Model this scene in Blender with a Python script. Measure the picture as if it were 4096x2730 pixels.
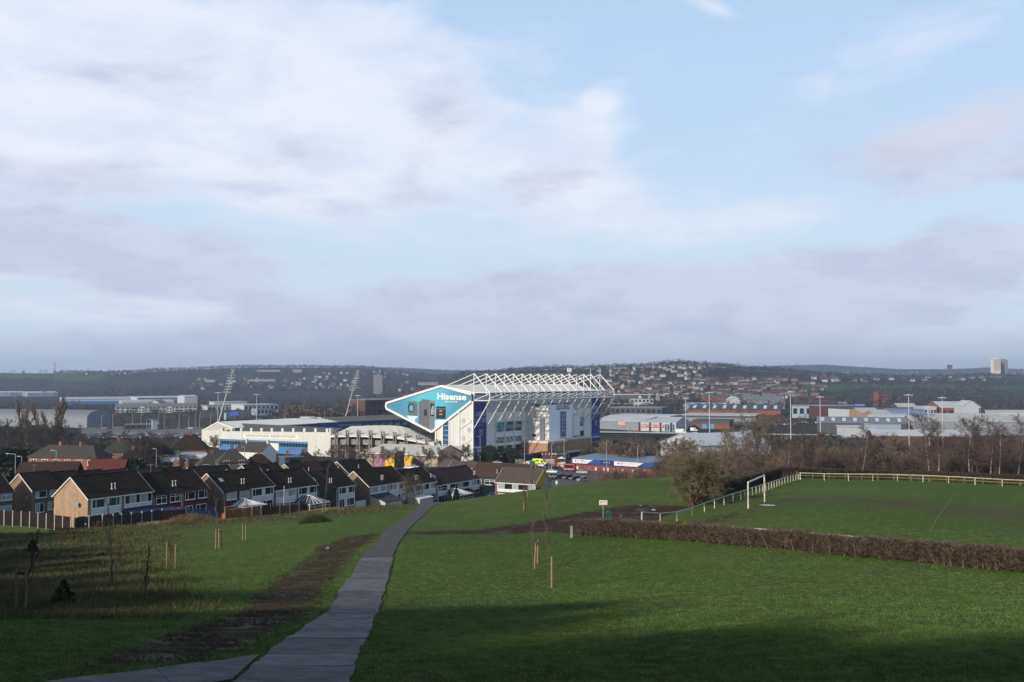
import bpy, bmesh, math, random
import numpy as np
from mathutils import Vector, Matrix
R = math.radians
sc = bpy.context.scene
for o in list(bpy.data.objects): bpy.data.objects.remove(o)
COL = sc.collection
# camera
F = 3900.0                      # focal length in photo pixels (4096 x 2730)
EYE = 43.0                      # eye height above the stadium ground (z = 0)
PITCH = math.atan(152.0 / F)
cam = bpy.data.cameras.new('camera')
cam.sensor_width = 36.0; cam.lens = 36.0 * F / 4096.0
cam.clip_start = 0.5; cam.clip_end = 60000
camo = bpy.data.objects.new('camera', cam); COL.objects.link(camo)
camo.location = (0, 0, EYE); camo.rotation_euler = (math.pi / 2 + PITCH, 0, 0)
sc.camera = camo
# sun, sky, exposure
SUN_EL = R(23.0)
SUN_H = Vector((-0.69, -0.724)).normalized()          # horizontal direction towards the sun
SUN = Vector((SUN_H.x * math.cos(SUN_EL), SUN_H.y * math.cos(SUN_EL), math.sin(SUN_EL)))
sl = bpy.data.lights.new('sun', 'SUN'); sl.energy = 5.0; sl.angle = R(1.6); sl.color = (1.0, 0.9, 0.76)
so = bpy.data.objects.new('sun', sl); COL.objects.link(so)
so.rotation_euler = SUN.to_track_quat('Z', 'Y').to_euler()
sc.view_settings.view_transform = 'Standard'; sc.view_settings.look = 'None'
sc.view_settings.exposure = 0.0; sc.view_settings.gamma = 1.0
sc.view_settings.use_curve_mapping = False
sc.render.engine = 'CYCLES'
sc.cycles.use_denoising = True
try: sc.cycles.denoiser = 'OPENIMAGEDENOISE'
except Exception: pass
sc.cycles.max_bounces = 5; sc.cycles.diffuse_bounces = 2; sc.cycles.glossy_bounces = 2
sc.cycles.transmission_bounces = 2; sc.cycles.transparent_max_bounces = 4; sc.cycles.volume_bounces = 0
sc.cycles.caustics_reflective = False; sc.cycles.caustics_refractive = False
class NT:
 def __init__(s, tree): s.t = tree; tree.nodes.clear()
 def n(s, typ, **kw):
  nd = s.t.nodes.new(typ)
  for k, v in kw.items():
   if k.startswith('i_'):
    key = k[2:]; key = int(key) if key.isdigit() else key.replace('_', ' ')
    s.put(nd.inputs[key], v)
   else: setattr(nd, k, v)
  return nd
 def put(s, sock, v):
  if hasattr(v, 'is_output') or isinstance(v, bpy.types.NodeSocket): s.t.links.new(v, sock)
  else: sock.default_value = v
 def math(s, op, a, b=None, c=None, clamp=False):
  nd = s.t.nodes.new('ShaderNodeMath'); nd.operation = op; nd.use_clamp = clamp
  for i, v in enumerate((a, b, c)):
   if v is not None: s.put(nd.inputs[i], v)
  return nd.outputs[0]
 def mix(s, f, a, b, mode='MIX'):
  nd = s.t.nodes.new('ShaderNodeMix'); nd.data_type = 'RGBA'; nd.blend_type = mode; nd.clamp_factor = True
  for i, v in ((0, f), (6, a), (7, b)):
   if isinstance(v, tuple) and len(v) == 3: v = v + (1,)
   s.put(nd.inputs[i], v)
  return nd.outputs[2]
 def noise(s, vec, scale, detail=4, rough=.55, dist=0.0, out=0):
  nd = s.n('ShaderNodeTexNoise', i_Scale=scale, i_Detail=detail, i_Roughness=rough, i_Distortion=dist)
  if vec is not None: s.put(nd.inputs['Vector'], vec)
  return nd.outputs[out]
 def ramp(s, v, lo, hi, a=0.0, b=1.0, smooth=True):
  nd = s.n('ShaderNodeMapRange', i_1=lo, i_2=hi, i_3=a, i_4=b)
  nd.interpolation_type = 'SMOOTHSTEP' if smooth else 'LINEAR'
  s.put(nd.inputs[0], v)
  return nd.outputs[0]
W = bpy.data.worlds.new('World'); sc.world = W; W.use_nodes = True
def build_sky():
 t = NT(W.node_tree)
 sky = t.n('ShaderNodeTexSky', sky_type='NISHITA', sun_disc=False)
 sky.sun_elevation = SUN_EL
 sky.sun_rotation = math.atan2(SUN_H.x, SUN_H.y)
 sky.altitude = 60; sky.air_density = 1.0; sky.dust_density = 1.5; sky.ozone_density = 1.4
 tc = t.n('ShaderNodeTexCoord').outputs['Generated']
 sep = t.n('ShaderNodeSeparateXYZ'); t.put(sep.inputs[0], tc)
 az = t.math('ARCTAN2', sep.outputs[0], sep.outputs[1])
 el = t.math('ARCSINE', sep.outputs[2])
 inv = t.math('DIVIDE', 1.0, t.math('ADD', t.math('MAXIMUM', sep.outputs[2], 0.0), .16))
 comb = t.n('ShaderNodeCombineXYZ'); t.put(comb.inputs[0], t.math('MULTIPLY', sep.outputs[0], inv)); t.put(comb.inputs[1], t.math('MULTIPLY', sep.outputs[1], inv))
 P = comb.outputs[0]
 c2 = t.n('ShaderNodeCombineXYZ'); t.put(c2.inputs[0], az); t.put(c2.inputs[1], t.math('MULTIPLY', el, 2.6))
 Q = c2.outputs[0]
 def amp(v, k): return t.math('MULTIPLY', t.math('SUBTRACT', v, .5), k)
 nA = t.noise(Q, 5.5, 9, .60, .25); nB = t.noise(Q, 17.0, 8, .60, .25); nC = t.noise(P, 3.2, 9, .60, .3); big = t.noise(P, .55, 3, .5)
 def blob(px, py, rx, ry, tilt=0.0):
  a0 = math.atan((px - 2048) / F); e0 = math.atan((1517 - py) / F)
  dx = t.math('SUBTRACT', az, a0); dy = t.math('SUBTRACT', el, e0)
  if tilt: dy = t.math('SUBTRACT', dy, t.math('MULTIPLY', dx, tilt))
  q = t.math('ADD', t.math('POWER', t.math('DIVIDE', dx, rx / F), 2.0), t.math('POWER', t.math('DIVIDE', dy, ry / F), 2.0))
  return t.math('EXPONENT', t.math('MULTIPLY', q, -1.0))
 def wsum(lst):
  acc = None
  for w, b in lst:
   v = t.math('MULTIPLY', b, w)
   acc = v if acc is None else t.math('ADD', acc, v)
  return acc
 rag = t.math('ADD', t.math('ADD', amp(nA, 2.6), amp(nB, 1.0)), amp(nC, 1.3))
 white = wsum([(1.0, blob(1050, 350, 900, 330, .12)), (.85, blob(100, 350, 700, 420)), (.7, blob(1550, 700, 620, 260, .12)), (.6, blob(2450, 860, 360, 180)),
     (.55, blob(2330, 560, 220, 180, .6)), (.75, blob(2395, 400, 60, 40)), (.5, blob(2830, 20, 160, 40, -.5)), (.5, blob(1100, 820, 140, 40)), (.7, blob(250, 1110, 520, 50)), (.5, blob(3100, 900, 420, 110, .2)),
     (.6, blob(700, 1260, 900, 70)), (.4, blob(3700, 1330, 800, 40)), (.5, blob(-900, 700, 900, 700)), (.35, blob(3600, 300, 500, 120, .35))])
 white = t.math('ADD', white, amp(big, .9))
 wm = t.ramp(t.math('ADD', white, t.math('MULTIPLY', rag, .46)), .12, .80)
 grey = wsum([(1.1, blob(620, 1060, 560, 120, -.03)), (.85, blob(150, 1010, 460, 150)), (.85, blob(300, 760, 420, 80)), (1.0, blob(2450, 1190, 1000, 150, .03)), (1.0, blob(3300, 1200, 800, 150, .05)), (.95, blob(3850, 1060, 420, 100, .22)),
     (.9, blob(1650, 1280, 800, 110, .08)), (1.0, blob(3850, 600, 460, 150, .22)), (.7, blob(3980, 780, 420, 70, .2)), (.6, blob(2180, 720, 260, 80, .2)), (.55, blob(1150, 640, 260, 90, .3)), (.55, blob(1750, 500, 220, 240, .5)),
     (.85, blob(2300, 1400, 2800, 85)), (.5, blob(500, 380, 450, 110, .2)), (.4, blob(1500, 800, 500, 60, .1)), (.6, blob(800, 1180, 300, 40))])
 gm = t.ramp(t.math('ADD', grey, t.math('MULTIPLY', rag, .50)), .22, .92)
 sky_s = t.mix(1.0, sky.outputs[0], (0.10, 0.10, 0.10), 'MULTIPLY')
 low = t.mix(t.ramp(el, R(3), R(20)), (.73, .87, 1.0), (.55, .745, 1.02))
 clear = t.mix(t.ramp(el, R(16), R(60), .86, .10), sky_s, low)
 shade = t.mix(t.ramp(nC, .35, .7), (.89, .92, 1.0), (.74, .805, .955))
 c1 = t.mix(t.math('MULTIPLY', wm, .90), clear, shade)
 gcol = t.mix(t.ramp(t.math('ADD', nA, amp(nB, .5)), .38, .66), (.69, .725, .865), (.565, .605, .765))
 warm = t.mix(t.math('MULTIPLY', blob(3900, 560, 420, 110, .22), .7), gcol, (.76, .73, .81))
 c2_ = t.mix(t.math('MULTIPLY', gm, .86), c1, warm)
 hz = t.ramp(el, R(0.0), R(3.2), .60, 0.0)
 c3 = t.mix(hz, c2_, (.68, .70, .785))
 top = t.ramp(el, R(25), R(75), 1.0, .45)
 c3 = t.mix(1.0, c3, t.n('ShaderNodeCombineColor', i_0=top, i_1=top, i_2=top).outputs[0], 'MULTIPLY')
 bg = t.n('ShaderNodeBackground', i_Strength=1.0); t.put(bg.inputs[0], c3)
 out = t.n('ShaderNodeOutputWorld'); t.put(out.inputs[0], bg.outputs[0])
build_sky()
# picture geometry helpers
CP, SP = math.cos(PITCH), math.sin(PITCH)
def ray(px, py):
 X = (px - 2048.0) / F; Z = (1365.0 - py) / F
 return Vector((X, CP - Z * SP, SP + Z * CP))
def at(px, py, d):
 r = ray(px, py); k = d / r.y
 return Vector((r.x * k, d, EYE + r.z * k))
def lerp(a, b, t): return a + (b - a) * t
def z1(X, Y): return X / 2.0906, 1400 + Y / 2.0906
def z2(X, Y): return 750 + X / 2.0906, 1400 + Y / 2.0906
def z3(X, Y): return 1500 + X / 3.484, 1430 + Y / 3.484
def z4(X, Y): return 1850 + X / 3.485, 1430 + Y / 3.485
def z5(X, Y): return 2450 + X / 2.24, 1400 + Y / 2.24
def z6(X, Y): return 3250 + X / 2.091, 1400 + Y / 2.091
def z7(X, Y): return X / 3.92, 1750 + Y / 3.92
def z8(X, Y): return 400 + X / 4.48, 1780 + Y / 4.48
def z9(X, Y): return 800 + X / 4.48, 1780 + Y / 4.48
def z10(X, Y): return 1200 + X / 5.227, 1780 + Y / 5.227
def z11(X, Y): return 1600 + X / 5.229, 1820 + Y / 5.229
def z12(X, Y): return 1980 + X / 6.723, 1780 + Y / 6.723
# scene helpers
def wloc(o):
 v = Vector((0, 0, 0))
 while o is not None: v = v + o.location; o = o.parent
 return v
def props(o, label=None, cat=None, group=None, kind=None):
 if label: o['label'] = label
 if cat: o['category'] = cat
 if group: o['group'] = group
 if kind: o['kind'] = kind
 return o
def thing(name, label, cat, loc=(0, 0, 0), rz=0.0, group=None):
 o = bpy.data.objects.new(name, None); COL.objects.link(o)
 o.location = loc; o.rotation_euler = (0, 0, rz); o.empty_display_size = .2
 return props(o, label, cat, group)
def link(name, me, parent=None):
 o = bpy.data.objects.new(name, me); COL.objects.link(o)
 if parent is not None: o.parent = parent
 return o
def kids(o): return [c for c in COL.objects if c.parent == o]
CHILD = {}
def copy_tree(root, loc, rz, label=None, group=None, scale=None):
 r = root.copy(); COL.objects.link(r); r.location = loc; r.rotation_euler = (0, 0, rz)
 if scale: r.scale = (scale,) * 3
 if label: r['label'] = label
 if group: r['group'] = group
 for ch in root.children:
  c = ch.copy(); COL.objects.link(c); c.parent = r
  for g in ch.children:
   d = g.copy(); COL.objects.link(d); d.parent = c
 return r
class MB:
 def __init__(s): s.v = []; s.f = []; s.m = []
 def add(s, vs, fs, m=0):
  b = len(s.v); s.v += [tuple(p) for p in vs]
  for f in fs: s.f.append(tuple(b + i for i in f)); s.m.append(m)
  return s
 def box(s, x0, x1, y0, y1, z0, z1, m=0):
  return s.add([(x0,y0,z0),(x1,y0,z0),(x1,y1,z0),(x0,y1,z0),(x0,y0,z1),(x1,y0,z1),(x1,y1,z1),(x0,y1,z1)],
      [(0,3,2,1),(4,5,6,7),(0,1,5,4),(1,2,6,5),(2,3,7,6),(3,0,4,7)], m)
 def bar(s, p, q, w, h, m=0, up=(0, 0, 1)):
  p = Vector(p); q = Vector(q); d = (q - p).normalized(); up = Vector(up)
  if abs(d.dot(up)) > .98: up = Vector((1, 0, 0))
  a = d.cross(up).normalized() * (w / 2); b = a.cross(d).normalized() * (h / 2)
  return s.add([p-a-b,p+a-b,p+a+b,p-a+b,q-a-b,q+a-b,q+a+b,q-a+b],
      [(0,3,2,1),(4,5,6,7),(0,1,5,4),(1,2,6,5),(2,3,7,6),(3,0,4,7)], m)
 def tube(s, p, q, r0, r1=None, n=8, m=0, cap=True):
  p = Vector(p); q = Vector(q); r1 = r0 if r1 is None else r1
  d = (q - p).normalized(); up = Vector((0, 0, 1)) if abs(d.z) < .95 else Vector((1, 0, 0))
  a = d.cross(up).normalized(); b = a.cross(d)
  vs = []
  for c, r in ((p, r0), (q, r1)):
   for i in range(n):
    t = 2 * math.pi * i / n; vs.append(c + a * (r * math.cos(t)) + b * (r * math.sin(t)))
  fs = [(i, (i + 1) % n, n + (i + 1) % n, n + i) for i in range(n)]
  if cap: fs += [tuple(range(n - 1, -1, -1)), tuple(range(n, 2 * n))]
  return s.add(vs, fs, m)
 def prism(s, poly, ext, m=0):
  n = len(poly); ext = Vector(ext)
  vs = [Vector(p) for p in poly] + [Vector(p) + ext for p in poly]
  fs = [tuple(range(n - 1, -1, -1)), tuple(range(n, 2 * n))] + [(i, (i + 1) % n, n + (i + 1) % n, n + i) for i in range(n)]
  return s.add(vs, fs, m)
 def quad(s, a, b, c, d, m=0): return s.add([a, b, c, d], [(0, 1, 2, 3)], m)
 def poly(s, pts, m=0): return s.add(pts, [tuple(range(len(pts)))], m)
 def lathe(s, base, prof, n=12, m=0):
  base = Vector(base); vs = []; fs = []
  for (r, z) in prof:
   for i in range(n):
    t = 2 * math.pi * i / n; vs.append(base + Vector((r * math.cos(t), r * math.sin(t), z)))
  for k in range(len(prof) - 1):
   for i in range(n): fs.append((k*n+i, k*n+(i+1)%n, (k+1)*n+(i+1)%n, (k+1)*n+i))
  fs.append(tuple(range(n - 1, -1, -1))); fs.append(tuple(range((len(prof)-1)*n, len(prof)*n)))
  return s.add(vs, fs, m)
 def mesh(s, name, mats, off=Vector((0, 0, 0)), smooth=False):
  me = bpy.data.meshes.new(name)
  me.from_pydata([(x - off.x, y - off.y, z - off.z) for x, y, z in s.v], [], s.f)
  if not isinstance(mats, (list, tuple)): mats = [mats]
  for m in mats: me.materials.append(m)
  me.polygons.foreach_set('material_index', s.m)
  bm = bmesh.new(); bm.from_mesh(me); bmesh.ops.recalc_face_normals(bm, faces=bm.faces); bm.to_mesh(me); bm.free()
  if smooth: me.polygons.foreach_set('use_smooth', [True] * len(me.polygons))
  me.update(); return me
 def build(s, name, mats, parent=None, smooth=False):
  off = wloc(parent) if parent is not None else Vector((0, 0, 0))
  return link(name, s.mesh(name, mats, off, smooth), parent)
def np_mesh(name, V, Fc, mat, mi=None, smooth=False):
 V = np.asarray(V, np.float32); Fc = np.asarray(Fc, np.int32)
 me = bpy.data.meshes.new(name); m, k = Fc.shape
 me.vertices.add(len(V)); me.vertices.foreach_set('co', V.ravel())
 me.loops.add(m * k); me.loops.foreach_set('vertex_index', Fc.ravel())
 me.polygons.add(m); me.polygons.foreach_set('loop_start', np.arange(m, dtype=np.int32) * k)
 me.polygons.foreach_set('loop_total', np.full(m, k, np.int32))
 for q in (mat if isinstance(mat, (list, tuple)) else [mat]): me.materials.append(q)
 if mi is not None: me.polygons.foreach_set('material_index', np.asarray(mi, np.int32))
 if smooth: me.polygons.foreach_set('use_smooth', np.ones(m, bool))
 me.update(calc_edges=True); me.validate()
 return me
def segs_np(P0, P1, R0, R1, n=3):
 P0 = np.asarray(P0, float); P1 = np.asarray(P1, float); R0 = np.asarray(R0, float); R1 = np.asarray(R1, float)
 D = P1 - P0; L = np.linalg.norm(D, axis=1, keepdims=True); D = D / np.maximum(L, 1e-6)
 up = np.where(np.abs(D[:, 2:3]) < .9, np.array([[0, 0, 1.]]), np.array([[1., 0, 0]]))
 A = np.cross(D, up); A /= np.maximum(np.linalg.norm(A, axis=1, keepdims=True), 1e-6); B = np.cross(A, D)
 k = len(P0); ang = np.arange(n) * 2 * math.pi / n
 ring = A[:, None, :] * np.cos(ang)[None, :, None] + B[:, None, :] * np.sin(ang)[None, :, None]
 V = np.concatenate([P0[:, None] + ring * R0[:, None, None], P1[:, None] + ring * R1[:, None, None]], 1).reshape(-1, 3)
 base = (np.arange(k) * 2 * n)[:, None, None]
 i = np.arange(n); q = np.stack([i, (i + 1) % n, n + (i + 1) % n, n + i], 1)[None]
 return V, (base + q).reshape(-1, 4)
# materials
MATS = {}
def M(name, col, rough=.75, var=.12, scale=3.0, bump=0.0, bscale=None, metal=0.0, spec=.3, col2=None, world=False, detail=5):
 if name in MATS: return MATS[name]
 m = bpy.data.materials.new(name); m.use_nodes = True; t = NT(m.node_tree)
 if world: vec = t.n('ShaderNodeNewGeometry').outputs['Position']
 else: vec = t.n('ShaderNodeTexCoord').outputs['Object']
 b = t.n('ShaderNodeBsdfPrincipled', i_Roughness=rough, i_Metallic=metal)
 b.inputs['Specular IOR Level'].default_value = spec
 c = tuple(col) + (1,)
 if var or col2:
  n = t.noise(vec, scale, detail, .6)
  if col2: cc = t.mix(t.ramp(n, .35, .65), c, tuple(col2) + (1,))
  else:
   k = t.ramp(n, .25, .75, 1 - var, 1 + var, False)
   cc = t.mix(1.0, c, t.n('ShaderNodeCombineColor', i_0=k, i_1=k, i_2=k).outputs[0], 'MULTIPLY')
  t.put(b.inputs['Base Color'], cc)
 else: b.inputs['Base Color'].default_value = c
 if bump:
  bn = t.n('ShaderNodeBump', i_Strength=bump, i_Distance=.05); t.put(bn.inputs['Height'], t.noise(vec, bscale or scale * 4, 5, .6))
  t.put(b.inputs['Normal'], bn.outputs[0])
 o = t.n('ShaderNodeOutputMaterial'); t.put(o.inputs[0], b.outputs[0])
 MATS[name] = m; return m
def M_brick(name, c1, c2, mortar, s=1.0):
 if name in MATS: return MATS[name]
 m = bpy.data.materials.new(name); m.use_nodes = True; t = NT(m.node_tree)
 tc = t.n('ShaderNodeTexCoord').outputs['Object']; sp = t.n('ShaderNodeSeparateXYZ'); t.put(sp.inputs[0], tc)
 cb = t.n('ShaderNodeCombineXYZ'); t.put(cb.inputs[0], t.math('ADD', sp.outputs[0], sp.outputs[1])); t.put(cb.inputs[1], sp.outputs[2])
 br = t.n('ShaderNodeTexBrick', i_Scale=1.0, i_Color1=c1 + (1,), i_Color2=c2 + (1,), i_Mortar=mortar + (1,))
 br.inputs['Mortar Size'].default_value = .012 * s; br.inputs['Brick Width'].default_value = .225 * s; br.inputs['Row Height'].default_value = .075 * s
 t.put(br.inputs['Vector'], cb.outputs[0])
 n = t.noise(tc, .9, 6, .65); k = t.ramp(n, .3, .7, .75, 1.2, False)
 n2 = t.noise(tc, 6.0, 3, .6); k2 = t.ramp(n2, .35, .65, .8, 1.15, False); k = t.math('MULTIPLY', k, k2)
 c = t.mix(1.0, br.outputs[0], t.n('ShaderNodeCombineColor', i_0=k, i_1=k, i_2=k).outputs[0], 'MULTIPLY')
 b = t.n('ShaderNodeBsdfPrincipled', i_Roughness=.85); t.put(b.inputs['Base Color'], c); b.inputs['Specular IOR Level'].default_value = .15
 o = t.n('ShaderNodeOutputMaterial'); t.put(o.inputs[0], b.outputs[0]); MATS[name] = m; return m
def M_clad(name, col, pitch=.9, axis='h', depth=.35, rough=.55, var=.06, line=.86):
 if name in MATS: return MATS[name]
 m = bpy.data.materials.new(name); m.use_nodes = True; t = NT(m.node_tree)
 tc = t.n('ShaderNodeTexCoord').outputs['Object']; sp = t.n('ShaderNodeSeparateXYZ'); t.put(sp.inputs[0], tc)
 v = sp.outputs[2] if axis == 'h' else t.math('ADD', t.math('MULTIPLY', sp.outputs[0], .8), t.math('MULTIPLY', sp.outputs[1], .6))
 fr = t.math('FRACT', t.math('DIVIDE', v, pitch))
 ln = t.ramp(t.math('ABSOLUTE', t.math('SUBTRACT', fr, .5)), .40, .5, 1.0, line)
 n = t.noise(tc, .25, 6, .6); k = t.math('MULTIPLY', t.ramp(n, .25, .75, 1 - var, 1 + var, False), ln)
 cb = t.n('ShaderNodeCombineXYZ'); t.put(cb.inputs[0], t.math('ADD', sp.outputs[0], sp.outputs[1])); t.put(cb.inputs[1], t.math('MULTIPLY', sp.outputs[2], .06))
 k = t.math('MULTIPLY', k, t.ramp(t.noise(cb.outputs[0], 1.3, 4, .6), .35, .75, 1.0, .90))
 c = t.mix(1.0, tuple(col) + (1,), t.n('ShaderNodeCombineColor', i_0=k, i_1=k, i_2=k).outputs[0], 'MULTIPLY')
 b = t.n('ShaderNodeBsdfPrincipled', i_Roughness=rough); t.put(b.inputs['Base Color'], c); b.inputs['Specular IOR Level'].default_value = .3
 bn = t.n('ShaderNodeBump', i_Strength=depth, i_Distance=.08); t.put(bn.inputs['Height'], ln); t.put(b.inputs['Normal'], bn.outputs[0])
 o = t.n('ShaderNodeOutputMaterial'); t.put(o.inputs[0], b.outputs[0]); MATS[name] = m; return m
# lettering
def text_mesh(s, name, mat, O, U, V, w, h, off=Vector((0, 0, 0)), slant=0.0, bold=0.0):
 cu = bpy.data.curves.new(name, 'FONT'); cu.body = s; cu.size = 1.0; cu.resolution_u = 2; cu.offset = bold
 tmp = bpy.data.objects.new('lettering_source', cu); COL.objects.link(tmp)
 dg = bpy.context.evaluated_depsgraph_get(); me = bpy.data.meshes.new_from_object(tmp.evaluated_get(dg))
 bpy.data.objects.remove(tmp); bpy.data.curves.remove(cu)
 n = len(me.vertices); co = np.zeros(n * 3, np.float32); me.vertices.foreach_get('co', co); co = co.reshape(-1, 3)
 lo, hi = co.min(0), co.max(0); q = (co[:, :2] - lo[:2]) / np.maximum(hi[:2] - lo[:2], 1e-6)
 Oa, Ua, Va = (np.array(x) for x in (O, U, V))
 P = Oa[None] + (q[:, :1] * w + q[:, 1:2] * h * slant) * Ua[None] + q[:, 1:2] * h * Va[None] - np.array(off)[None]
 me.vertices.foreach_set('co', P.astype(np.float32).ravel()); me.materials.clear(); me.materials.append(mat); me.name = name
 me.polygons.foreach_set('material_index', np.zeros(len(me.polygons), np.int32))
 me.update(); return me
def lettering(parent, s, mat, O, U, V, w, h, slant=0.0, bold=0.0, name='lettering'):
 return link(name, text_mesh(s, name, mat, O, U, V, w, h, wloc(parent), slant, bold), parent)
# terrain
GU = Vector((.493, .87)).normalized(); GV = Vector((-GU.y, GU.x))    # street grid of the housing estate
ROW1 = Vector((-67.1, 155.0))                                        # front wall line of the first terrace row
def row1(t, s=0.0): return ROW1 + GU * t + GV * s
def zrow1(t): return float(np.interp(t, [-40, 0, 12.6, 28.6, 41.8, 66.9, 71.6, 85.6, 98.3, 119, 140], [20.0, 19.2, 18.5, 17.4, 16.4, 14.6, 14.2, 13.0, 12.2, 11.4, 11.0]))
CTRL = []
def cpx(px, py, d, dz=0.0):
 p = at(px, py, d); CTRL.append((p.x, p.y, p.z + dz))
for a in [(-700,2730,14),(0,2730,14.5),(870,2730,15.6),(2000,2730,16.2),(3000,2730,16),(4096,2730,15),(4900,2730,14.5),
   (0,2400,38),(560,2400,37),(1100,2358,42),(2195,2358,45),(3000,2400,38),(4096,2430,33),(4900,2460,31),(-900,2430,36),
   (0,2250,70),(700,2240,66),(1480,2130,82),(900,2160,88),(2060,2250,60),(2340,2140,80),(3200,2205,63),(4096,2294,52),(4900,2370,45),(-900,2270,68),
   (2560,2085,86),(2665,2094,88),(2993,2035,90),(3067,2006,97),(3500,2080,80),(4096,2150,72),(4900,2180,68),(2780,2018,101),(3600,1990,110),(4096,2010,108),(4900,2020,106),
   (3190,1921,145),(3600,1928,141),(4096,1952,136),(4900,1975,132),(3120,1907,150),(2950,1940,130),
   (3000,1900,152),(2700,1908,150),(2450,1921,148),(2200,1955,140),(2000,1979,138),(1900,1993,138),(1770,2009,136),(2300,2000,112),(1800,2050,112),
   (1550,2030,120),(1200,2055,118),(900,2085,114),(650,2096,114),(450,2110,112),(250,2128,112),(0,2142,110),(-900,2200,105),(1300,2100,95)]:
 cpx(*a)
for t in (-60, -30, 0, 20, 45, 70, 95, 120):
 for s in (0, 9): p = row1(t, s); CTRL.append((p.x, p.y, zrow1(t) + .1))
 p = row1(t, -9); CTRL.append((p.x, p.y, zrow1(t) + .5))
 p = row1(t, 47 ); CTRL.append((p.x, p.y, max(zrow1(t) - 4.0, 9)))
 p = row1(t, 80); CTRL.append((p.x, p.y, 8 - t * .02))
for (px, py, d, dz) in [(2150,1990,246,0),(2230,1985,250,0),(2267,1921,335,0),(2210,1897,378,0),(2330,1899,378,0),(2160,1864,405,0),(2450,1945,330,0),(2600,1940,300,0)]: cpx(px, py, d, dz)
for (x, y, z) in [(0,-1,41.3),(-40,-20,44),(40,-20,44),(0,-70,49),(-100,-40,47),(100,-40,46),(-60,30,39),(60,30,34.5),(-90,60,32),(110,70,27),
     (60,190,22),(100,200,21),(150,190,22),(60,240,13),(120,260,10),(60,300,8),(200,260,12),(-22,480,1.5),(40,440,3.5),(60,480,2),(120,420,3),(-100,440,3),(-180,420,5),(-220,300,12),(-140,320,9),(-60,360,7),
     (-20,300,10),(-90,520,1),(80,560,0),(-200,600,0),(0,650,0),(200,600,0),(-400,600,1),(400,600,0),(300,420,2),(-300,900,0),(300,900,0),(0,1000,0),(-600,1000,0),(600,1000,0),(-900,1500,0),(900,1500,0),(0,1500,0),(0,3000,0),(-2500,3000,0),(2500,3000,0),(-6000,9000,0),(0,9000,0),(6000,9000,0)]:
 CTRL.append((x, y, z))
CTRL = np.array(CTRL)
def wcoord(x, y):
 yy = np.maximum(y, -75.0) + 95.0
 return np.stack([x / yy * 1.6, np.log(yy) * 1.0], -1)
def _tps(r): return np.where(r > 1e-9, r * r * np.log(np.maximum(r, 1e-9)), 0.0)
_C = wcoord(CTRL[:, 0], CTRL[:, 1]); _n = len(_C)
_K = _tps(np.linalg.norm(_C[:, None] - _C[None], axis=-1)) + np.eye(_n) * 2e-5
_P = np.concatenate([np.ones((_n, 1)), _C], 1)
_A = np.block([[_K, _P], [_P.T, np.zeros((3, 3))]])
_W = np.linalg.solve(_A, np.concatenate([CTRL[:, 2], np.zeros(3)]))
def _tps_eval(x, y):
 q = wcoord(x, y); out = np.empty(len(x))
 for i in range(0, len(x), 20000):
  s = q[i:i + 20000]
  out[i:i + 20000] = _tps(np.linalg.norm(s[:, None] - _C[None], axis=-1)) @ _W[:_n] + _W[_n] + s @ _W[_n + 1:]
 return out
HILL = np.array([(-1500,1468,3300,2450),(0,1480,3300,2450),(200,1484,3300,2450),(420,1484,3400,2350),(560,1483,3700,2150),(760,1474,3900,2100),(980,1466,4100,2100),(1300,1466,4100,2200),(1480,1470,4100,2200),(1600,1484,4000,2300),(1720,1500,3800,2300),
     (1800,1500,3000,2000),(1900,1486,2700,1800),(2050,1472,2600,1700),(2250,1463,2500,1550),(2450,1463,2450,1450),(2600,1458,2450,1350),(2740,1452,2450,1300),(2900,1462,2500,1300),(3000,1474,2700,1350),(3200,1482,2600,1400),(3400,1500,2600,1500),(3700,1500,3000,1700),(4100,1500,3200,1700),(5600,1495,3200,1700)], float)
FAR = np.array([(-1500,1488),(0,1490),(500,1490),(900,1490),(1450,1466),(1600,1468),(1800,1478),(2000,1480),(2600,1480),(3000,1464),(3150,1459),(3300,1456),(3420,1464),(3600,1474),(3800,1474),(3950,1468),(4096,1474),(5600,1480)], float)
def smooth(t): t = np.clip(t, 0, 1); return t * t * (3 - 2 * t)
def vnoise(x, y, s, seed=0):
 r = np.random.RandomState(seed); o = np.zeros_like(x, float)
 for i in range(6):
  a = r.uniform(0, 6.28); f = s * r.uniform(.6, 1.7); o += np.sin((x * math.cos(a) + y * math.sin(a)) * f + r.uniform(0, 6.28))
 return o / 6
def gz_np(x, y):
 x = np.asarray(x, float); y = np.asarray(y, float); sh = x.shape; x = x.ravel(); y = y.ravel()
 z = _tps_eval(x, y)
 d = np.maximum(y, 1.0); flat = smooth((d - 430) / 150.0)
 z = z * (1 - flat)
 px = 2048 + F * x / d
 yr = np.interp(px, HILL[:, 0], HILL[:, 1]); dr = np.interp(px, HILL[:, 0], HILL[:, 2]); df = np.interp(px, HILL[:, 0], HILL[:, 3])
 zr = EYE + (1517 - yr) / F * dr - 9
 h = zr * smooth((d - df) / (dr - df)) * np.where(d > dr, np.maximum(1 - (d - dr) / 2600.0, .35), 1.0)
 h = h * (1 + .10 * vnoise(x, y, .004, 3) * smooth((d - df) / 400) * (d < dr))
 yf = np.interp(px, FAR[:, 0], FAR[:, 1]); zf = (EYE + (1517 - yf) / F * 7800 - 8) * smooth((d - 4300) / 3500)
 zz = z + np.where(d > 1000, np.maximum(h, zf), 0.0)
 near = (y < 420)
 zz = zz + near * (.05 * vnoise(x, y, .55, 5) + .02 * vnoise(x, y, 2.4, 8) + .01 * vnoise(x, y, 6.0, 9)) * np.clip((y + 90) / 40, 0, 1)
 return zz.reshape(sh)
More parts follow.
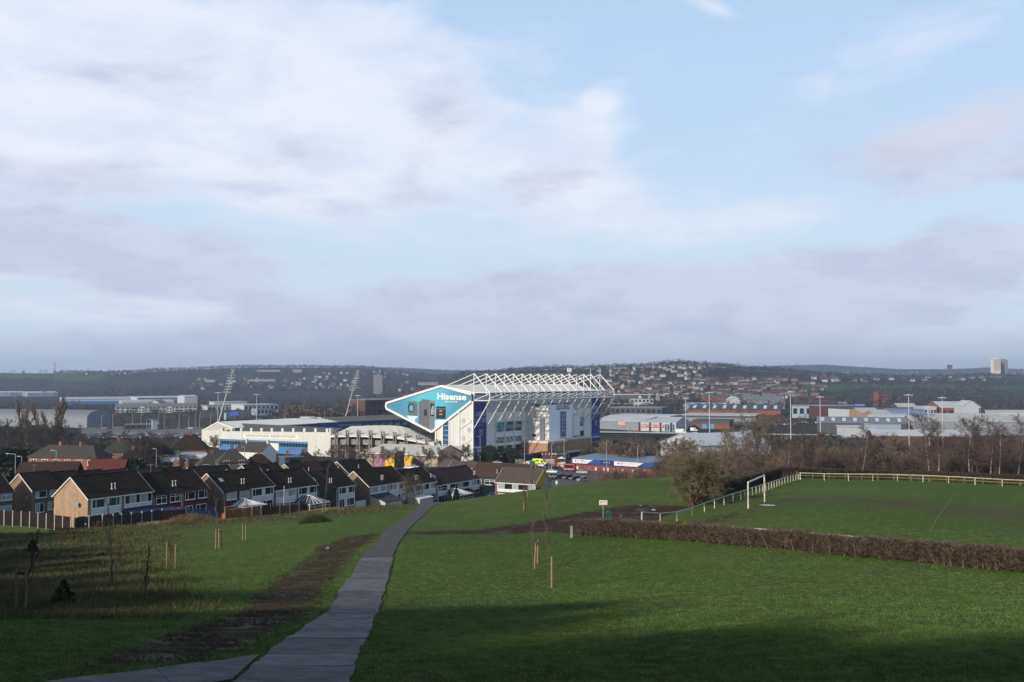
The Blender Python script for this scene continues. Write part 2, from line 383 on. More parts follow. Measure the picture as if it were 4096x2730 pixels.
def gz(x, y): return float(gz_np(np.array([x]), np.array([y]))[0])
def gp(x, y, dz=0.0): return Vector((x, y, gz(x, y) + dz))
def gpx(px, d, dz=0.0):
 x = (px - 2048) / F * d
 return gp(x, d, dz)
def hit(px, py, d0=8.0, d1=9000.0):
 r = ray(px, py); k = np.geomspace(d0, d1, 700) / r.y
 X = r.x * k; Y = r.y * k; Z = EYE + r.z * k; g = gz_np(X, Y)
 i = np.argmax(Z < g)
 if Z[i] >= g[i]: i = len(k) - 1
 a, b = max(i - 1, 0), i
 t = (Z[a] - g[a]) / max((Z[a] - g[a]) - (Z[b] - g[b]), 1e-6)
 kk = lerp(k[a], k[b], t)
 x, y = float(r.x * kk), float(r.y * kk)
 return gp(x, y)
def pw(pts): return [hit(px, py) for px, py in pts]
def poly_mask(x, y, poly, soft):
 P = np.array([(p.x, p.y) for p in poly]); n = len(P); inside = np.zeros(len(x), bool); dist = np.full(len(x), 1e9)
 for i in range(n):
  a, b = P[i], P[(i + 1) % n]; e = b - a; L = max(e @ e, 1e-9)
  t = np.clip(((x - a[0]) * e[0] + (y - a[1]) * e[1]) / L, 0, 1)
  dist = np.minimum(dist, np.hypot(x - a[0] - t * e[0], y - a[1] - t * e[1]))
  c = ((a[1] > y) != (b[1] > y)); xx = a[0] + (y - a[1]) / np.where(abs(b[1] - a[1]) < 1e-9, 1e-9, b[1] - a[1]) * e[0]
  inside ^= c & (x < xx)
 sd = np.where(inside, dist, -dist)
 return smooth(.5 + sd / (2 * soft))
MUD = [(pw([(1600,2128),(1900,2120),(2100,2092),(2330,2050),(2480,2025),(2600,2018),(2740,2024),(2790,2030),(2700,2050),(2620,2078),(2500,2110),(2380,2140),(2200,2128),(2000,2136),(1640,2140)]), .7, 1.0),
  (pw([(1532,2128),(1378,2150),(1263,2186),(1244,2219),(1091,2310),(1010,2377),(900,2458),(700,2510),(526,2568),(383,2616),(239,2688),(296,2707),(521,2662),(813,2648),(1004,2602),(1043,2600),(1101,2530),(1187,2496),(1283,2434),(1311,2372),(1378,2280),(1426,2205),(1517,2150)]), .9, .66),
  (pw([(2750,2090),(2860,2062),(2960,2044),(3040,2040),(2960,2070),(2830,2100)]), 2.0, .55)]
ROUGH = [(pw([(-300,2150),(0,2150),(350,2130),(560,2100),(900,2066),(1300,2040),(1560,2022),(1640,2012),(1650,2022),(1500,2048),(1250,2075),(1000,2090),(760,2092),(700,2110),(620,2150),(560,2190),(500,2300),(480,2440),(300,2470),(0,2470),(-300,2480)]), 6.0)]
WORN = [pw([(3040,2030),(3300,2008),(3700,2040),(4096,2090),(4300,2120),(4300,2075),(4096,2040),(3650,2005),(3350,1985),(3080,2008)]), pw([(2740,2094),(2860,2062),(2960,2042),(3060,2036),(2980,2070),(2830,2104)])]
def ground_masks(x, y):
 mud = np.zeros(len(x))
 for poly, soft, k in MUD: mud = np.maximum(mud, poly_mask(x, y, poly, soft) * k)
 rough = np.zeros(len(x))
 for poly, soft in ROUGH: rough = np.maximum(rough, poly_mask(x, y, poly, soft))
 return mud, rough
def build_ground():
 rows = np.concatenate([np.linspace(-75, 6, 28), np.geomspace(6.5, 170, 430), np.geomspace(171.5, 480, 110), np.geomspace(485, 11000, 190)])
 t = np.linspace(-1, 1, 421); t = np.sign(t) * (np.abs(t) ** 1.0)
 Y = np.repeat(rows[:, None], len(t), 1); Wd = np.where(rows < 90, 62 + np.maximum(rows, 0) * .28, 62 + 25.2 + (rows - 90) * .80)[:, None]
 X = t[None] * Wd
 Z = gz_np(X, Y); x = X.ravel(); y = Y.ravel(); z = Z.ravel()
 mud = np.zeros(len(x)); rough = np.zeros(len(x)); nr = (y < 190) & (y > 0)
 mud[nr], rough[nr] = ground_masks(x[nr], y[nr])
 z = z + mud * (.08 * vnoise(x, y, 7.0, 21) + .06 * vnoise(x, y, 3.2, 22) - .06) + rough * .09 * vnoise(x, y, 1.6, 23)
 nrw, nc = X.shape
 i = np.arange(nrw - 1)[:, None] * nc + np.arange(nc - 1)[None]
 Fc = np.stack([i, i + 1, i + nc + 1, i + nc], -1).reshape(-1, 4)
 town = smooth((y - 165) / 12.0)
 hill = smooth((y - 1250) / 250.0)
 px = 2048 + F * x / np.maximum(y, 1)
 me = np_mesh('ground', np.stack([x, y, z], 1), Fc, ground_material(), smooth=True)
 def attr(nm, v): a = me.attributes.new(nm, 'FLOAT', 'POINT'); a.data.foreach_set('value', v.astype(np.float32))
 worn = np.zeros(len(x)); worn[nr] = poly_mask(x[nr], y[nr], WORN[0], 8.0); worn[nr] = np.maximum(worn[nr], .8 * poly_mask(x[nr], y[nr], WORN[1], 3.0)); attr('worn', worn); attr('mud', mud); attr('rough', rough); attr('town', town); attr('hill', hill)
 mead = np.zeros(len(x)); far = y > 1200
 def zone(pts):
  P = [at(a, b, 1000.0) for a, b in pts]
  return P
 py = 1517 - (z - EYE) / np.maximum(y, 1) * F
 def inzone(x0, x1, y0, y1, k=1.0):
  mead[far] = np.maximum(mead[far], k * smooth((px[far] - x0) / 60) * smooth((x1 - px[far]) / 60) * smooth((py[far] - y0) / 5) * smooth((y1 - py[far]) / 5))
 inzone(-300, 240, 1478, 1518); inzone(180, 450, 1490, 1528); inzone(3180, 3420, 1533, 1568); inzone(3240, 3860, 1536, 1556, .8); inzone(3820, 4200, 1543, 1560, .8); inzone(2760, 2860, 1508, 1516, .8)
 inzone(1220, 1320, 1502, 1522, .6); inzone(1900, 2150, 1528, 1545, .5); inzone(1780, 1980, 1528, 1540, .5)
 vn = vnoise(x, y, .006, 77); mead = np.maximum(mead, np.where(far & (y < 4300), smooth((-.14 - vn) / .12) * .12, 0)); attr('meadow', mead)
 o = link('ground', me); props(o, 'grassy park hillside running down into the valley and town', None, None, 'structure')
 return o
def ground_material():
 m = bpy.data.materials.new('park_grass_and_earth'); m.use_nodes = True; t = NT(m.node_tree)
 P = t.n('ShaderNodeNewGeometry').outputs['Position']
 A = lambda n: t.n('ShaderNodeAttribute', attribute_name=n).outputs['Fac']
 n0 = t.noise(P, .09, 5, .6); n1 = t.noise(P, .8, 6, .65); n2 = t.noise(P, 7.0, 5, .65); n3 = t.noise(P, 28.0, 3, .6)
 g = t.mix(t.ramp(n1, .3, .7), (.066, .120, .021), (.098, .158, .032))
 g = t.mix(t.ramp(n0, .35, .7), g, (.112, .156, .040))
 g = t.mix(t.math('MULTIPLY', t.ramp(n2, .42, .72), .55), g, (.040, .080, .014))
 g = t.mix(t.math('MULTIPLY', t.ramp(n3, .55, .75), .35), g, (.125, .135, .045))
 worn = t.ramp(t.math('ADD', t.noise(P, .22, 5, .6), t.math('MULTIPLY', n2, .25)), .58, .80)
 g = t.mix(t.math('MULTIPLY', worn, .60), g, (.095, .088, .036))
 g = t.mix(t.math('MULTIPLY', t.ramp(t.noise(P, .045, 3, .5), .45, .65), .5), g, (.054, .104, .019))
 f = t.ramp(t.noise(P, 2.3, 5, .65), .32, .68, .62, 1.30, False); g = t.mix(1.0, g, t.n('ShaderNodeCombineColor', i_0=f, i_1=f, i_2=f).outputs[0], 'MULTIPLY')
 rg = t.mix(t.ramp(t.noise(P, 1.1, 5, .7), .35, .62), (.058, .070, .022), (.135, .110, .052))
 rg = t.mix(t.ramp(t.noise(P, .35, 4, .6), .42, .6), rg, (.038, .070, .016))
 g = t.mix(t.math('MULTIPLY', A('worn'), t.ramp(t.math('ADD', n1, t.math('MULTIPLY', n2, .5)), .50, .95, .25, .95)), g, (.082, .060, .042))
 g = t.mix(A('rough'), g, rg)
 mm = t.math('ADD', A('mud'), t.math('MULTIPLY', t.math('SUBTRACT', t.noise(P, 1.6, 7, .75), .5), 2.7))
 mudf = t.math('MULTIPLY', t.ramp(mm, .40, .62), t.ramp(A('mud'), .02, .15))
 mudc = t.mix(t.ramp(n2, .35, .65), (.038, .024, .016), (.074, .050, .034))
 mudc = t.mix(t.math('MULTIPLY', t.ramp(n3, .66, .74), .8), mudc, (.22, .20, .19))
 c = t.mix(mudf, g, mudc)
 tw = t.mix(t.ramp(t.noise(P, .03, 4, .6), .4, .6), (.040, .037, .035), (.052, .043, .030))
 tw = t.mix(t.math('MULTIPLY', t.ramp(n1, .45, .65), .5), tw, (.035, .042, .018))
 c = t.mix(A('town'), c, tw)
 wood = t.mix(t.ramp(t.noise(P, .012, 6, .7), .35, .65), (.024, .021, .019), (.046, .038, .031))
 wood = t.mix(t.math('MULTIPLY', t.ramp(t.noise(P, .0035, 4, .6), .5, .62), .25), wood, (.055, .062, .034))
 wood = t.mix(A('meadow'), wood, (.060, .095, .034))
 c = t.mix(A('hill'), c, wood)
 wet = t.ramp(t.noise(P, .5, 3, .5), .50, .62)
 ro = t.math('SUBTRACT', .92, t.math('MULTIPLY', t.math('MULTIPLY', mudf, wet), .42))
 b = t.n('ShaderNodeBsdfPrincipled'); t.put(b.inputs['Base Color'], c); t.put(b.inputs['Roughness'], ro); b.inputs['Specular IOR Level'].default_value = .08
 bn = t.n('ShaderNodeBump', i_Strength=1.0, i_Distance=.2)
 t.put(bn.inputs['Height'], t.math('ADD', t.math('MULTIPLY', n2, .7), t.math('MULTIPLY', n3, .3))); t.put(b.inputs['Normal'], bn.outputs[0])
 o = t.n('ShaderNodeOutputMaterial'); t.put(o.inputs[0], b.outputs[0])
 return m
ground = build_ground()
# vegetation prototypes
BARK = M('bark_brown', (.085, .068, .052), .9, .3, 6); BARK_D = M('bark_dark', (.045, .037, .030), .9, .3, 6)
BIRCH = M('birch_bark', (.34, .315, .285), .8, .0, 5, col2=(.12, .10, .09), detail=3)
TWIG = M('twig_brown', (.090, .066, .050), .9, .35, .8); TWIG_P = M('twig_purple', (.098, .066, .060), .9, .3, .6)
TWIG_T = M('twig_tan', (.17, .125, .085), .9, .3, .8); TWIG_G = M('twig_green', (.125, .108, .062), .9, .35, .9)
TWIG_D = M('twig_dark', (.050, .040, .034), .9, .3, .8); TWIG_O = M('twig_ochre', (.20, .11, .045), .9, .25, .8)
EVER = M('evergreen_needles', (.018, .032, .012), .8, .4, 2.0); EVER_B = M('hedge_leaf_green', (.045, .085, .016), .8, .35, 2.0)
def grow(seed, H, r0, levels, nch, ratio, ang, up, wig=.16, start=.35, stems=1, trunk=1.0, lean=.25):
 rg = random.Random(seed); S = []
 nl = levels
 def rec(p, d, L, r, lv):
  ns = (6, 4, 3, 2, 2)[min(lv, 4)]; pts = [(p, r, d)]
  for i in range(ns):
   d = (d + Vector((rg.gauss(0, wig), rg.gauss(0, wig), rg.gauss(0, wig) + up[min(lv, len(up) - 1)]))).normalized()
   q = p + d * (L / ns); rq = r0 * .02 + (r - r0 * .02) * .82 if lv < nl else r * .75
   S.append((p, q, r, rq, lv)); p, r = q, rq; pts.append((p, r, d))
  if lv >= nl: return
  n = nch[lv]
  for k in range(n):
   t = (start if lv == 0 else .2) + (1 - (start if lv == 0 else .2)) * ((k + rg.random()) / n)
   f = t * ns; i = min(int(f), ns - 1); a, b = pts[i], pts[i + 1]; w = f - i
   c = a[0].lerp(b[0], w); rr = (a[1] + (b[1] - a[1]) * w) * .62; dd = a[2]
   side = Vector((rg.gauss(0, 1), rg.gauss(0, 1), rg.gauss(0, 1))); side = (side - dd * side.dot(dd)).normalized()
   th = ang[min(lv, len(ang) - 1)] * rg.uniform(.65, 1.3)
   nd = (dd * math.cos(th) + side * math.sin(th)).normalized()
   rec(c, nd, L * ratio[min(lv, len(ratio) - 1)] * rg.uniform(.6, 1.15) * (1.15 - .55 * (t if lv == 0 else t * .5)), rr, lv + 1)
 for s in range(stems):
  a = rg.uniform(0, 6.28); ln = lean if stems > 1 else .04
  d = Vector((math.cos(a) * ln * rg.uniform(.5, 1.3), math.sin(a) * ln * rg.uniform(.5, 1.3), 1)).normalized()
  rec(Vector((math.cos(a) * r0 * (stems > 1), math.sin(a) * r0 * (stems > 1), -.25)), d, H * trunk * rg.uniform(.8, 1.0), r0 * rg.uniform(.7, 1.0), 0)
 zt = max(s[1].z for s in S); k = H / zt
 return [(a * k, b * k, r * 1.0, q * 1.0, l) for a, b, r, q, l in S]
def tree_meshes(name, S, split, bark, twig, rmin=.02, n_t=6):
 out = []
 for nm, sel, n, mt in (('trunk', lambda l: l <= split, n_t, bark), ('crown', lambda l: l > split, 3, twig)):
  q = [s for s in S if sel(s[4])]
  V, Fc = segs_np([tuple(s[0]) for s in q], [tuple(s[1]) for s in q], [max(s[2], rmin) for s in q], [max(s[3], rmin * .7) for s in q], n)
  out.append(np_mesh(nm, V, Fc, mt))
 return out
PROTO = {}
def tree_type(key, *a, **k): PROTO[key] = tree_meshes(key, *a, **k)
for i in range(3):
 tree_type('birch%d' % i, grow(11 + i, 11, .13, 3, (15, 8, 7), (.42, .50, .55), (.75, .7, .8), (.09, .05, -.12), .07, .22), 0, BIRCH, TWIG_P, .020)
for i in range(3):
 tree_type('scrub%d' % i, grow(31 + i, 7, .10, 3, (8, 7, 6), (.55, .55, .5), (.6, .75, .8), (.04, .06, .02), .17, .2, stems=4, lean=.35), 0, BARK, (TWIG, TWIG_P, TWIG_T)[i], .020)
for i in range(3):
 tree_type('ash%d' % i, grow(51 + i, 10, .20, 4, (9, 6, 5, 4), (.62, .55, .52, .5), (.75, .6, .7, .8), (.03, .10, .06, .0), .14, .28), 1, BARK, (TWIG, TWIG_T, TWIG)[i], .024)
for i in range(2):
 tree_type('ashf%d' % i, grow(61 + i, 10, .24, 4, (9, 6, 5, 3), (.60, .55, .52, .5), (.8, .6, .7, .8), (.03, .12, .06, .0), .14, .25), 1, BARK_D, (TWIG, TWIG_T)[i], .05)
for i in range(2):
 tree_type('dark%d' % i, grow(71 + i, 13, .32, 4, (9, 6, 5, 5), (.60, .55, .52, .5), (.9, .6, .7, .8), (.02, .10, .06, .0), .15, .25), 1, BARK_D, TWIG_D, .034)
tree_type('poplar0', grow(81, 17, .28, 3, (34, 8, 6), (.26, .45, .5), (.38, .4, .5), (.03, .30, .15), .07, .12), 0, BARK, TWIG_T, .045)
tree_type('hawthorn', grow(96, 6.9, .15, 4, (10, 7, 5, 4), (.62, .52, .45, .45), (.80, .80, .9, .9), (.05, .02, .0, -.02), .19, .26, stems=7, trunk=.80, lean=.40), 0, M('hawthorn_bark', (.15, .085, .055), .9, .3, 5), TWIG_G, .017)
def plant(key, loc, scale=1.0, rz=None, label='', cat='tree', name='bare_tree', group=None, rgen=random.Random(5), mats=None):
 o = thing(name, label, cat, loc, rgen.uniform(0, 6.28) if rz is None else rz, group); o.scale = (scale * rgen.uniform(.92, 1.08),) * 2 + (scale,)
 for nm, me in zip(('trunk', 'crown'), PROTO[key]): link(nm, me, o)
 return o
def leafy_mesh(seed, n, env, size, mat, name='crown'):
 r = np.random.RandomState(seed); C = np.array([env(r) for _ in range(n)])
 A = r.normal(size=(n, 3)); A /= np.linalg.norm(A, axis=1, keepdims=True); B = np.cross(A, r.normal(size=(n, 3))); B /= np.linalg.norm(B, axis=1, keepdims=True)
 s = size * r.uniform(.5, 1.3, (n, 1))
 V = np.stack([C - A * s * .7 - B * s * .35, C + A * s * .7 - B * s * .35, C + A * s * .1 + B * s * .8], 1).reshape(-1, 3)
 return np_mesh(name, V, np.arange(n * 3).reshape(-1, 3), mat)
def cone_env(H, Rb, base=.1, p=.8):
 def f(r):
  t = r.uniform(0, 1) ** 1.3; a = r.uniform(0, 6.283); rr = Rb * (1 - t) ** p * math.sqrt(r.uniform(.25, 1)) * (1 + .22 * math.sin(a * 3 + t * 17))
  return (rr * math.cos(a), rr * math.sin(a), H * (base + (1 - base) * t))
 return f
def ball_env(Rx, Rz, zc, k=.55):
 def f(r):
  v = r.normal(size=3); v /= np.linalg.norm(v); q = r.uniform(k, 1) * (1 + .2 * math.sin(5 * v[0] + 3) * math.sin(4 * v[1]) + .12 * math.sin(9 * v[2]))
  return (v[0] * Rx * q, v[1] * Rx * q, zc + v[2] * Rz * q)
 return f
def stem_mesh(h, r, mat, name='trunk'):
 mb = MB(); mb.tube((0, 0, -.3), (0, 0, h), r, r * .5, 6); return mb.mesh(name, mat)
PROTO['conifer'] = [stem_mesh(7, .18, BARK_D), leafy_mesh(3, 3200, cone_env(9, 2.6, .06, .7), .42, EVER)]
PROTO['bigever'] = [stem_mesh(5, .25, BARK_D), leafy_mesh(4, 4200, ball_env(3.3, 4.2, 4.6), .5, EVER)]
PROTO['cypress'] = [stem_mesh(3, .1, BARK_D), leafy_mesh(6, 2200, cone_env(4.2, .75, .0, .35), .22, EVER)]
PROTO['pinelet'] = [stem_mesh(1.0, .03, BARK_D), leafy_mesh(8, 900, cone_env(1.5, .62, .18, .75), .14, M('pine_needles', (.030, .050, .020), .8, .3, 3))]
PROTO['rustbush'] = [stem_mesh(.5, .02, BARK_D), leafy_mesh(9, 130, ball_env(.5, .38, .42, .2), .08, M('dead_beech_leaf', (.12, .045, .024), .8, .3, 3))]
PROTO['roundbush'] = [stem_mesh(.6, .05, BARK_D), leafy_mesh(10, 1500, ball_env(1.2, .8, .8, .6), .22, EVER_B)]
# near field: path, rails, goal, hedges, saplings, sign
rnd = random.Random(7)
CONC = M('path_concrete', (.098, .092, .099), .75, .55, 1.9, .8, 16, spec=.18, world=True)
CONC_L = M('path_concrete_worn', (.128, .121, .129), .7, .5, 1.5, .8, 16, spec=.2, world=True); TARM = M('path_tarmac', (.066, .060, .060), .9, .3, 2.0, .5, 20, world=True)
WHITE = M('white_paint', (.62, .62, .60), .5, .12, 4); GALV = M('galvanised_steel', (.34, .36, .39), .45, .15, 3, metal=.5)
RUST = M('chipped_white_paint', (.62, .60, .57), .65, 0, 5, col2=(.40, .28, .20)); STAKE = M('stake_timber', (.25, .175, .108), .85, .2, 5); STAKE_D = M('stake_timber_weathered', (.13, .10, .075), .85, .2, 5)
BLACK = M('black_rubber', (.02, .02, .02), .7, .1); WOODG = M('mossy_timber', (.13, .125, .045), .9, .3, 3); CONCP = M('concrete_post', (.36, .35, .32), .9, .2, 3)
PATH_L = [(930,2745),(1010,2670),(1077,2621),(1134,2563),(1206,2525),(1249,2487),(1306,2458),(1354,2377),(1400,2310),(1455,2214),(1498,2181),(1536,2128),(1589,2090),(1660,2042),(1723,2009),(1800,1996)]
PATH_R = [(1398,2745),(1420,2670),(1433,2621),(1460,2563),(1478,2525),(1494,2487),(1507,2458),(1533,2377),(1553,2310),(1575,2214),(1590,2181),(1630,2126),(1666,2084),(1722,2034),(1778,2008),(1830,1997)]
PL = pw(PATH_L); PR = pw(PATH_R)
def path_edge(E, t):
 f = t * (len(E) - 1); i = min(int(f), len(E) - 2); return E[i].lerp(E[i + 1], f - i)
def build_path():
 root = thing('path', None, None); root['kind'] = 'structure'
 T = np.linspace(0, 1, 400); Cn = [(path_edge(PL, t) + path_edge(PR, t)) / 2 for t in T]
 s = np.concatenate([[0], np.cumsum([(Cn[i + 1] - Cn[i]).length for i in range(399)])])
 pos = 0.0; k = 0; joints = [0]
 while pos < 46: pos += rnd.choice((1.7, 2.1, 2.6, 3.4, 4.4)); joints.append(pos)
 joints.append(float(s[-1]))
 for a, b in zip(joints[:-1], joints[1:]):
  last = b == joints[-1]; m = TARM if last else rnd.choice((CONC, CONC, CONC_L)); mb = MB(); n = 70 if last else 5
  sk = rnd.uniform(-.05, .05); lift = rnd.uniform(.0, .025); wl = rnd.uniform(-.08, .10); prev = None
  for j in range(n + 1):
   q = a + .02 + (b - a - .04) * j / n; t = float(np.interp(q, s, T)); L = path_edge(PL, t); Rr = path_edge(PR, t)
   ex = (L - Rr).normalized(); L = L + ex * (wl + rnd.uniform(-.05, .05)); Rr = Rr - ex * rnd.uniform(-.04, .06)
   row = []
   for c in range(7):
    w = c / 6; p = L.lerp(Rr, w); row.append(Vector((p.x, p.y, gz(p.x, p.y) + .035 + lift + sk * (w - .5) * .3)))
   if prev:
    for c in range(6): mb.quad(prev[c], prev[c + 1], row[c + 1], row[c])
    for c in (0, 6):
     mb.quad(prev[c], row[c], row[c] - Vector((0, 0, .16)), prev[c] - Vector((0, 0, .16)))
   if j in (0, n):
    for c in range(6): mb.quad(row[c], row[c + 1], row[c + 1] - Vector((0, 0, .16)), row[c] - Vector((0, 0, .16)))
   prev = row
  mb.build('tarmac' if last else 'slab', m, root)
 br = pw([(1040,2622),(620,2680),(180,2735),(-100,2770)]); br2 = pw([(930,2725),(700,2760),(420,2800),(100,2840)])
 for i in range(3):
  mb = MB(); n = 6
  for j in range(n):
   a, b = (j + .02 * (j == 0)) / n, (j + 1 - .02 * (j == n - 1)) / n
   def g(v, w): p = br[i].lerp(br[i + 1], v).lerp(br2[i].lerp(br2[i + 1], v), w); return Vector((p.x, p.y, gz(p.x, p.y) + .03))
   for c in range(4): mb.quad(g(a, c / 4), g(b, c / 4), g(b, (c + 1) / 4), g(a, (c + 1) / 4))
  mb.build('slab', CONC, root)
build_path()
WATER = M('puddle_water', (.02, .02, .022), .04, 0, spec=.6)
def puddle(pts, label):
 P = pw(pts); c = sum(P, Vector()) / len(P); z = min(p.z for p in P) + .045; rg = random.Random(len(label)); mb = MB(); ring = []
 for i in range(len(P) * 4):
  f = i / 4; a, b = P[int(f)], P[(int(f) + 1) % len(P)]; p = a.lerp(b, f % 1); p = c + (p - c) * rg.uniform(.75, 1.1); ring.append((p.x, p.y, gz(p.x, p.y) + .03))
 mb.poly(ring); o = mb.build('puddle', WATER); props(o, label, None, None, 'structure')
puddle([(3036,2021),(3060,2019),(3100,2022),(3104,2026),(3070,2026),(3040,2025)], 'pale puddle in the worn goalmouth beside the white goal')
puddle([(2600,2041),(2612,2038),(2626,2041),(2618,2045)], 'small puddle near the tree in the mud patch')
puddle([(2553,2024),(2566,2022),(2572,2024),(2560,2026)], 'thin puddle at the far edge of the mud patch')
puddle([(2476,2065),(2484,2062),(2490,2066),(2482,2069)], 'small puddle beyond the dog sign')
puddle([(1300,2196),(1310,2188),(1320,2193),(1312,2200)], 'small puddle in the churned mud beside the path')
def build_goal():
 a = hit(2993, 2035); b = hit(3068, 2006); u = (b - a); u.z = 0; b = a + u.normalized() * 7.32; b.z = gz(b.x, b.y)
 g = thing('football_goal', 'white metal goal frame without net on the grass pitch', 'goal', a)
 zt = (a.z + b.z) / 2 + 2.5
 for p in (a, b): MB().tube(p - Vector((0, 0, .3)), (p.x, p.y, zt), .075, n=10).build('post', RUST, g)
 MB().tube((a.x, a.y, zt), (b.x, b.y, zt), .075, n=10).build('crossbar', WHITE, g)
build_goal()
def rail(pts, label, h=.95, step=2.6, group=None, mat_r=GALV, mat_p=WHITE, jig=.0):
 P = [Vector(p) for p in pts]; g = thing('pitch_rail', label, 'rail', P[0], 0, group)
 L = [0]
 for i in range(len(P) - 1): L.append(L[-1] + (P[i + 1] - P[i]).length)
 n = max(int(L[-1] / step), 1); tops = []
 rr = random.Random(len(label))
 for k in range(n + 1):
  q = L[-1] * k / n; i = min(np.searchsorted(L, q, side='right') - 1, len(P) - 2); p = P[i].lerp(P[i + 1], (q - L[i]) / (L[i + 1] - L[i])); z = gz(p.x, p.y)
  top = Vector((p.x + rr.uniform(-jig, jig), p.y + rr.uniform(-jig, jig), z + h)); tops.append(top)
  big = k in (0, n)
  MB().bar((p.x, p.y, z - .2), top, .11 if big else .072, .11 if big else .072).build('post', mat_p if rr.random() < .7 else RUST, g)
 for a, b in zip(tops[:-1], tops[1:]): MB().tube(a, b + (b - a) * .002, .042, n=8).build('bar', mat_r, g)
corner = hit(3193, 1919)
rail([hit(2566, 2088), hit(2665, 2094 - 1), hit(2800, 2058), hit(2961, 2001), hit(3050, 1968), hit(3124, 1940), corner], 'grey topped white post rail running up beside the goal', .84, 2.5, mat_p=RUST, jig=.03)
rail([corner + Vector((.3, 0, 0)), hit(3600, 1926), hit(4096, 1951), hit(4700, 1972)], 'long white rail along the far side of the pitch', 1.0, 3.3, mat_r=RUST, jig=.04)
def behind_hedge(px, py, off): p = hit(px, py); return gp(p.x + .7 * off, p.y + .72 * off)
HB = [(2330,2139),(2800,2168),(3300,2213),(3700,2252),(4096,2292),(4700,2352)]
rail([behind_hedge(px, py, 1.9) for px, py in HB], 'white rail mostly hidden behind the near hedge', .93, 2.6, mat_r=WHITE)
def timber_fence():
 P = [hit(3205, 1915) + Vector((0, 2.5, 0)), hit(3600, 1923) + Vector((0, 2.5, 0)), hit(4096, 1948) + Vector((0, 2.5, 0)), hit(4700, 1968) + Vector((0, 2.5, 0))]
 g = thing('timber_fence', 'mossy post and rail timber fence behind the far white rail', 'fence', gp(P[0].x, P[0].y)); tot = [0]
 for i in range(3): tot.append(tot[-1] + (P[i + 1] - P[i]).length)
 n = int(tot[-1] / 2.4); prev = None
 for k in range(n + 1):
  q = tot[-1] * k / n; i = min(int(np.searchsorted(tot, q, side='right') - 1), 2); p = P[i].lerp(P[i + 1], (q - tot[i]) / (tot[i + 1] - tot[i])); p = gp(p.x, p.y)
  MB().bar(p - Vector((0, 0, .2)), p + Vector((0, 0, .95)), .13, .13).build('post', WOODG, g)
  if k % 2: MB().bar(p + Vector((.1, .05, .75)), gp(p.x + .9, p.y + 1.0), .09, .09).build('brace', STAKE_D, g)
  if prev is not None:
   for hh in (.40, .78): MB().bar(prev + Vector((0, -.09, hh)), p + Vector((0, -.09, hh)), .05, .12).build('rail', WOODG, g)
  prev = p
timber_fence()
LINE = M('worn_pitch_line', (.17, .20, .14), .9, 0, 2.5, col2=(.07, .10, .035), world=True)
def pitch_line(p0, p1, label, w=.075):
 a = hit(*p0); b = hit(*p1); n = 60; mb = MB(); d = Vector((b.x - a.x, b.y - a.y, 0)).normalized(); s = Vector((-d.y, d.x, 0)) * w / 2
 prev = None
 for i in range(n + 1):
  p = a.lerp(b, i / n); l = gp(p.x + s.x, p.y + s.y, .03); r = gp(p.x - s.x, p.y - s.y, .03)
  if prev: mb.quad(prev[0], prev[1], r, l)
  prev = (l, r)
 o = mb.build('pitch_line', LINE); props(o, label, None, None, 'structure')
pitch_line((2880,2080), (3260,1926), 'faint goal line crossing the pitch through the goal'); pitch_line((3715,2135), (3818,1978), 'faint line across the middle of the pitch'); pitch_line((3270,2020), (3330,1990), 'short faint pitch line right of the goal')
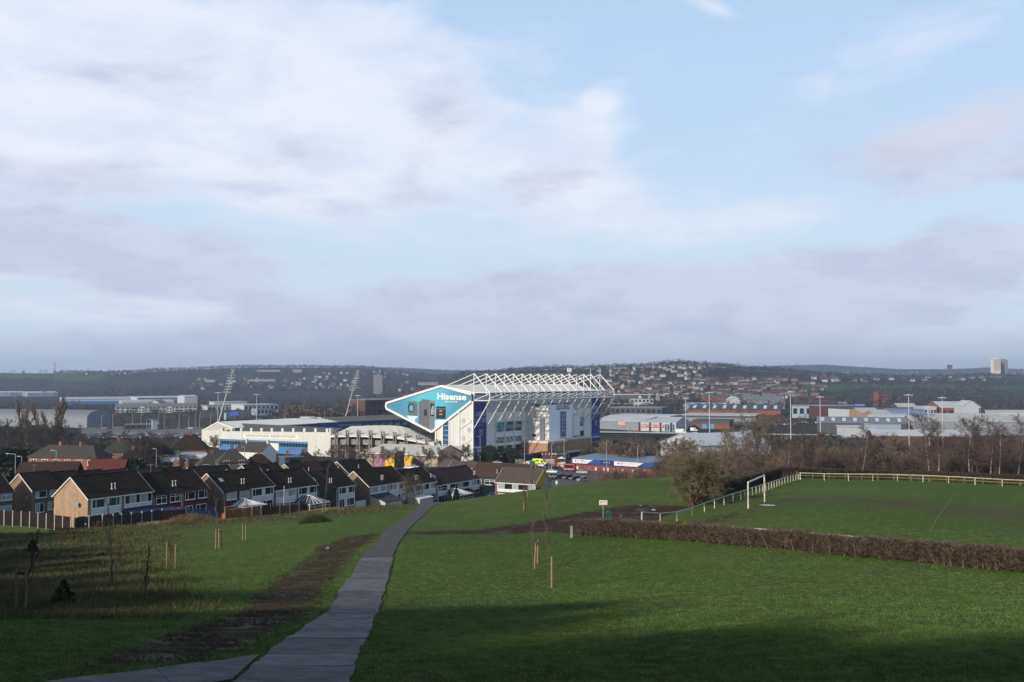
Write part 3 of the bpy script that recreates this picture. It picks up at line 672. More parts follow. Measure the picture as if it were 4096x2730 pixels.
def hedge(name, pts, w, h, n, label, mats, seed, rad=.011, ragged=.18, leaf=0.35):
 r = np.random.RandomState(seed); P = np.array([(p.x, p.y) for p in pts]); seg = np.linalg.norm(np.diff(P, axis=0), axis=1); L = np.concatenate([[0], np.cumsum(seg)])
 q = r.uniform(0, L[-1], n); X = np.interp(q, L, P[:, 0]); Y = np.interp(q, L, P[:, 1])
 i = np.clip(np.searchsorted(L, q) - 1, 0, len(seg) - 1); D = (np.diff(P, axis=0) / seg[:, None])[i]; Nn = np.stack([-D[:, 1], D[:, 0]], 1)
 lump = 1 + ragged * vnoise(q, q * 0, 1.1, seed) + ragged * .5 * vnoise(q, q * 0, 3.7, seed + 1)
 u = r.uniform(-1, 1, n); t = r.uniform(0, 1, n) ** .75
 off = u * w / 2 * (0.72 + .28 * t); X = X + Nn[:, 0] * off; Y = Y + Nn[:, 1] * off
 hh = h * lump; Z = gz_np(X, Y) + t * hh
 dv = r.normal(size=(n, 3)) * np.array([.55, .55, .35]); dv[:, 2] += .55; dv[:, :2] += Nn * (u * .5)[:, None]
 dv /= np.linalg.norm(dv, axis=1, keepdims=True); ln = r.uniform(.18, .55, n) * (1.15 - .55 * t)
 P0 = np.stack([X, Y, Z], 1); P1 = P0 + dv * ln[:, None]; top = gz_np(X, Y) + hh + .07; P1[:, 2] = np.minimum(P1[:, 2], top + r.uniform(-.05, .06, n))
 rr = rad * r.uniform(.6, 1.5, n); V, Fc = segs_np(P0, P1, rr, rr * .5, 3)
 g = thing(name, label, 'hedge', (pts[0].x, pts[0].y, pts[0].z)); lo = np.array(pts[0])
 mi = np.repeat(r.randint(0, len(mats), n), 3)
 link('branches', np_mesh('branches', V - lo, Fc, mats, mi), g)['kind'] = 'stuff'
 ns = int(L[-1] * 8.0); qs = r.uniform(0, L[-1], ns); Xs = np.interp(qs, L, P[:, 0]) + r.uniform(-w * .35, w * .35, ns); Ys = np.interp(qs, L, P[:, 1]) + r.uniform(-w * .35, w * .35, ns); Zs = gz_np(Xs, Ys)
 A = np.stack([Xs, Ys, Zs - .05], 1); B = A + np.stack([r.normal(0, .16, ns), r.normal(0, .16, ns), r.uniform(.5, .95, ns) * h], 1)
 V, Fc = segs_np(A, B, r.uniform(.015, .04, ns), r.uniform(.01, .02, ns), 5); link('stems', np_mesh('stems', V - lo, Fc, TWIG_T), g)['kind'] = 'stuff'
 m = int(n * leaf); j = r.randint(0, n, m); C = P0[j]; aa = r.normal(size=(m, 3)); bb = r.normal(size=(m, 3)); s = rad * 4.5
 V = np.stack([C - aa * s, C + aa * s, C + bb * s], 1).reshape(-1, 3)
 link('leaves', np_mesh('leaves', V - lo, np.arange(3 * m).reshape(-1, 3), M('dead_hedge_leaf', (.055, .036, .024), .9, .35, 1.5)), g)['kind'] = 'stuff'
 return g
H1 = M('hedge_twig', (.105, .078, .058), .9, .35, 1.2); H2 = M('hedge_twig_dark', (.045, .034, .028), .9, .3, 1.2); H3 = M('hedge_twig_pale', (.19, .145, .10), .9, .3, 1.2)
hedge('hedge', pw(HB), 1.35, 1.22, 64000, 'long clipped brown winter hedge across the near right field', [H1, H2, H3], 5, .011, .16, .18)
hb2 = [hit(2788, 2008), hit(2900, 1972), hit(3000, 1942), hit(3110, 1910)]
hedge('hedge', hb2, 2.0, 1.65, 26000, 'short dense brown hedge between the bushy tree and the pitch', [H1, H2], 6, .018, .07, .6)
hb3 = [Vector((p.x, p.y + 4.5, gz(p.x, p.y + 4.5))) for p in (hit(3160, 1915), hit(3600, 1922), hit(4096, 1947), hit(4700, 1968))]
hedge('hedge', hb3, 1.4, 1.5, 26000, 'long thin brown hedge behind the far rail of the pitch', [H1, H2], 7, .02, .06, .5)
bk_ = hedge('bramble_thicket', [gpx(-160, 131), gpx(60, 131), gpx(190, 133), gpx(300, 135)], 6.0, 1.1, 16000, 'dark bramble bank in the hollow below the brown panel fence', [H2, M('bramble_dark', (.040, .022, .018), .9, .3, 1.2)], 9, .02, .35, .5); bk_['category'] = 'brambles'
hw = hit(2768, 2022); ht = plant('hawthorn', hw, 1.0, 1.2, 'broad bushy leafless tree with reddish trunk beside the mud patch', name='hawthorn_tree')
r8 = np.random.RandomState(4)
def sapling_mesh(seed, H):
 S = grow(seed, H, .030, 2, (10, 3), (.24, .4), (.45, .5), (.02, .22), .022, .30)
 q = S; V, Fc = segs_np([tuple(s[0]) for s in q], [tuple(s[1]) for s in q], [max(s[2], .024 if s[4] == 0 else .012) for s in q], [max(s[3], .019 if s[4] == 0 else .010) for s in q], 5)
 return V, Fc
def sapling(px, py, Hpx, stakes, label, lean=0.0, seed=1, dark=False, tree=True):
 p = hit(px, py); H = Hpx / F * p.y * 1.0
 g = thing('staked_sapling', label, 'sapling', p, 0, 'young staked saplings planted on the hillside')
 if tree:
  V, Fc = sapling_mesh(seed, H); V[:, 0] += V[:, 2] * lean; link('stem', np_mesh('stem', V, Fc, BARK_D if dark else M('sapling_bark', (.10, .075, .060), .85, .2, 5)), g)
 for dx, dy, h, tilt in stakes:
  q = gp(p.x + dx, p.y + dy); MB().tube(q - Vector((0, 0, .3)), q + Vector((tilt * h, 0, h)), .048, n=8).build('stake', STAKE_D if dark else STAKE, g)
  c = q + Vector((tilt * h, 0, h - .14)); MB().bar(p + Vector((lean * (h - .14), 0, c.z - p.z)), c, .06, .09).build('tie', BLACK, g)
SAP = [(2192,2352,405,[(.17,-.10,1.45,.0)],'tallest bare sapling with one stake in the open grass by the path',.02,3,0),
  (2130,2276,240,[(.10,-.05,1.45,.06),(.36,3.2,1.4,.03)],'leaning bare sapling just behind the tallest staked one',.07,4,0),
  (2092,2044,90,[(.10,-.02,1.9,.0),(.28,.2,1.9,.0)],'slim sapling with pale stakes standing before the murals house',.0,5,0),
  (2098,1990,60,[(.0,.1,1.5,.0),(.35,.1,1.5,.0)],'small sapling up the slope behind the pale double stakes',.0,6,0),
  (2126,1962,70,[(-.3,.0,1.5,.0),(.35,.0,1.6,.0)],'sapling in pale stakes before the white porch of the murals house',.0,7,0),
  (2152,1955,110,[(-.2,.0,1.3,.02),(.1,.0,1.35,.04)],'sapling with twin stakes in front of the yellow mural',.0,8,0),
  (873,2196,210,[(-.22,0,1.5,.03),(.10,-.1,1.55,-.02),(.24,.1,1.5,-.04)],'bare sapling within three stakes near the brushwood heap',.0,9,0),
  (976,2162,205,[(-.12,0,1.45,.0),(.14,0,1.45,.0)],'bare sapling with two short stakes left of the mud strip',.0,10,0),
  (682,2276,170,[(-.22,0,1.5,.0),(.28,0,1.4,.0)],'thin sapling between two tan stakes in the rough grass',.0,11,0),
  (450,2350,375,[(-.12,.0,1.35,.02),(.10,.0,1.4,.02)],'tall dark sapling with sweeping side branches in the rough grass',.02,12,1),
  (82,2445,320,[(-.15,0,1.35,.0),(.16,0,1.4,.0)],'dark leaning sapling with thick stakes in the lower rough grass',.14,13,1),
  (1297,2052,200,[(-.15,0,1.5,.0),(.18,0,1.3,.0)],'pale sapling on the field edge before the dark glass conservatory',.02,14,0),
  (1343,2037,70,[(-.12,0,1.3,.0),(.14,0,1.3,.0)],'short stakes with a stub of sapling between two little pines',.0,15,0),
  (1421,2026,150,[(-.12,0,1.2,.0),(.12,0,1.2,.0)],'dark sapling with short stakes before the white walled house',.0,16,0),
  (1487,2011,60,[(-.12,0,1.3,.0),(.12,0,1.4,.0)],'stakes in tan grass before the grey garage roof',.0,17,0),
  (1565,1997,75,[(-.12,0,1.1,.0),(.12,0,1.0,.0)],'thin sapling in tan grass beside the pergola',.0,18,0)]
for (px, py, hp, st, lb, ln, sd, dk) in SAP: sapling(px, py, hp, st, lb, ln, sd, dk)
sp = hit(574, 2416); g = thing('young_sapling', 'unstaked bare sapling with one long side branch in dark grass', 'sapling', sp); V, Fc = sapling_mesh(22, 2.2); link('stem', np_mesh('stem', V, Fc, BARK_D), g)
bt = hit(1830, 1998); plant('scrub0', gp(bt.x, 141), .72, 1.0, 'bare many stemmed young tree at the top end of the path', name='bare_tree')
for (px, py, s, lb) in [(1283,2024,1.25,'small pine leftmost of the three on the field edge'),(1345,2022,1.45,'widest small pine in the middle of the field edge'),(1398,2016,1.1,'small neat pine before the white house wall'),
      (254,2425,.6,'dark young pine on a thin stem beside the rough grass'),(130,2215,.75,'dark broad pine on the rough bank at the far corner')]:
 plant('pinelet', hit(px, py), s, None, lb, 'pine', 'young_pine', 'young pines on the rough bank')
for (px, py, s, lb) in [(250,2150,.9,'rust leaved shrub below the end of the panel fence'),(130,2160,1.0,'rust leaved shrub on the bank near the corner'),(505,2160,.9,'rust leaved shrub beside the tall dark sapling'),(390,2118,1.2,'red leaved shrub at the foot of the dark fence'),(1380,2032,.6,'red weed clump between two little pines'),(650,2390,.5,'reddish weed clump beside the unstaked sapling')]:
 plant('rustbush', hit(px, py), s, None, lb, 'shrub', 'rusty_shrub', 'rust leaved shrubs on the bank')
def clods(pts, n, seed, label):
 r = np.random.RandomState(seed); P = np.array([(p.x, p.y) for p in pts]); lo, hi = P.min(0), P.max(0); x = r.uniform(lo[0], hi[0], n); y = r.uniform(lo[1], hi[1], n); k = poly_mask(x, y, pts, .5) > .6; k &= vnoise(x, y, 2.1, seed) > -.15; x, y = x[k], y[k]; m = len(x)
 C = np.stack([x, y, gz_np(x, y) - .03], 1); s = r.uniform(.012, .055, (m, 1)); D = [np.array(v) for v in ((-1, -.6, 0), (1, -.5, 0), (.1, 1, 0), (.1, 0, .9))]
 V = np.stack([C + v * s * r.uniform(.6, 1.3, (m, 3)) for v in D], 1).reshape(-1, 3); b = (np.arange(m) * 4)[:, None, None]; Fc = (b + np.array([[0, 1, 3], [1, 2, 3], [2, 0, 3]])[None]).reshape(-1, 3)
 o = link('mud_clods', np_mesh('mud_clods', V, Fc, M('wet_clod', (.062, .042, .030), .85, .35, 2, spec=.1, world=True))); props(o, label, None, None, 'stuff')
clods(MUD[1][0], 34000, 3, 'churned clods of earth in the strip beside the path'); clods(MUD[0][0], 22000, 4, 'churned clods of earth in the mud patch before the hedge')
def heap(px, py, rx, rz, n, mat, name, label, cat, ln=.5, rad=.012):
 c = hit(px, py); r = np.random.RandomState(px); a = r.uniform(0, 6.28, n); q = np.sqrt(r.uniform(0, 1, n)); X = c.x + np.cos(a) * q * rx; Y = c.y + np.sin(a) * q * rx * .6
 Z = gz_np(X, Y) + r.uniform(0, 1, n) * rz * (1 - q ** 2) * (1 + .3 * np.sin(a * 4)); dv = r.normal(size=(n, 3)) * np.array([1, 1, .45]); dv /= np.linalg.norm(dv, axis=1, keepdims=True)
 P0 = np.stack([X, Y, Z], 1); V, Fc = segs_np(P0, P0 + dv * r.uniform(.4, 1.2, (n, 1)) * ln, np.full(n, rad), np.full(n, rad * .5), 3)
 o = link(name, np_mesh(name, V - np.array(c), Fc, mat)); o.location = c; props(o, label, cat)
heap(770, 2092, 3.0, .95, 5200, M('dead_brushwood', (.17, .125, .075), .9, .3, 2), 'brushwood_heap', 'tan heap of dead brushwood and grass beside the blue fence', 'heap', .6, .016)
heap(1262, 2090, 1.6, .75, 2600, M('turf_tussock', (.040, .060, .018), .9, .4, 2), 'turf_mound', 'dark turf mound standing out of the grass left of the path', 'mound', .35, .016)
def dog_sign():
 p = hit(2413, 2088); z = p.z; g = thing('dog_sign', 'white rectangular dog notice with red rim on a grey pole behind the hedge', 'sign', p)
 h = (2088 - 2002) / F * p.y; wpx = 34 / F * p.y; hp = 20 / F * p.y
 MB().tube(p - Vector((0, 0, .3)), p + Vector((0, 0, h)), .03, n=8).build('pole', GALV, g)
 c = p + Vector((0, -.05, h - hp / 2)); x0 = c.x - wpx / 2; z0 = c.z - hp / 2
 MB().box(x0, x0 + wpx, c.y - .015, c.y + .015, z0, z0 + hp).build('plate', M('sign_red_rim', (.55, .25, .20), .5, .05), g)
 pl = MB().box(x0 + .03, x0 + wpx - .03, c.y - .022, c.y - .016, z0 + .05, z0 + hp - .03).build('sign_face', WHITE, g)
 ink = M('sign_ink', (.03, .03, .03), .6, 0); y = c.y - .026
 fx = lambda a, b: (x0 + wpx * a, y, z0 + hp * b)
 MB().poly([fx(.14,.55),(fx(.17,.48)),fx(.18,.38),fx(.20,.38),fx(.205,.5),fx(.27,.52),fx(.275,.38),fx(.295,.38),fx(.30,.56),fx(.33,.68),fx(.37,.70),fx(.36,.76),fx(.32,.78),fx(.29,.68),fx(.20,.62),fx(.16,.62)]).build('dog_print', ink, g)
 MB().poly([fx(.09,.40),fx(.11,.40),fx(.115,.50),fx(.09,.52)]).build('scoop_print', ink, g)
 lettering(g, 'Dog Walkers', ink, fx(.42,.62), (1,0,0), (0,0,1), wpx*.46, hp*.12); lettering(g, 'be aware', ink, fx(.46,.42), (1,0,0), (0,0,1), wpx*.36, hp*.10)
dog_sign()
bp = hit(2424, 2098); bn = thing('dog_bin', 'dark green dog waste bin behind the hedge beside the notice', 'bin', gp(bp.x + .25, bp.y))
GRN = M('bin_green', (.012, .055, .045), .5, .1); q = bn.location
MB().box(q.x - .22, q.x + .22, q.y - .2, q.y + .2, q.z + .25, q.z + .95).build('body', GRN, bn); MB().prism([(q.x-.25,q.y-.22,q.z+.95),(q.x+.25,q.y-.22,q.z+.95),(q.x+.12,q.y-.1,q.z+1.15),(q.x-.12,q.y-.1,q.z+1.15)], (0,.4,0)).build('lid', GRN, bn); MB().tube(q-Vector((0,0,.2)), q+Vector((0,0,1.3)), .035).build('post', BLACK, bn)
cp = hit(2286, 2152); mk = thing('concrete_marker', 'short lichened concrete post standing at the near hedge end', 'post', cp); MB().box(cp.x-.10,cp.x+.10,cp.y-.09,cp.y+.09,cp.z-.2,cp.z+.88).build('shaft', M('lichen_concrete', (.30,.31,.26), .9, 0, 6, col2=(.16,.18,.13)), mk); MB().prism([(cp.x-.10,cp.y-.09,cp.z+.88),(cp.x+.10,cp.y-.09,cp.z+.88),(cp.x,cp.y-.09,cp.z+.98)], (0,.18,0)).build('cap', M('lichen_concrete',(0,0,0)), mk)
fb = hit(2855, 1897);
def blades(name, x, y, h, w, lean, mat, label, seed, nb=3, spread=.05):
 r = np.random.RandomState(seed); n = len(x) * nb
 X = np.repeat(x, nb) + r.normal(0, spread, n); Y = np.repeat(y, nb) + r.normal(0, spread, n); Z = gz_np(X, Y) - .01
 a = r.uniform(0, 6.28, n); hh = np.repeat(h, nb) * r.uniform(.5, 1.2, n); ww = np.repeat(w, nb); l = hh * r.uniform(.1, lean, n); b = r.uniform(0, 6.28, n)
 S = np.stack([np.cos(a) * ww, np.sin(a) * ww, a * 0], 1); C = np.stack([X, Y, Z], 1); T = C + np.stack([np.cos(b) * l, np.sin(b) * l, hh], 1)
 V = np.stack([C - S, C + S, T], 1).reshape(-1, 3)
 o = link(name, np_mesh(name, V, np.arange(3 * n).reshape(-1, 3), mat)); props(o, label, None, None, 'stuff')
def blade_mat(name, a, b, c, s):
 m = bpy.data.materials.new(name); m.use_nodes = True; t = NT(m.node_tree); P = t.n('ShaderNodeNewGeometry').outputs['Position']
 k = t.mix(t.ramp(t.noise(P, s, 4, .65), .35, .65), a, b); k = t.mix(t.ramp(t.noise(P, 9.0, 2, .6), .55, .75), k, c); f = t.ramp(t.noise(P, 2.3, 5, .65), .32, .68, .62, 1.30, False); k = t.mix(1.0, k, t.n('ShaderNodeCombineColor', i_0=f, i_1=f, i_2=f).outputs[0], 'MULTIPLY')
 bs = t.n('ShaderNodeBsdfPrincipled', i_Roughness=.8); t.put(bs.inputs['Base Color'], k); bs.inputs['Specular IOR Level'].default_value = .2
 t.put(t.n('ShaderNodeOutputMaterial').inputs[0], bs.outputs[0]); return m
def scatter(n, d0, d1, seed, px0=-250, px1=4350, keep=None):
 r = np.random.RandomState(seed); d = np.sqrt(r.uniform(d0 ** 2, d1 ** 2, n)) if d1 < 40 else np.exp(r.uniform(math.log(d0), math.log(d1), n)); px = r.uniform(px0, px1, n); x = (px - 2048) / F * d
 mud, rough = ground_masks(x, d)
 return x, d, mud, rough, r
LAWN = blade_mat('lawn_blades', (.064, .122, .021), (.100, .160, .033), (.17, .18, .06), .7)
PTH = [(PL[i], PL[i + 1], PR[i + 1], PR[i]) for i in range(len(PL) - 1)]
def on_path(x, y):
 m = poly_mask(x, y, PL + PR[::-1], .12); b = poly_mask(x, y, pw([(1040,2622),(620,2678),(180,2732),(-100,2768),(-100,2860),(420,2800),(930,2725)]), .1); return np.maximum(m, b) > .35
x, y, mud, rough, r = scatter(105000, 12.5, 75, 41); nz = vnoise(x, y, .9, 31) * .5 + .5
ok = (r.uniform(0, 1, len(x)) > mud * 1.5 + .0) & (rough < .6) & ~on_path(x, y); x, y = x[ok], y[ok]
blades('grass', x, y, (.045 + .035 * nz[ok]), .006 + .00016 * y, .9, LAWN, 'short mown green grass of the near field', 42, 4, .06)
ROUGHM = blade_mat('rough_blades', (.050, .062, .020), (.125, .098, .050), (.070, .050, .032), .5)
x, y, mud, rough, r = scatter(60000, 28, 135, 43, -300, 1700); ok = (rough > r.uniform(.1, .7, len(x))) & (vnoise(x, y, .8, 44) + r.uniform(-.5, .5, len(x)) > -.15) & ~on_path(x, y); x, y = x[ok], y[ok]
blades('rough_grass', x, y, np.full(len(x), .28) * (1 + .5 * vnoise(x, y, .5, 45)), .008 + .0002 * y, .8, ROUGHM, 'rough unmown tan and green grass on the bank', 46, 4, .12)
TAN = blade_mat('tan_blades', (.30, .21, .11), (.22, .155, .085), (.12, .12, .05), .8)
P = pw([(600,2100),(760,2090),(900,2076),(1100,2058),(1300,2044),(1450,2030),(1560,2018),(1630,2010)]); r = np.random.RandomState(47); q = r.uniform(0, len(P) - 1.001, 26000); i = q.astype(int); f = q - i
PX = np.array([(p.x, p.y) for p in P]); x = PX[i, 0] * (1 - f) + PX[i + 1, 0] * f + r.normal(0, .8, len(q)); y = PX[i, 1] * (1 - f) + PX[i + 1, 1] * f + r.normal(1.5, 2.4, len(q))
blades('dry_grass', x, y, np.full(len(x), .42) * (1 + .5 * vnoise(x, y, .6, 48)), np.full(len(x), .022), .6, TAN, 'band of dry tan grass along the field edge before the houses', 49, 3, .15)
# housing estate
ROOF = M('concrete_roof_tile', (.024, .019, .016), .95, .25, 1.2, col2=(.040, .029, .022), spec=.08); ROOF_M = M('mossy_roof_tile', (.036, .030, .019), .95, 0, .9, col2=(.020, .017, .014), spec=.08)
ROOF_R = M('red_roof_tile', (.10, .028, .023), .8, .2, 1.5); ROOF_DR = M('maroon_roof_tile', (.042, .020, .017), .85, .2, 1.2); ROOF_B = M('brown_roof_tile', (.055, .030, .024), .85, .2, 1.2); ROOF_G = M('grey_roof_tile', (.052, .048, .042), .85, .2, 1.2); ROOF_GB = M('weathered_roof_tile', (.075, .058, .048), .85, .25, 1.6)
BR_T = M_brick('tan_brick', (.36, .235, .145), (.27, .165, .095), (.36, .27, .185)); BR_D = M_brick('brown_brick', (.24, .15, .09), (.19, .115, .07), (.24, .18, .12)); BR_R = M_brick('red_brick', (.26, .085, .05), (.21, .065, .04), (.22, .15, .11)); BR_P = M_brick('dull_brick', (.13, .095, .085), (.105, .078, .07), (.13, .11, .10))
CLADW = M_clad('white_weatherboard', (.64, .66, .69), .16, 'h', .3, .5, .05, .8); CLADR = M_clad('maroon_tile_hanging', (.085, .022, .022), .14, 'h', .4, .8, .2, .7); CLADK = M_clad('black_weatherboard', (.03, .035, .042), .16, 'h', .4, .6, .1, .6); RENDER_D = M('dark_render', (.105, .085, .082), .9, .2, 2)
UPVC = M('window_frame_white', (.80, .80, .80), .4, .04); GL_D = M('window_glass_dark', (.016, .022, .022), .06, .2, 1.0, spec=.6); GL_G = M('window_glass_greenish', (.035, .055, .040), .08, .2, 1.0, spec=.6); GL_C = M('window_net_curtain', (.28, .32, .32), .3, .25, 3, spec=.5); FRAME_K = M('window_frame_dark', (.04, .04, .045), .5, .05)
BARGE = M('white_bargeboard', (.62, .61, .59), .6, .1); DARKW = M('creosoted_panel', (.045, .030, .024), .9, .25, 2); REDB = M('alarm_box_red', (.45, .02, .03), .5, 0); FLUE = M('flue_metal', (.50, .49, .48), .5, .2, 6)
def window(par, x0, x1, z0, z1, y, cols=2, pane=GL_D, frame=UPVC, top=False, fw=.075, sill=True):
 mb = MB(); d = .05
 mb.box(x0, x1, y - d, y, z0, z0 + fw); mb.box(x0, x1, y - d, y, z1 - fw, z1); mb.box(x0, x0 + fw, y - d, y, z0 + fw, z1 - fw); mb.box(x1 - fw, x1, y - d, y, z0 + fw, z1 - fw)
 cuts = [x0 + (x1 - x0) * c for c in (cols if isinstance(cols, (list, tuple)) else [k / cols for k in range(1, cols)])]
 for c in cuts: mb.box(c - fw / 2, c + fw / 2, y - d, y, z0 + fw, z1 - fw)
 if top:
  e = [x0] + cuts + [x1]; zz = z1 - (z1 - z0) * .3
  for a, b in zip(e[:-1], e[1:]): mb.box(a + fw, b - fw, y - d - .003, y, zz - fw / 2, zz + fw / 2)
 if sill: mb.box(x0 - .06, x1 + .06, y - d - .08, y + .001, z0 - .07, z0 - .002)
 w = mb.build('window', frame, par)
 e = [x0 + fw] + cuts + [x1 - fw]
 for i, (a, b) in enumerate(zip(e[:-1], e[1:])): MB().box(a, b, y - .022, y - .008, z0 + fw, z1 - fw).build('pane', pane if not isinstance(pane, (list, tuple)) else pane[i % len(pane)], w)
 return w
def tiled_roof(par, x0, x1, y0, y1, ze, zr, mat, over=.3, verge=.12, n=14, hipL=0.0, hipR=0.0, t=.085):
 mb = MB(); ym = (y0 + y1) / 2; xa, xb = x0 - verge, x1 + verge
 for s in (-1, 1):
  ye = ym + s * ((y1 - y0) / 2 + over); ze2 = ze - (zr - ze) * over / ((y1 - y0) / 2)
  for i in range(n):
   a, b = i / n, (i + 1) / n; ya, yb = ye + (ym - ye) * a, ye + (ym - ye) * b; za, zb = ze2 + (zr - ze2) * a, ze2 + (zr - ze2) * b
   L = lambda q, h: xa + hipL * q; Rr = lambda q, h: xb - hipR * q
   mb.quad((L(a,0), ya, za + t), (Rr(a,0), ya, za + t), (Rr(b,0), yb, zb + .004), (L(b,0), yb, zb + .004)); mb.quad((L(a,0), ya, za - .01), (Rr(a,0), ya, za - .01), (Rr(a,0), ya, za + t), (L(a,0), ya, za + t))
 for (xx, hp) in ((xa, hipL), (xb, -hipR)):
  if not hp: continue
  mb.poly([(xx, y0 - over, ze - (zr - ze) * over / ((y1 - y0) / 2)), (xx, y1 + over, ze - (zr - ze) * over / ((y1 - y0) / 2)), (xx + hp, ym, zr)])
 r = mb.build('roof', mat, par)
 MB().tube((xa + hipL, ym, zr + .03), (xb - hipR, ym, zr + .03), .13, n=8).build('ridge_tiles', mat, r)
 return r
def gable_wall(par, w, dep, h, hr, mat, z0=-1.5):
 mb = MB(); P = [(0, 0, z0), (0, dep, z0), (0, dep, h), (0, dep / 2, hr), (0, 0, h)]; mb.prism(P, (w, 0, 0)); return mb.build('wall', mat, par)
def terrace(name, label, P, z, rz, w=6.3, dep=8.3, h=5.0, rise=3.1, roof=ROOF, gable=BR_D, upper=CLADW, lower=CLADW, panes=GL_D, left_end=False, right_end=False, flues=1, barge=BARGE, win='a', sky=0, pier=True, tv=False, detail=True, dish=False, alarm=False, down=True, chimney=False):
 g = thing(name, label, 'house', (0, 0, 0), 0, 'terraced houses below the park')
 gable_wall(g, w, dep, h, h + rise - .1, gable); tiled_roof(g, 0, w, 0, dep, h, h + rise, roof, verge=.14 if (left_end or right_end) else -.002)
 rf = [c for c in g.children if c.name.startswith('roof')][0]
 ex = lambda s: (.0 if s else 0)
 MB().box(.02, w - .02, -.34, -.20, h - .33, h - .20).build('gutter', M('gutter_pvc', (.5, .5, .5) if upper is CLADW else (.05, .05, .05), .5, .05) if False else (UPVC if upper is CLADW else FRAME_K), g)
 zz = h + .02; pitch = rise / (dep / 2)
 for e, xx in ((left_end, -.20), (right_end, w + .14)):
  if e:
   for s in (0, 1):
    ya, yb = (-.34, dep / 2) if s == 0 else (dep + .34, dep / 2)
    MB().bar((xx + .03, ya, h - .34 * pitch - .06), (xx + .03, yb, h + rise - .06), .06, .17).build('bargeboard', barge, g)
 if detail:
  if pier: MB().box(-.004 if left_end else .0, .55, -.07, -.003, -1.5, h - .36).build('pier', gable, g)
  a = .6 if pier else .1
  MB().box(a, w - .06, -.06, -.004, 2.55, h - .36).build('upper_cladding', upper, g)
  if down: MB().box(a, w - .06, -.055, -.004, .45, 2.50).build('lower_cladding', lower, g)
  m = (w - a) ; f = FRAME_K if win == 'k' else UPVC
  if win in ('a', 'k'):
   window(g, a + .18, a + m * .45, 3.25, 4.62, -.06, [.30], panes, f); window(g, a + m * .58, w - .25, 3.25, 4.62, -.06, [.70], panes, f)
  elif win == 'b':
   window(g, a + .15, a + m * .42, 3.2, 4.6, -.06, [.5], panes, f, True); window(g, a + m * .55, w - .3, 3.2, 4.6, -.06, [.5], panes, f, True)
  elif win == 'c':
   window(g, a + .12, w - .15, 3.2, 4.62, -.06, [.18, .40, .55, .84], panes, f)
  window(g, w * .55, w - .35, .55, 2.2, -.06, [.35], panes, f); window(g, a + .2, w * .42, .3, 2.2, -.06, [.5], panes, f)
 if flues:
  for k in range(flues):
   x = w - .5 + (-.45 if k else .2) - (.0 if right_end else 0); x = min(x, w - .15) if not right_end else x - .4; y = dep * .13; zf = h + y * pitch
   mb = MB(); mb.tube((x, y, zf - .1), (x, y, zf + .85), .085, n=10); mb.tube((x, y, zf + .75), (x, y, zf + 1.0), .12, n=10); mb.lathe((x, y, zf - .05), [(.22, 0), (.16, .12), (.09, .2)], 10); mb.build('flue', FLUE, g)
 if sky:
  y = dep * .28; zf = h + y * pitch; x = w * (.25 if sky == 1 else .7); n = Vector((0, -math.sin(math.atan(pitch)), math.cos(math.atan(pitch)))); u = Vector((0, math.cos(math.atan(pitch)), math.sin(math.atan(pitch)))); c = Vector((x, y, zf)) + n * .10
  mb = MB(); q = [c - Vector((.4, 0, 0)) - u * .5, c + Vector((.4, 0, 0)) - u * .5, c + Vector((.4, 0, 0)) + u * .5, c - Vector((.4, 0, 0)) + u * .5]; mb.prism(q, n * .06); mb.build('roof_window', M('roof_window_glass', (.30, .36, .44), .08, 0, spec=.7), g)
 if tv:
  x = w * .5; zt = h + rise; mb = MB(); mb.tube((x, dep / 2, zt - .1), (x, dep / 2, zt + 1.6), .025, n=6)
  for k in range(5): mb.tube((x - .6 + k * .3, dep / 2 - .28, zt + 1.5), (x - .6 + k * .3, dep / 2 + .28, zt + 1.5), .012, n=4)
  mb.tube((x - .7, dep / 2, zt + 1.5), (x + .7, dep / 2, zt + 1.5), .015, n=4); mb.build('aerial', GALV, g)
 if dish and left_end:
  mb = MB(); c = Vector((-.35, 2.0 if dish == 1 else 1.0, 3.9 if dish == 1 else 3.4)); mb.lathe((0, 0, 0), [(.02, 0), (.22, .04), (.36, .12), (.38, .14)], 14)
  mt = Matrix.Translation(c) @ Matrix.Rotation(R(-75), 4, 'Y'); mb.v = [tuple(mt @ Vector(v)) for v in mb.v]; mb.tube(c, c + Vector((.36, 0, -.1)), .03, n=6); mb.build('satellite_dish', M('dish_grey', (.22, .22, .23), .5, .1), g)
  MB().tube((-.02, 2.0, -1), (-.02, 2.0, 3.8), .015, n=5).build('cable', BLACK, g)
 if alarm: MB().box(w * .5, w * .5 + .22, -.16, -.06, 3.9 if alarm == 2 else 2.0, 4.3 if alarm == 2 else 2.4).build('alarm_box', REDB, g)
 if down: MB().tube((w - .03, -.12, -1), (w - .03, -.12, h - .3), .04, n=6).build('downpipe', UPVC if left_end else FRAME_K, g)
 if chimney:
  MB().box(w - .5, w + .3, dep / 2 - .3, dep / 2 + .3, h + rise - .5, h + rise + 1.0).build('chimney', BR_R, rf)
  for k in (-.15, .15): MB().tube((w - .1 + k, dep / 2, h + rise + 1.0), (w - .1 + k, dep / 2, h + rise + 1.35), .1, .08, 8).build('chimney_pot', M('terracotta', (.30, .12, .06), .8, .1), rf)
 g.location = (P.x, P.y, z); g.rotation_euler = (0, 0, rz); return g
RZ = math.atan2(GU.y, GU.x)
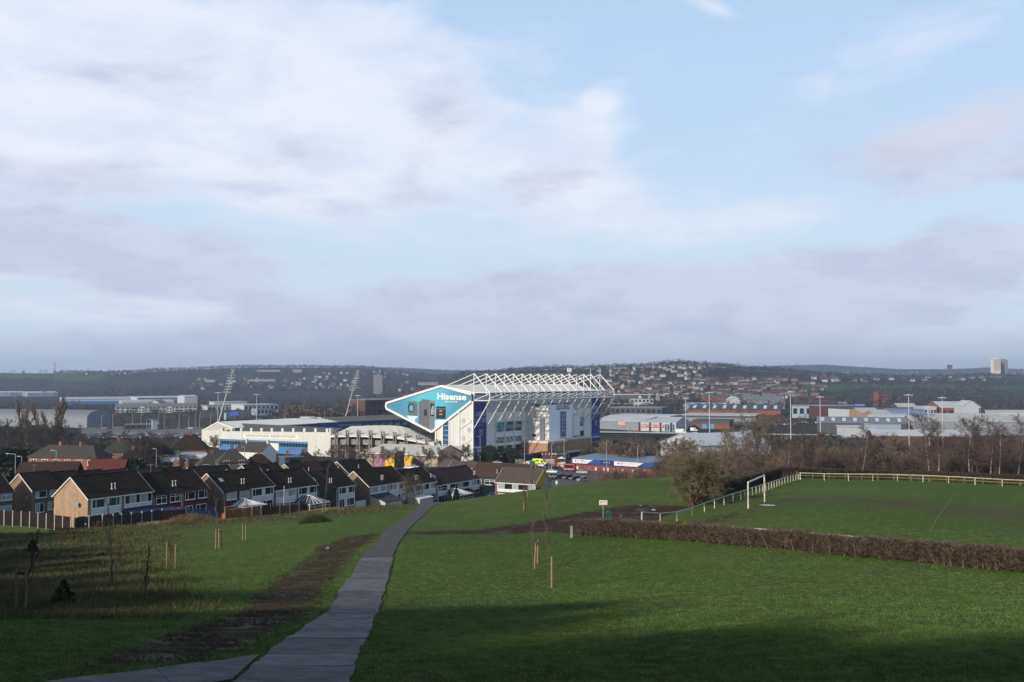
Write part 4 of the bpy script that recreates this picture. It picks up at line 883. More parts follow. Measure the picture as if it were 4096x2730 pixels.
ROW = [  # t, width, settings
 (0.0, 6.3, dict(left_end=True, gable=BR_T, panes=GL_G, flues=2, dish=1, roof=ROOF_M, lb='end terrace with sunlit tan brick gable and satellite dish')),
 (6.3, 6.3, dict(gable=BR_D, lower=CLADR, panes=[GL_D, GL_C], win='c', flues=0, right_end=True, roof=ROOF, lb='maroon fronted house with white upper band next to the tan gable')),
 (12.62, 6.2, dict(gable=BR_D, upper=CLADR, lower=CLADR, panes=[GL_D, GL_G], win='b', flues=2, left_end=True, tv=True, roof=ROOF_M, lb='maroon clad house with top opening windows and roof aerial')),
 (18.82, 6.1, dict(gable=BR_D, upper=CLADR, lower=CLADR, panes=[GL_D, GL_D], win='a', flues=0, right_end=True, roof=ROOF, lb='maroon clad end house behind the blue fence')),
 (28.6, 6.6, dict(left_end=True, gable=BR_D, upper=CLADR, lower=CLADR, panes=GL_C, win='a', flues=2, sky=1, dish=2, roof=ROOF_M, lb='maroon end house with roof window behind the fan roofed conservatory')),
 (35.2, 6.6, dict(gable=BR_D, panes=GL_D, flues=0, alarm=1, right_end=True, roof=ROOF_M, lb='white boarded house with red alarm box and tall white pole before it')),
 (41.82, 6.3, dict(left_end=True, gable=BR_D, panes=GL_C, flues=2, roof=ROOF, lb='white boarded house with net curtains under a dark lower roof')),
 (48.12, 6.3, dict(gable=BR_D, panes=GL_D, flues=0, alarm=2, right_end=True, roof=ROOF_M, dish=0, lb='white boarded house behind the dark glass conservatory')),
 (54.45, 6.2, dict(left_end=True, gable=BR_D, upper=CLADK, lower=CLADR, panes=GL_G, win='k', flues=2, sky=1, roof=ROOF_DR, lb='dark maroon house with dark framed windows and dark roof')),
 (60.65, 6.2, dict(gable=BR_D, panes=GL_G, flues=0, right_end=True, roof=ROOF_M, lb='white boarded house behind the three little pines')),
 (71.6, 7.0, dict(left_end=True, gable=BR_D, panes=[GL_C, GL_C], flues=2, roof=ROOF_M, lb='end terrace with bright white bargeboard over half lit brown gable')),
 (78.6, 7.0, dict(gable=BR_D, panes=[GL_D, GL_C], flues=0, right_end=True, tv=True, roof=ROOF_M, lb='white boarded house above the grey lean-to roof')),
 (85.62, 6.4, dict(left_end=True, gable=BR_D, panes=GL_D, flues=2, roof=ROOF, lb='white boarded house with wide dark windows beside the pergola')),
 (92.02, 6.3, dict(gable=BR_D, panes=[GL_C, GL_D], flues=1, right_end=True, roof=ROOF, lb='white boarded house left of the two tall cypresses')),
 (98.34, 10.0, dict(left_end=True, gable=BR_D, panes=GL_D, flues=0, sky=1, roof=ROOF_DR, lb='wide dark roofed house behind the many stemmed young tree')),
 (108.34, 10.6, dict(gable=BR_D, panes=[GL_C, GL_D], flues=2, right_end=True, roof=ROOF_DR, lb='white boarded house at the end of the front terrace row'))]
STEPZ = {0: 19.2, 12.62: 18.5, 28.6: 17.4, 41.82: 16.4, 54.45: 15.2, 71.6: 14.3, 85.62: 13.1, 98.34: 12.0}
def zstep(t): return [v for k, v in sorted(STEPZ.items()) if k <= t + .01][-1]
for t, w, kw in ROW:
 kw = dict(kw); lb = kw.pop('lb'); p = row1(t); terrace('terraced_house', lb, p, zstep(t), RZ, w=w - .02, **kw)
ROW2 = Vector((-97.0, 198.0))
def row2(t, s=0.0): return ROW2 + GU * t + GV * s
def zrow2(t): return float(np.interp(t, [-20, 0, 30, 60, 80, 110], [16.2, 15.6, 14.0, 12.6, 11.6, 10.4]))
R2 = [(-17, 6.5, dict(gable=BR_D, upper=RENDER_D, lower=RENDER_D, panes=GL_C, win='b', flues=1, tv=True, lb='dark rendered house cut by the frame edge beyond the panel fence')),
  (-10.5, 6.5, dict(gable=BR_D, upper=RENDER_D, lower=RENDER_D, panes=GL_C, win='b', flues=0, right_end=True, lb='dark rendered house with white top windows by the shaded gable')),
  (0, 6.5, dict(left_end=True, gable=BR_D, upper=RENDER_D, lower=RENDER_D, panes=[GL_C, GL_D], flues=0, dish=2, tv=True, lb='dark rendered end house with shaded brown gable behind the tan gable')),
  (6.5, 6.5, dict(gable=BR_D, upper=RENDER_D, lower=RENDER_D, flues=1, roof=ROOF, lb='dark house in the second row left of the slatted ridge gap')),
  (13, 6.5, dict(gable=BR_D, flues=1, roof=ROOF, lb='dark roofed second row house above the tan gable ridge')),
  (19.5, 6.5, dict(gable=BR_D, flues=0, roof=ROOF_DR, right_end=True, lb='maroon roofed second row house above the maroon clad house')),
  (29, 6.5, dict(left_end=True, gable=BR_D, flues=0, roof=ROOF_DR, lb='maroon roofed house with a left verge in the second row')),
  (35.5, 6.5, dict(gable=BR_D, flues=1, roof=ROOF, sky=2, right_end=True, lb='dark second row house with a small roof window')),
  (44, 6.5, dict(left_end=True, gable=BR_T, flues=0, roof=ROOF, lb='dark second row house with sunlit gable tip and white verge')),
  (50.5, 6.5, dict(gable=BR_D, flues=1, roof=ROOF_M, sky=2, right_end=True, lb='second row house beside the blue grey dormer')),
  (62, 6.5, dict(left_end=True, gable=BR_D, flues=1, roof=ROOF, sky=2, lb='second row house below the painted blue facade')),
  (68.5, 6.5, dict(gable=BR_D, flues=0, roof=ROOF, right_end=True, lb='dark second row house right of the blue grey dormer')),
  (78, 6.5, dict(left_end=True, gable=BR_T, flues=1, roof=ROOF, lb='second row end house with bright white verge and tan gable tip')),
  (84.5, 6.5, dict(gable=BR_D, flues=0, roof=ROOF_DR, lb='second row house with the reddish patched roof')),
  (91, 6.5, dict(gable=BR_D, flues=1, roof=ROOF_M, right_end=True, lb='second row house with a white flue near the yellow panels')),
  (100, 6.5, dict(left_end=True, gable=BR_D, flues=1, roof=ROOF_M, lb='last second row pair, nearer half, before the muralled pavilion')),
  (106.5, 6.5, dict(gable=BR_D, flues=0, roof=ROOF_M, tv=True, right_end=True, lb='last second row pair, farther half, before the muralled pavilion'))]
for t, w, kw in R2:
 kw = dict(kw); lb = kw.pop('lb'); p = row2(t); terrace('terraced_house', lb, p, zrow2(t), RZ, w=w - .02, detail=t < 8, **kw)
RZX = math.atan2(-GU.x, GU.y)
mp = at(1981.5, 1926, 240.8); mz = mp.z - 5.0
MURP = Vector((mp.x, mp.y))
XD = Vector((GU.y, -GU.x))
g1 = terrace('terraced_house', 'end house with weathered brown roof and a painted yellow mural gable', MURP, mz, RZX, w=11.2, dep=8.2, roof=ROOF_GB, gable=BR_R, upper=CLADW, lower=CLADR, panes=[GL_C, GL_D], win='c', flues=0, right_end=True, left_end=True, down=True)
def mural():
 c, s = math.cos(RZX), math.sin(RZX); o = g1
 X = 11.2 + .012; hr = 5.0 + 3.1 - .2
 f = lambda y, z, e=0.0: (X + e, y, z)
 YEL = M('mural_yellow', (.52, .36, .02), .7, .15, 1.5); GRY = M('mural_grey', (.22, .22, .26), .7, 0, 2.5, col2=(.42, .42, .45)); CY = M('mural_cyan', (.04, .38, .52), .7, .2, 2); NV = M('mural_navy', (.03, .06, .20), .7, .2, 2); MV = M('mural_mauve', (.28, .20, .27), .7, .3, 2); BRN = M('mural_brown', (.16, .06, .05), .7, .2, 2)
 gw = MB()
 off = wloc(o)
 def put(nm, pts, m, e):
  mb = MB(); mb.poly([f(y, z, e) for y, z in pts]); mb.v = [(a + off.x, b + off.y, cc + off.z) for a, b, cc in mb.v]; mb.build(nm, m, o)
 put('mural_background', [(.1,0),(8.1,0),(8.1,4.8),(4.1,7.9),(.1,4.8)], YEL, 0)
 put('mural_van', [(.1,0),(2.9,0),(2.9,3.4),(2.2,4.0),(.1,4.0)], NV, .004); put('mural_wheel', [(1.2+.9*math.cos(a),.9+.9*math.sin(a)) for a in np.linspace(0,6.28,14)[:-1]], GRY, .008)
 put('mural_portrait', [(3.1,0),(4.5,0),(4.5,3.6),(3.1,3.6)], MV, .004)
 put('mural_figure', [(4.6,.3),(5.2,1.6),(4.5,2.9),(4.3,4.2),(4.8,5.3),(4.2,5.9),(5.1,6.1),(5.9,5.7),(6.6,4.9),(6.9,3.4),(6.5,2.0),(6.8,.8),(6.1,.2),(5.7,1.7),(5.2,.4)], GRY, .006)
 put('mural_wave', [(6.9,.2),(8.1,.2),(8.1,4.7),(7.5,5.0),(7.0,4.0),(7.3,3.1),(6.8,2.2)], CY, .005); put('mural_foam', [(7.2,3.4),(7.6,3.6),(8.0,4.6),(7.6,4.8),(7.3,4.2)], GRY, .009); put('mural_shade', [(5.0,2.2),(5.5,1.9),(6.4,2.3),(6.6,1.5),(5.9,.9),(5.3,1.2)], BRN, .010)
mural()
g2p = at(1846, 1920, 275);
for k, (wd, rf, lb) in enumerate([(9, ROOF_GB, 'house with weathered tan roof at the left of the brown roofed cross terrace'), (8.5, ROOF_B, 'brown roofed house with black boarded wall and white porch window'), (8.5, ROOF_B, 'brown roofed house hidden behind the mural house')]):
 q = Vector((g2p.x, g2p.y)) + XD * (k * 8.7 - 6.0)
 terrace('terraced_house', lb, q, 10.6, RZX, w=wd - .02, dep=9.5, h=5.6, rise=3.2, roof=rf, gable=BR_R, upper=CLADW if k == 0 else CLADK, lower=CLADK, panes=GL_D, win='b', flues=1, right_end=k == 2, left_end=k == 0)
def hip_house(label, px, d, w, dep, h, rise, rz, roof, wall, zb=None, chim=1, name='hip_roofed_house', win=True, group='hip roofed houses behind the terraces'):
 P = gpx(px, d); g = thing(name, label, 'house', (0, 0, 0), 0, group)
 MB().box(0, w, 0, dep, -1.5, h).build('wall', wall, g); rf = tiled_roof(g, 0, w, 0, dep, h, h + rise, roof, .35, .35, 10, hipL=dep * .48, hipR=dep * .48)
 if chim:
  for c in range(chim):
   x = w * (.35 if chim == 2 and c == 0 else .65 if chim == 2 else .5); MB().box(x - .35, x + .35, dep / 2 - .3, dep / 2 + .3, h + rise - .4, h + rise + 1.1).build('chimney', BR_R, rf)
   for k in (-.17, .17): MB().tube((x + k, dep / 2, h + rise + 1.1), (x + k, dep / 2, h + rise + 1.45), .1, .08, 8).build('chimney_pot', M('terracotta', (0, 0, 0)), rf)
 if win:
  n = max(int(w / 3.2), 1)
  for k in range(n):
   a = w * (k + .5) / n
   for zz in ([(.8, 2.1)] if h < 3.5 else [(.8, 2.1), (3.3, 4.6)]): window(g, a - .8, a + .8, zz[0], zz[1], -.005, 2, GL_D)
 g.location = (P.x, P.y, P.z if zb is None else zb); g.rotation_euler = (0, 0, rz); return g
bq = at(116, 1851, 262);
hip_house('long grey hip roofed bungalow row with white framed bay windows', 120, 262, 20, 7.5, 2.9, 2.7, R(-10), ROOF_G, BR_R, bq.z - 1.2, 2, win=True)
hip_house('dark hip roofed house at the frame edge above the terraces', 10, 240, 12, 8, 3.2, 3.0, R(20), ROOF_DR, BR_P, None, 1)
rq = gpx(352, 232);
gr = thing('red_roofed_house', 'low house with a bright red tiled roof between the dark terraces', 'house', (0, 0, 0), 0); MB().box(0, 8.5, 0, 6, -2, 3.6).build('wall', BR_P, gr); tiled_roof(gr, 0, 8.5, 0, 6, 3.6, 6.4, ROOF_R, n=12); zq = at(352, 1868, 232).z; gr.location = (rq.x, rq.y, zq - 5.0); gr.rotation_euler = (0, 0, R(4))
gr2 = thing('maroon_roofed_house', 'long low maroon roofed house before the grey bungalows', 'house', (0, 0, 0), 0); MB().box(0, 14, 0, 6, -2, 3.2).build('wall', BR_P, gr2); tiled_roof(gr2, 0, 14, 0, 6, 3.2, 5.8, ROOF_DR, n=12); q = gpx(70, 235); gr2.location = (q.x, q.y, at(70, 1875, 235).z - 4.6); gr2.rotation_euler = (0, 0, R(6))
HIPS = [(420,330,9,8,5,3.2,20,ROOF_G,BR_D,'hip roofed house beside the dark trees, left of the green shop'),(560,345,11,9,5.4,3.6,15,ROOF,BR_D,'dark hip roofed house with lit brick side beside the shopfronts'),
  (690,380,13,10,6.0,5.2,10,ROOF,BR_R,'tall dark pyramid roofed brick house with green shop sign'),(800,300,9,8,4.4,3.2,25,ROOF_G,BR_P,'grey hip roofed semi with chimney over the maroon roof'),(880,296,9,8,4.2,3.4,25,ROOF_G,BR_P,'hip roofed semi with red chimney right of the grey pyramid roof'),
  (985,300,9,8,4.4,3.2,22,ROOF,BR_P,'dark hip roofed semi before the painted blue wall'),(1100,300,9,8,4.2,3.2,20,ROOF,BR_P,'dark hip roofed semi left of the blue grey dormer'),(1175,320,9,8,4.6,3.2,20,ROOF,BR_P,'dark hip roofed semi right above the blue grey dormer'),(480,300,8,7,4.2,3,20,ROOF,BR_P,'small dark hip roofed house left of the big bare tree')]
RIDGE = {420: 1766, 560: 1772, 690: 1742, 800: 1816, 880: 1800, 985: 1818, 1100: 1822, 1175: 1812, 480: 1800}
for (px, d, w, dp, h, rs, rz, rf, wl, lb) in HIPS: hip_house(lb, px, d, w, dp, h, rs, R(rz), rf, wl, at(px, RIDGE[px], d + 4).z - h - rs, 1)
wg = thing('white_gabled_house', 'dark roofed house with white gable standing before the blue painted facade', 'house', (0, 0, 0), 0); gable_wall(wg, 16, 8, 5.0, 8.2, M('white_render', (.62, .62, .60), .8, .1)); tiled_roof(wg, 0, 16, 0, 8, 5.0, 8.4, ROOF_G); MB().box(15, 15.8, 3.6, 4.4, 8, 9.8).build('chimney', M('cream_render', (.55, .48, .36), .8, .1), wg); MB().box(3, 3.8, 3.6, 4.4, 8, 9.8).build('chimney', M('cream_render', (0, 0, 0)), wg)
window(wg, 12.5, 14.5, 1.5, 3.0, -.005, 2); q = gpx(940, 410); wg.location = (q.x, q.y, at(960, 1770, 412).z - 8.4); wg.rotation_euler = (0, 0, R(-30))
dm = thing('flat_roofed_dormer', 'blue grey flat roofed dormer box with window band among the roofs', 'dormer', (0, 0, 0), 0); DG = M('dormer_blue_grey', (.065, .085, .12), .6, .1); MB().box(0, 5.5, 0, 5, -3, 3.0).build('wall', DG, dm); MB().box(-.25, 5.75, -.3, 5.2, 3.0, 3.25).build('flat_roof', M('felt_roof', (.12, .13, .15), .8, .1), dm); window(dm, 1.2, 4.6, 1.0, 2.4, -.005, 4, GL_D, FRAME_K); q = at(1140, 1858, 283); dm.location = (q.x, q.y, q.z - 1.2); dm.rotation_euler = (0, 0, RZ * .55)
GLASSR = M('conservatory_roof_glass', (.30, .36, .40), .15, .1, spec=.7); GLASSK = M('conservatory_glass_dark', (.03, .04, .045), .06, .1, spec=.7)
def conservatory(label, t, s, z, w, dep, h, rise, dark=False, fan=False):
 g = thing('conservatory', label, 'conservatory'); G = GLASSK if dark else GLASSR
 MB().box(0, w, 0, dep, -1, .55).build('dwarf_wall', BR_D, g)
 mb = MB()
 for k in range(5):
  x = w * k / 4; mb.box(x - .04, x + .04, -.04, .04, .55, h)
 for k in (1, 2):
  for x in (0, w): mb.box(x - .04, x + .04, dep * k / 2 - .04, dep * k / 2 + .04, .55, h)
 mb.box(-.08, w + .08, -.08, .06, h, h + .12); mb.box(-.08, .06, -.08, dep, h, h + .12); mb.box(w - .06, w + .08, -.08, dep, h, h + .12); mb.box(0, w, -.045, .045, 1.55, 1.62)
 mb.build('frame', UPVC, g); MB().box(.02, w - .02, .0, dep, .55, h).build('side_glass', GLASSK, g)
 apex = (w * .5, dep * .55, h + rise); ridge = (w * .5, dep, h + rise)
 B = [(0, dep, h + .1), (0, 0, h + .1), (w, 0, h + .1), (w, dep, h + .1)]
 rm = MB(); rm.poly([B[0], B[1], apex, ridge]); rm.poly([B[1], B[2], apex]); rm.poly([B[2], B[3], ridge, apex]); rf = rm.build('glazed_roof', G, g)
 bars = MB(); n = 9 if fan else 5
 for k in range(n + 1):
  f = k / n
  bars.bar(Vector(B[1]).lerp(Vector(B[2]), f) + Vector((0, 0, .04)), Vector(apex) + Vector((0, 0, .04)), .07, .06)
 for k in range(4):
  f = k / 4; bars.bar(Vector(B[1]).lerp(Vector(B[0]), f) + Vector((0, 0, .04)), Vector(apex).lerp(Vector(ridge), f) + Vector((0, 0, .04)), .07, .06); bars.bar(Vector(B[2]).lerp(Vector(B[3]), f) + Vector((0, 0, .04)), Vector(apex).lerp(Vector(ridge), f) + Vector((0, 0, .04)), .07, .06)
 bars.bar(Vector(apex) + Vector((0, 0, .08)), Vector(ridge) + Vector((0, 0, .08)), .09, .1); bars.build('roof_bars', UPVC, rf)
 p = row1(t, s); g.location = (p.x, p.y, z); g.rotation_euler = (0, 0, RZ); return g
conservatory('white framed conservatory with fan shaped glazed roof behind lattice fence', 30.0, -4.6, 17.4, 5.2, 4.4, 2.1, 1.1, fan=True)
conservatory('large white framed conservatory with dark glass hipped roof', 47.0, -4.6, 16.1, 6.0, 4.5, 2.0, 1.4, dark=True)
conservatory('pale green roofed white conservatory beside the two cypresses', 101.5, -5.0, 12.0, 6.0, 4.6, 2.3, 1.3)
def lean_to(label, t, s, z, w, dep, h0, h1, roof, wall, name='lean_to', cat='extension'):
 g = thing(name, label, cat); MB().prism([(0, 0, -1), (0, dep, -1), (0, dep, h1), (0, 0, h0)], (w, 0, 0)).build('wall', wall, g)
 MB().prism([(-.15, -.2, h0), (-.15, dep, h1 + .05), (-.15, dep, h1 + .17), (-.15, -.2, h0 + .12)], (w + .3, 0, 0)).build('roof', roof, g)
 p = row1(t, s); g.location = (p.x, p.y, z); g.rotation_euler = (0, 0, RZ); return g
lean_to('grey felt lean-to roof over pale walls before the half lit gable', 72.2, -4.2, 14.2, 6.2, 4.1, 1.6, 2.9, M('felt_dark', (.045, .048, .055), .8, .15), M('pale_render', (.45, .43, .40), .8, .1))
lean_to('dark garage roof with white gable side beside the brown gable', 67.6, .4, 14.2, 3.6, 5.5, 2.2, 2.6, M('felt_dark', (0, 0, 0)), M('white_render', (0, 0, 0)), 'side_garage', 'garage')
lean_to('white framed pergola roof of pale slats beside dry grass', 86.2, -3.6, 13.0, 5.5, 3.4, 2.0, 2.35, M('pergola_white', (.62, .63, .62), .6, .1), M('pale_render', (0, 0, 0)), 'pergola', 'pergola')
lean_to('dark roofed brick extension between the green conservatory and end house', 109.0, -4.0, 11.8, 4.0, 4.0, 1.9, 2.9, ROOF, BR_P)
lean_to('dark brick flat extension with patio doors at the terrace end', 118.6, -1.2, 11.6, 5.2, 4.5, 2.8, 2.9, M('felt_dark', (0, 0, 0)), BR_P)
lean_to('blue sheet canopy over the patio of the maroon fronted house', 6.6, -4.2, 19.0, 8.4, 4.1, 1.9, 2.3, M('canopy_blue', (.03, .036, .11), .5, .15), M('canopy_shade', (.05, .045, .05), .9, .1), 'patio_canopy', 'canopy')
def shed(label, t, s, z, w, dep, h, rise, wall, roof, trim=None):
 g = thing('garden_shed', label, 'shed'); MB().prism([(0, 0, -1), (0, dep, -1), (0, dep, h), (0, dep / 2, h + rise), (0, 0, h)], (w, 0, 0)).build('wall', wall, g)
 for sgn, nm in ((-1, 'roof'), (1, 'roof')):
  ye = dep / 2 + sgn * (dep / 2 + .15); MB().prism([(-.1, ye, h - .1), (-.1, dep / 2, h + rise + .02), (-.1, dep / 2, h + rise + .10), (-.1, ye, h - .02)], (w + .2, 0, 0)).build(nm, roof, g)
 if trim: MB().bar((-.12, dep / 2, h + rise + .12), (w + .12, dep / 2, h + rise + .12), .14, .06).build('ridge_cap', trim, g)
 p = row1(t, s); g.location = (p.x, p.y, z); g.rotation_euler = (0, 0, RZ + .2); return g
TERR = M('shed_orange', (.30, .10, .055), .8, .2, 3)
shed('orange red garden shed with white ridge beside the blue fence', 23.6, -8.0, 17.6, 3.2, 2.6, 1.7, .6, TERR, TERR, WHITE)
shed('brown garden shed with orange roof before the white boarded house', 38.2, -6.4, 16.9, 4.2, 2.4, 1.6, .3, DARKW, TERR)
PAN = [M('fence_panel_brown', (.036, .024, .019), .9, .25, 2), M('fence_panel_dark', (.030, .030, .026), .9, .25, 2), M('fence_panel_maroon', (.085, .030, .028), .9, .2, 2), M('fence_panel_blue', (.035, .085, .20), .8, .15, 2), M('fence_panel_orange', (.20, .085, .045), .85, .2, 2)]
def panel_fence(pts, label, mat, h=1.8, step=2.4, post=CONCP, lattice=False, arch=False, ph=.12):
 P = [Vector(p) for p in pts]; g = thing('garden_fence', label, 'fence', P[0]); L = [0]
 for i in range(len(P) - 1): L.append(L[-1] + (P[i + 1] - P[i]).length)
 n = max(int(round(L[-1] / step)), 1); prev = None
 for k in range(n + 1):
  q = L[-1] * k / n; i = min(int(np.searchsorted(L, q, side='right') - 1), len(P) - 2); p = P[i].lerp(P[i + 1], min((q - L[i]) / (L[i + 1] - L[i]), 1));
  MB().bar(p - Vector((0, 0, .6)), p + Vector((0, 0, h + ph)), .13, .13).build('post', post, g)
  if prev is not None:
   a, b = prev, p; d = (b - a).normalized(); a2 = a + d * .07; b2 = b - d * .07; nn = Vector((-d.y, d.x, 0)).normalized() * .03; hh = h - (.45 if lattice else 0)
   top = [a2 + Vector((0, 0, hh)), b2 + Vector((0, 0, hh))]
   if arch: top = [a2.lerp(b2, f / 6) + Vector((0, 0, hh - .22 + .22 * math.sin(math.pi * f / 6))) for f in range(7)]
   poly = [a2 - Vector((0, 0, .5)), b2 - Vector((0, 0, .5))] + top[::-1]
   MB().prism([v - nn for v in poly], nn * 2).build('panel', mat, g)
   MB().bar(a2 + nn * 1.6 + Vector((0, 0, hh * .5)), b2 + nn * 1.6 + Vector((0, 0, hh * .5)), .04, .08).build('batten', mat, g)
   if lattice:
    mb = MB(); m = 12
    for j in range(m + 1):
     f = j / m; f2 = min(f + .22, 1); f3 = max(f - .22, 0); mb.bar(a2.lerp(b2, f) + Vector((0, 0, hh)), a2.lerp(b2, f2) + Vector((0, 0, hh + .45 * (f2 - f) / .22)), .02, .03); mb.bar(a2.lerp(b2, f) + Vector((0, 0, hh)), a2.lerp(b2, f3) + Vector((0, 0, hh + .45 * (f - f3) / .22)), .02, .03)
    mb.bar(a2 + Vector((0, 0, hh + .45)), b2 + Vector((0, 0, hh + .45)), .03, .04); mb.build('lattice', mat, g)
  prev = p
def fpt(px, py, d): return at(px, py, d)
panel_fence([fpt(-120,2078,136), fpt(8,2087,137), fpt(108,2092,138), fpt(213,2103,139), fpt(283,2111,139.5)], 'brown panel fence with pale concrete posts below the shaded gables', PAN[0], 1.5, 1.12 * 1.0 + 0, arch=False)
panel_fence([fpt(298,2112,140), fpt(393,2104,142), fpt(447,2100,144), fpt(500,2096,147), fpt(553,2091,149), fpt(598,2084,151), fpt(648,2078,153)], 'dark arched panel fence below the tan gable house', PAN[1], 1.55, 2.0, arch=True)
panel_fence([fpt(650,2078,153), fpt(700,2074,156), fpt(745,2072,158)], 'maroon panel fence behind the maroon clad houses', PAN[2], 1.35, 1.9, post=PAN[2])
panel_fence([fpt(746,2074,157), fpt(800,2072,159), fpt(862,2070,161)], 'bright blue panel fence with lattice top behind the brushwood heap', PAN[3], 1.5, 1.8, post=PAN[3], lattice=True)
panel_fence([fpt(900,2066,163), fpt(950,2062,165), fpt(985,2059,166), fpt(1042,2054,168)], 'orange arched lattice panels before the fan roofed conservatory', PAN[4], 1.5, 1.8, post=STAKE, lattice=True, arch=True)
panel_fence([fpt(1045,2054,168), fpt(1100,2048,170), fpt(1180,2042,172), fpt(1230,2036,174)], 'dark brown panels with pale lattice before the white boarded house', PAN[0], 1.4, 1.9, post=STAKE_D, lattice=True)
wp = row1(38.5, -5.5); pl = thing('garden_pole', 'tall thin white pole before the white boarded house', 'pole', (wp.x, wp.y, 16.9)); MB().tube((wp.x, wp.y, 16.4), (wp.x + .15, wp.y, 22.6), .05, n=6).build('shaft', WHITE, pl); MB().lathe((wp.x + .15, wp.y, 22.6), [(.05, 0), (.09, .05), (.03, .14)], 8).build('cap', WHITE, pl)
p = row1(99.0, -3.4); plant('cypress', Vector((p.x, p.y, 11.8)), 1.0, None, 'taller left dark cypress beside the green roofed conservatory', 'cypress', 'cypress_tree', 'cypress pair'); p = row1(100.6, -4.4); plant('cypress', Vector((p.x, p.y, 11.6)), 1.08, None, 'right dark cypress touching the green roofed conservatory', 'cypress', 'cypress_tree', 'cypress pair')
p = row1(9.5, -7.0); o = plant('roundbush', Vector((p.x, p.y, 18.9)), 1.35, 0, 'bright green clipped bush behind the dark arched fence', 'bush', 'clipped_bush'); o.scale = (1.9, 1.3, 1.5)
p = row2(4.5, -4.0); plant('roundbush', Vector((p.x, p.y, 15.6)), 1.3, 0, 'dull green round bush before the shaded gable', 'bush', 'clipped_bush')
def person(p, label, coat, legs, h=1.72, rz=0.0, hat=None, group=None, cat='person'):
 g = thing('person', label, cat, (0, 0, 0), 0, group); SK = M('skin', (.42, .24, .17), .6, .05)
 P0, P1, R0, R1 = [], [], [], []
 def s(a, b, r0, r1): P0.append(a); P1.append(b); R0.append(r0); R1.append(r1)
 bm = MB(); k = h / 1.75
 prof = [(.10, .78), (.165, .86), (.175, 1.0), (.155, 1.12), (.185, 1.32), (.175, 1.42), (.09, 1.48), (.055, 1.50), (.055, 1.55)]
 bm.lathe((0, 0, 0), [(r * k, z * k) for r, z in prof], 12)
 for sx in (-1, 1):
  bm.tube((sx * .20 * k, 0, 1.42 * k), (sx * .27 * k, .03, 1.12 * k), .062 * k, .050 * k, 8); bm.tube((sx * .27 * k, .03, 1.13 * k), (sx * .22 * k, -.12, .92 * k), .050 * k, .038 * k, 8)
 bm.build('coat', coat, g, True)
 lm = MB()
 for sx in (-1, 1):
  lm.tube((sx * .09 * k, 0, .90 * k), (sx * .10 * k, -.05 * sx, .48 * k), .095 * k, .065 * k, 8); lm.tube((sx * .10 * k, -.05 * sx, .50 * k), (sx * .10 * k, .02 * sx, .06 * k), .062 * k, .042 * k, 8); lm.box(sx * .10 * k - .05, sx * .10 * k + .05, .02 * sx - .16, .02 * sx + .09, -.02, .09)
 lm.build('trousers', legs, g, True)
 hm = MB(); hm.lathe((0, 0, 1.53 * k), [(.03, 0), (.07, .03), (.088, .10), (.09, .15), (.075, .21), (.03, .245)], 12); hm.box(-.018, .018, -.115, -.08, 1.61 * k, 1.65 * k); hm.build('head', SK, g, True)
 hh = MB(); hh.lathe((0, .012, 1.64 * k), [(.092, 0), (.10, .05), (.09, .11), (.04, .15)], 12); hh.build('hair' if hat is None else 'hat', M('hair_dark', (.04, .03, .025), .7, .1) if hat is None else hat, g, True)
 for sx in (-1, 1): MB().lathe((sx * .22 * k, -.13, .82 * k), [(.02, 0), (.042, .04), (.038, .1), (.02, .12)], 8).build('hand', SK, g, True)
 g.location = p; g.rotation_euler = (0, 0, rz); return g
pp = at(342, 2117, 135); person(gp(pp.x, pp.y), 'person in dark coat and pale hat walking below the panel fence', M('coat_navy', (.012, .014, .022), .8, .2), M('trousers_dark', (.03, .035, .045), .8, .2), 1.75, 2.2, M('hat_pale', (.40, .38, .37), .8, .1))
# stadium
SU = Vector((.595, .804, 0)).normalized(); SV = Vector((-SU.y, SU.x, 0)); SN = -SV          # along the front, into the depth, outwards
SO = Vector(((1893 - 2048) / F * 480.0, 480.0, 0.0))
def S(u, v, z): return SO + SU * u + SV * v + Vector((0, 0, z))
def on_plane(px, py, P0, n):
 r = ray(px, py); k = (P0 - Vector((0, 0, EYE))).dot(n) / r.dot(n); return Vector((0, 0, EYE)) + r * k
def fr(pt, k=0.0):
 p = on_plane(pt[0], pt[1], SO + SN * k, SN) - SO; return p.dot(SU), p.z
def sd(pt, u=0.0):
 p = on_plane(pt[0], pt[1], SO + SU * u, SU) - SO; return p.dot(SV), p.z
CREAM = M_clad('cream_cladding_vertical', (.58, .565, .52), .9, 'v', .5, .5, .05, .82); PANEL_L = M_clad('pale_grey_panel', (.74, .72, .69), 1.9, 'h', .3, .55, .06, .9); PANEL_D = M_clad('mid_grey_panel', (.48, .46, .445), 1.9, 'h', .3, .55, .06, .9); BEIGE = M_clad('beige_panel', (.62, .595, .55), 1.9, 'h', .3, .6, .05, .9)
STEEL = M('white_painted_steel', (.66, .65, .62), .45, .05, 1); ROOFW = M_clad('white_roof_sheet', (.80, .78, .71), 1.5, 'v', .4, .5, .07, .88); SOFF = M('roof_fascia_grey', (.42, .45, .49), .5, .05, 1)
BLUEB = M('banner_blue', (.012, .035, .20), .6, .10, .6); INKW = M('print_pale', (.42, .45, .55), .6, 0); CRESTY = M('crest_yellow', (.62, .47, .04), .6, 0); CRESTW = M('crest_white', (.66, .66, .64), .6, 0); GLT = M('turquoise_glass', (.10, .30, .36), .08, .15, .5, spec=.7); GLB = M('blue_tinted_glass', (.03, .09, .17), .08, .2, .6, spec=.7); GLK = M('stadium_dark_glass', (.018, .022, .026), .07, .3, .7, spec=.7)
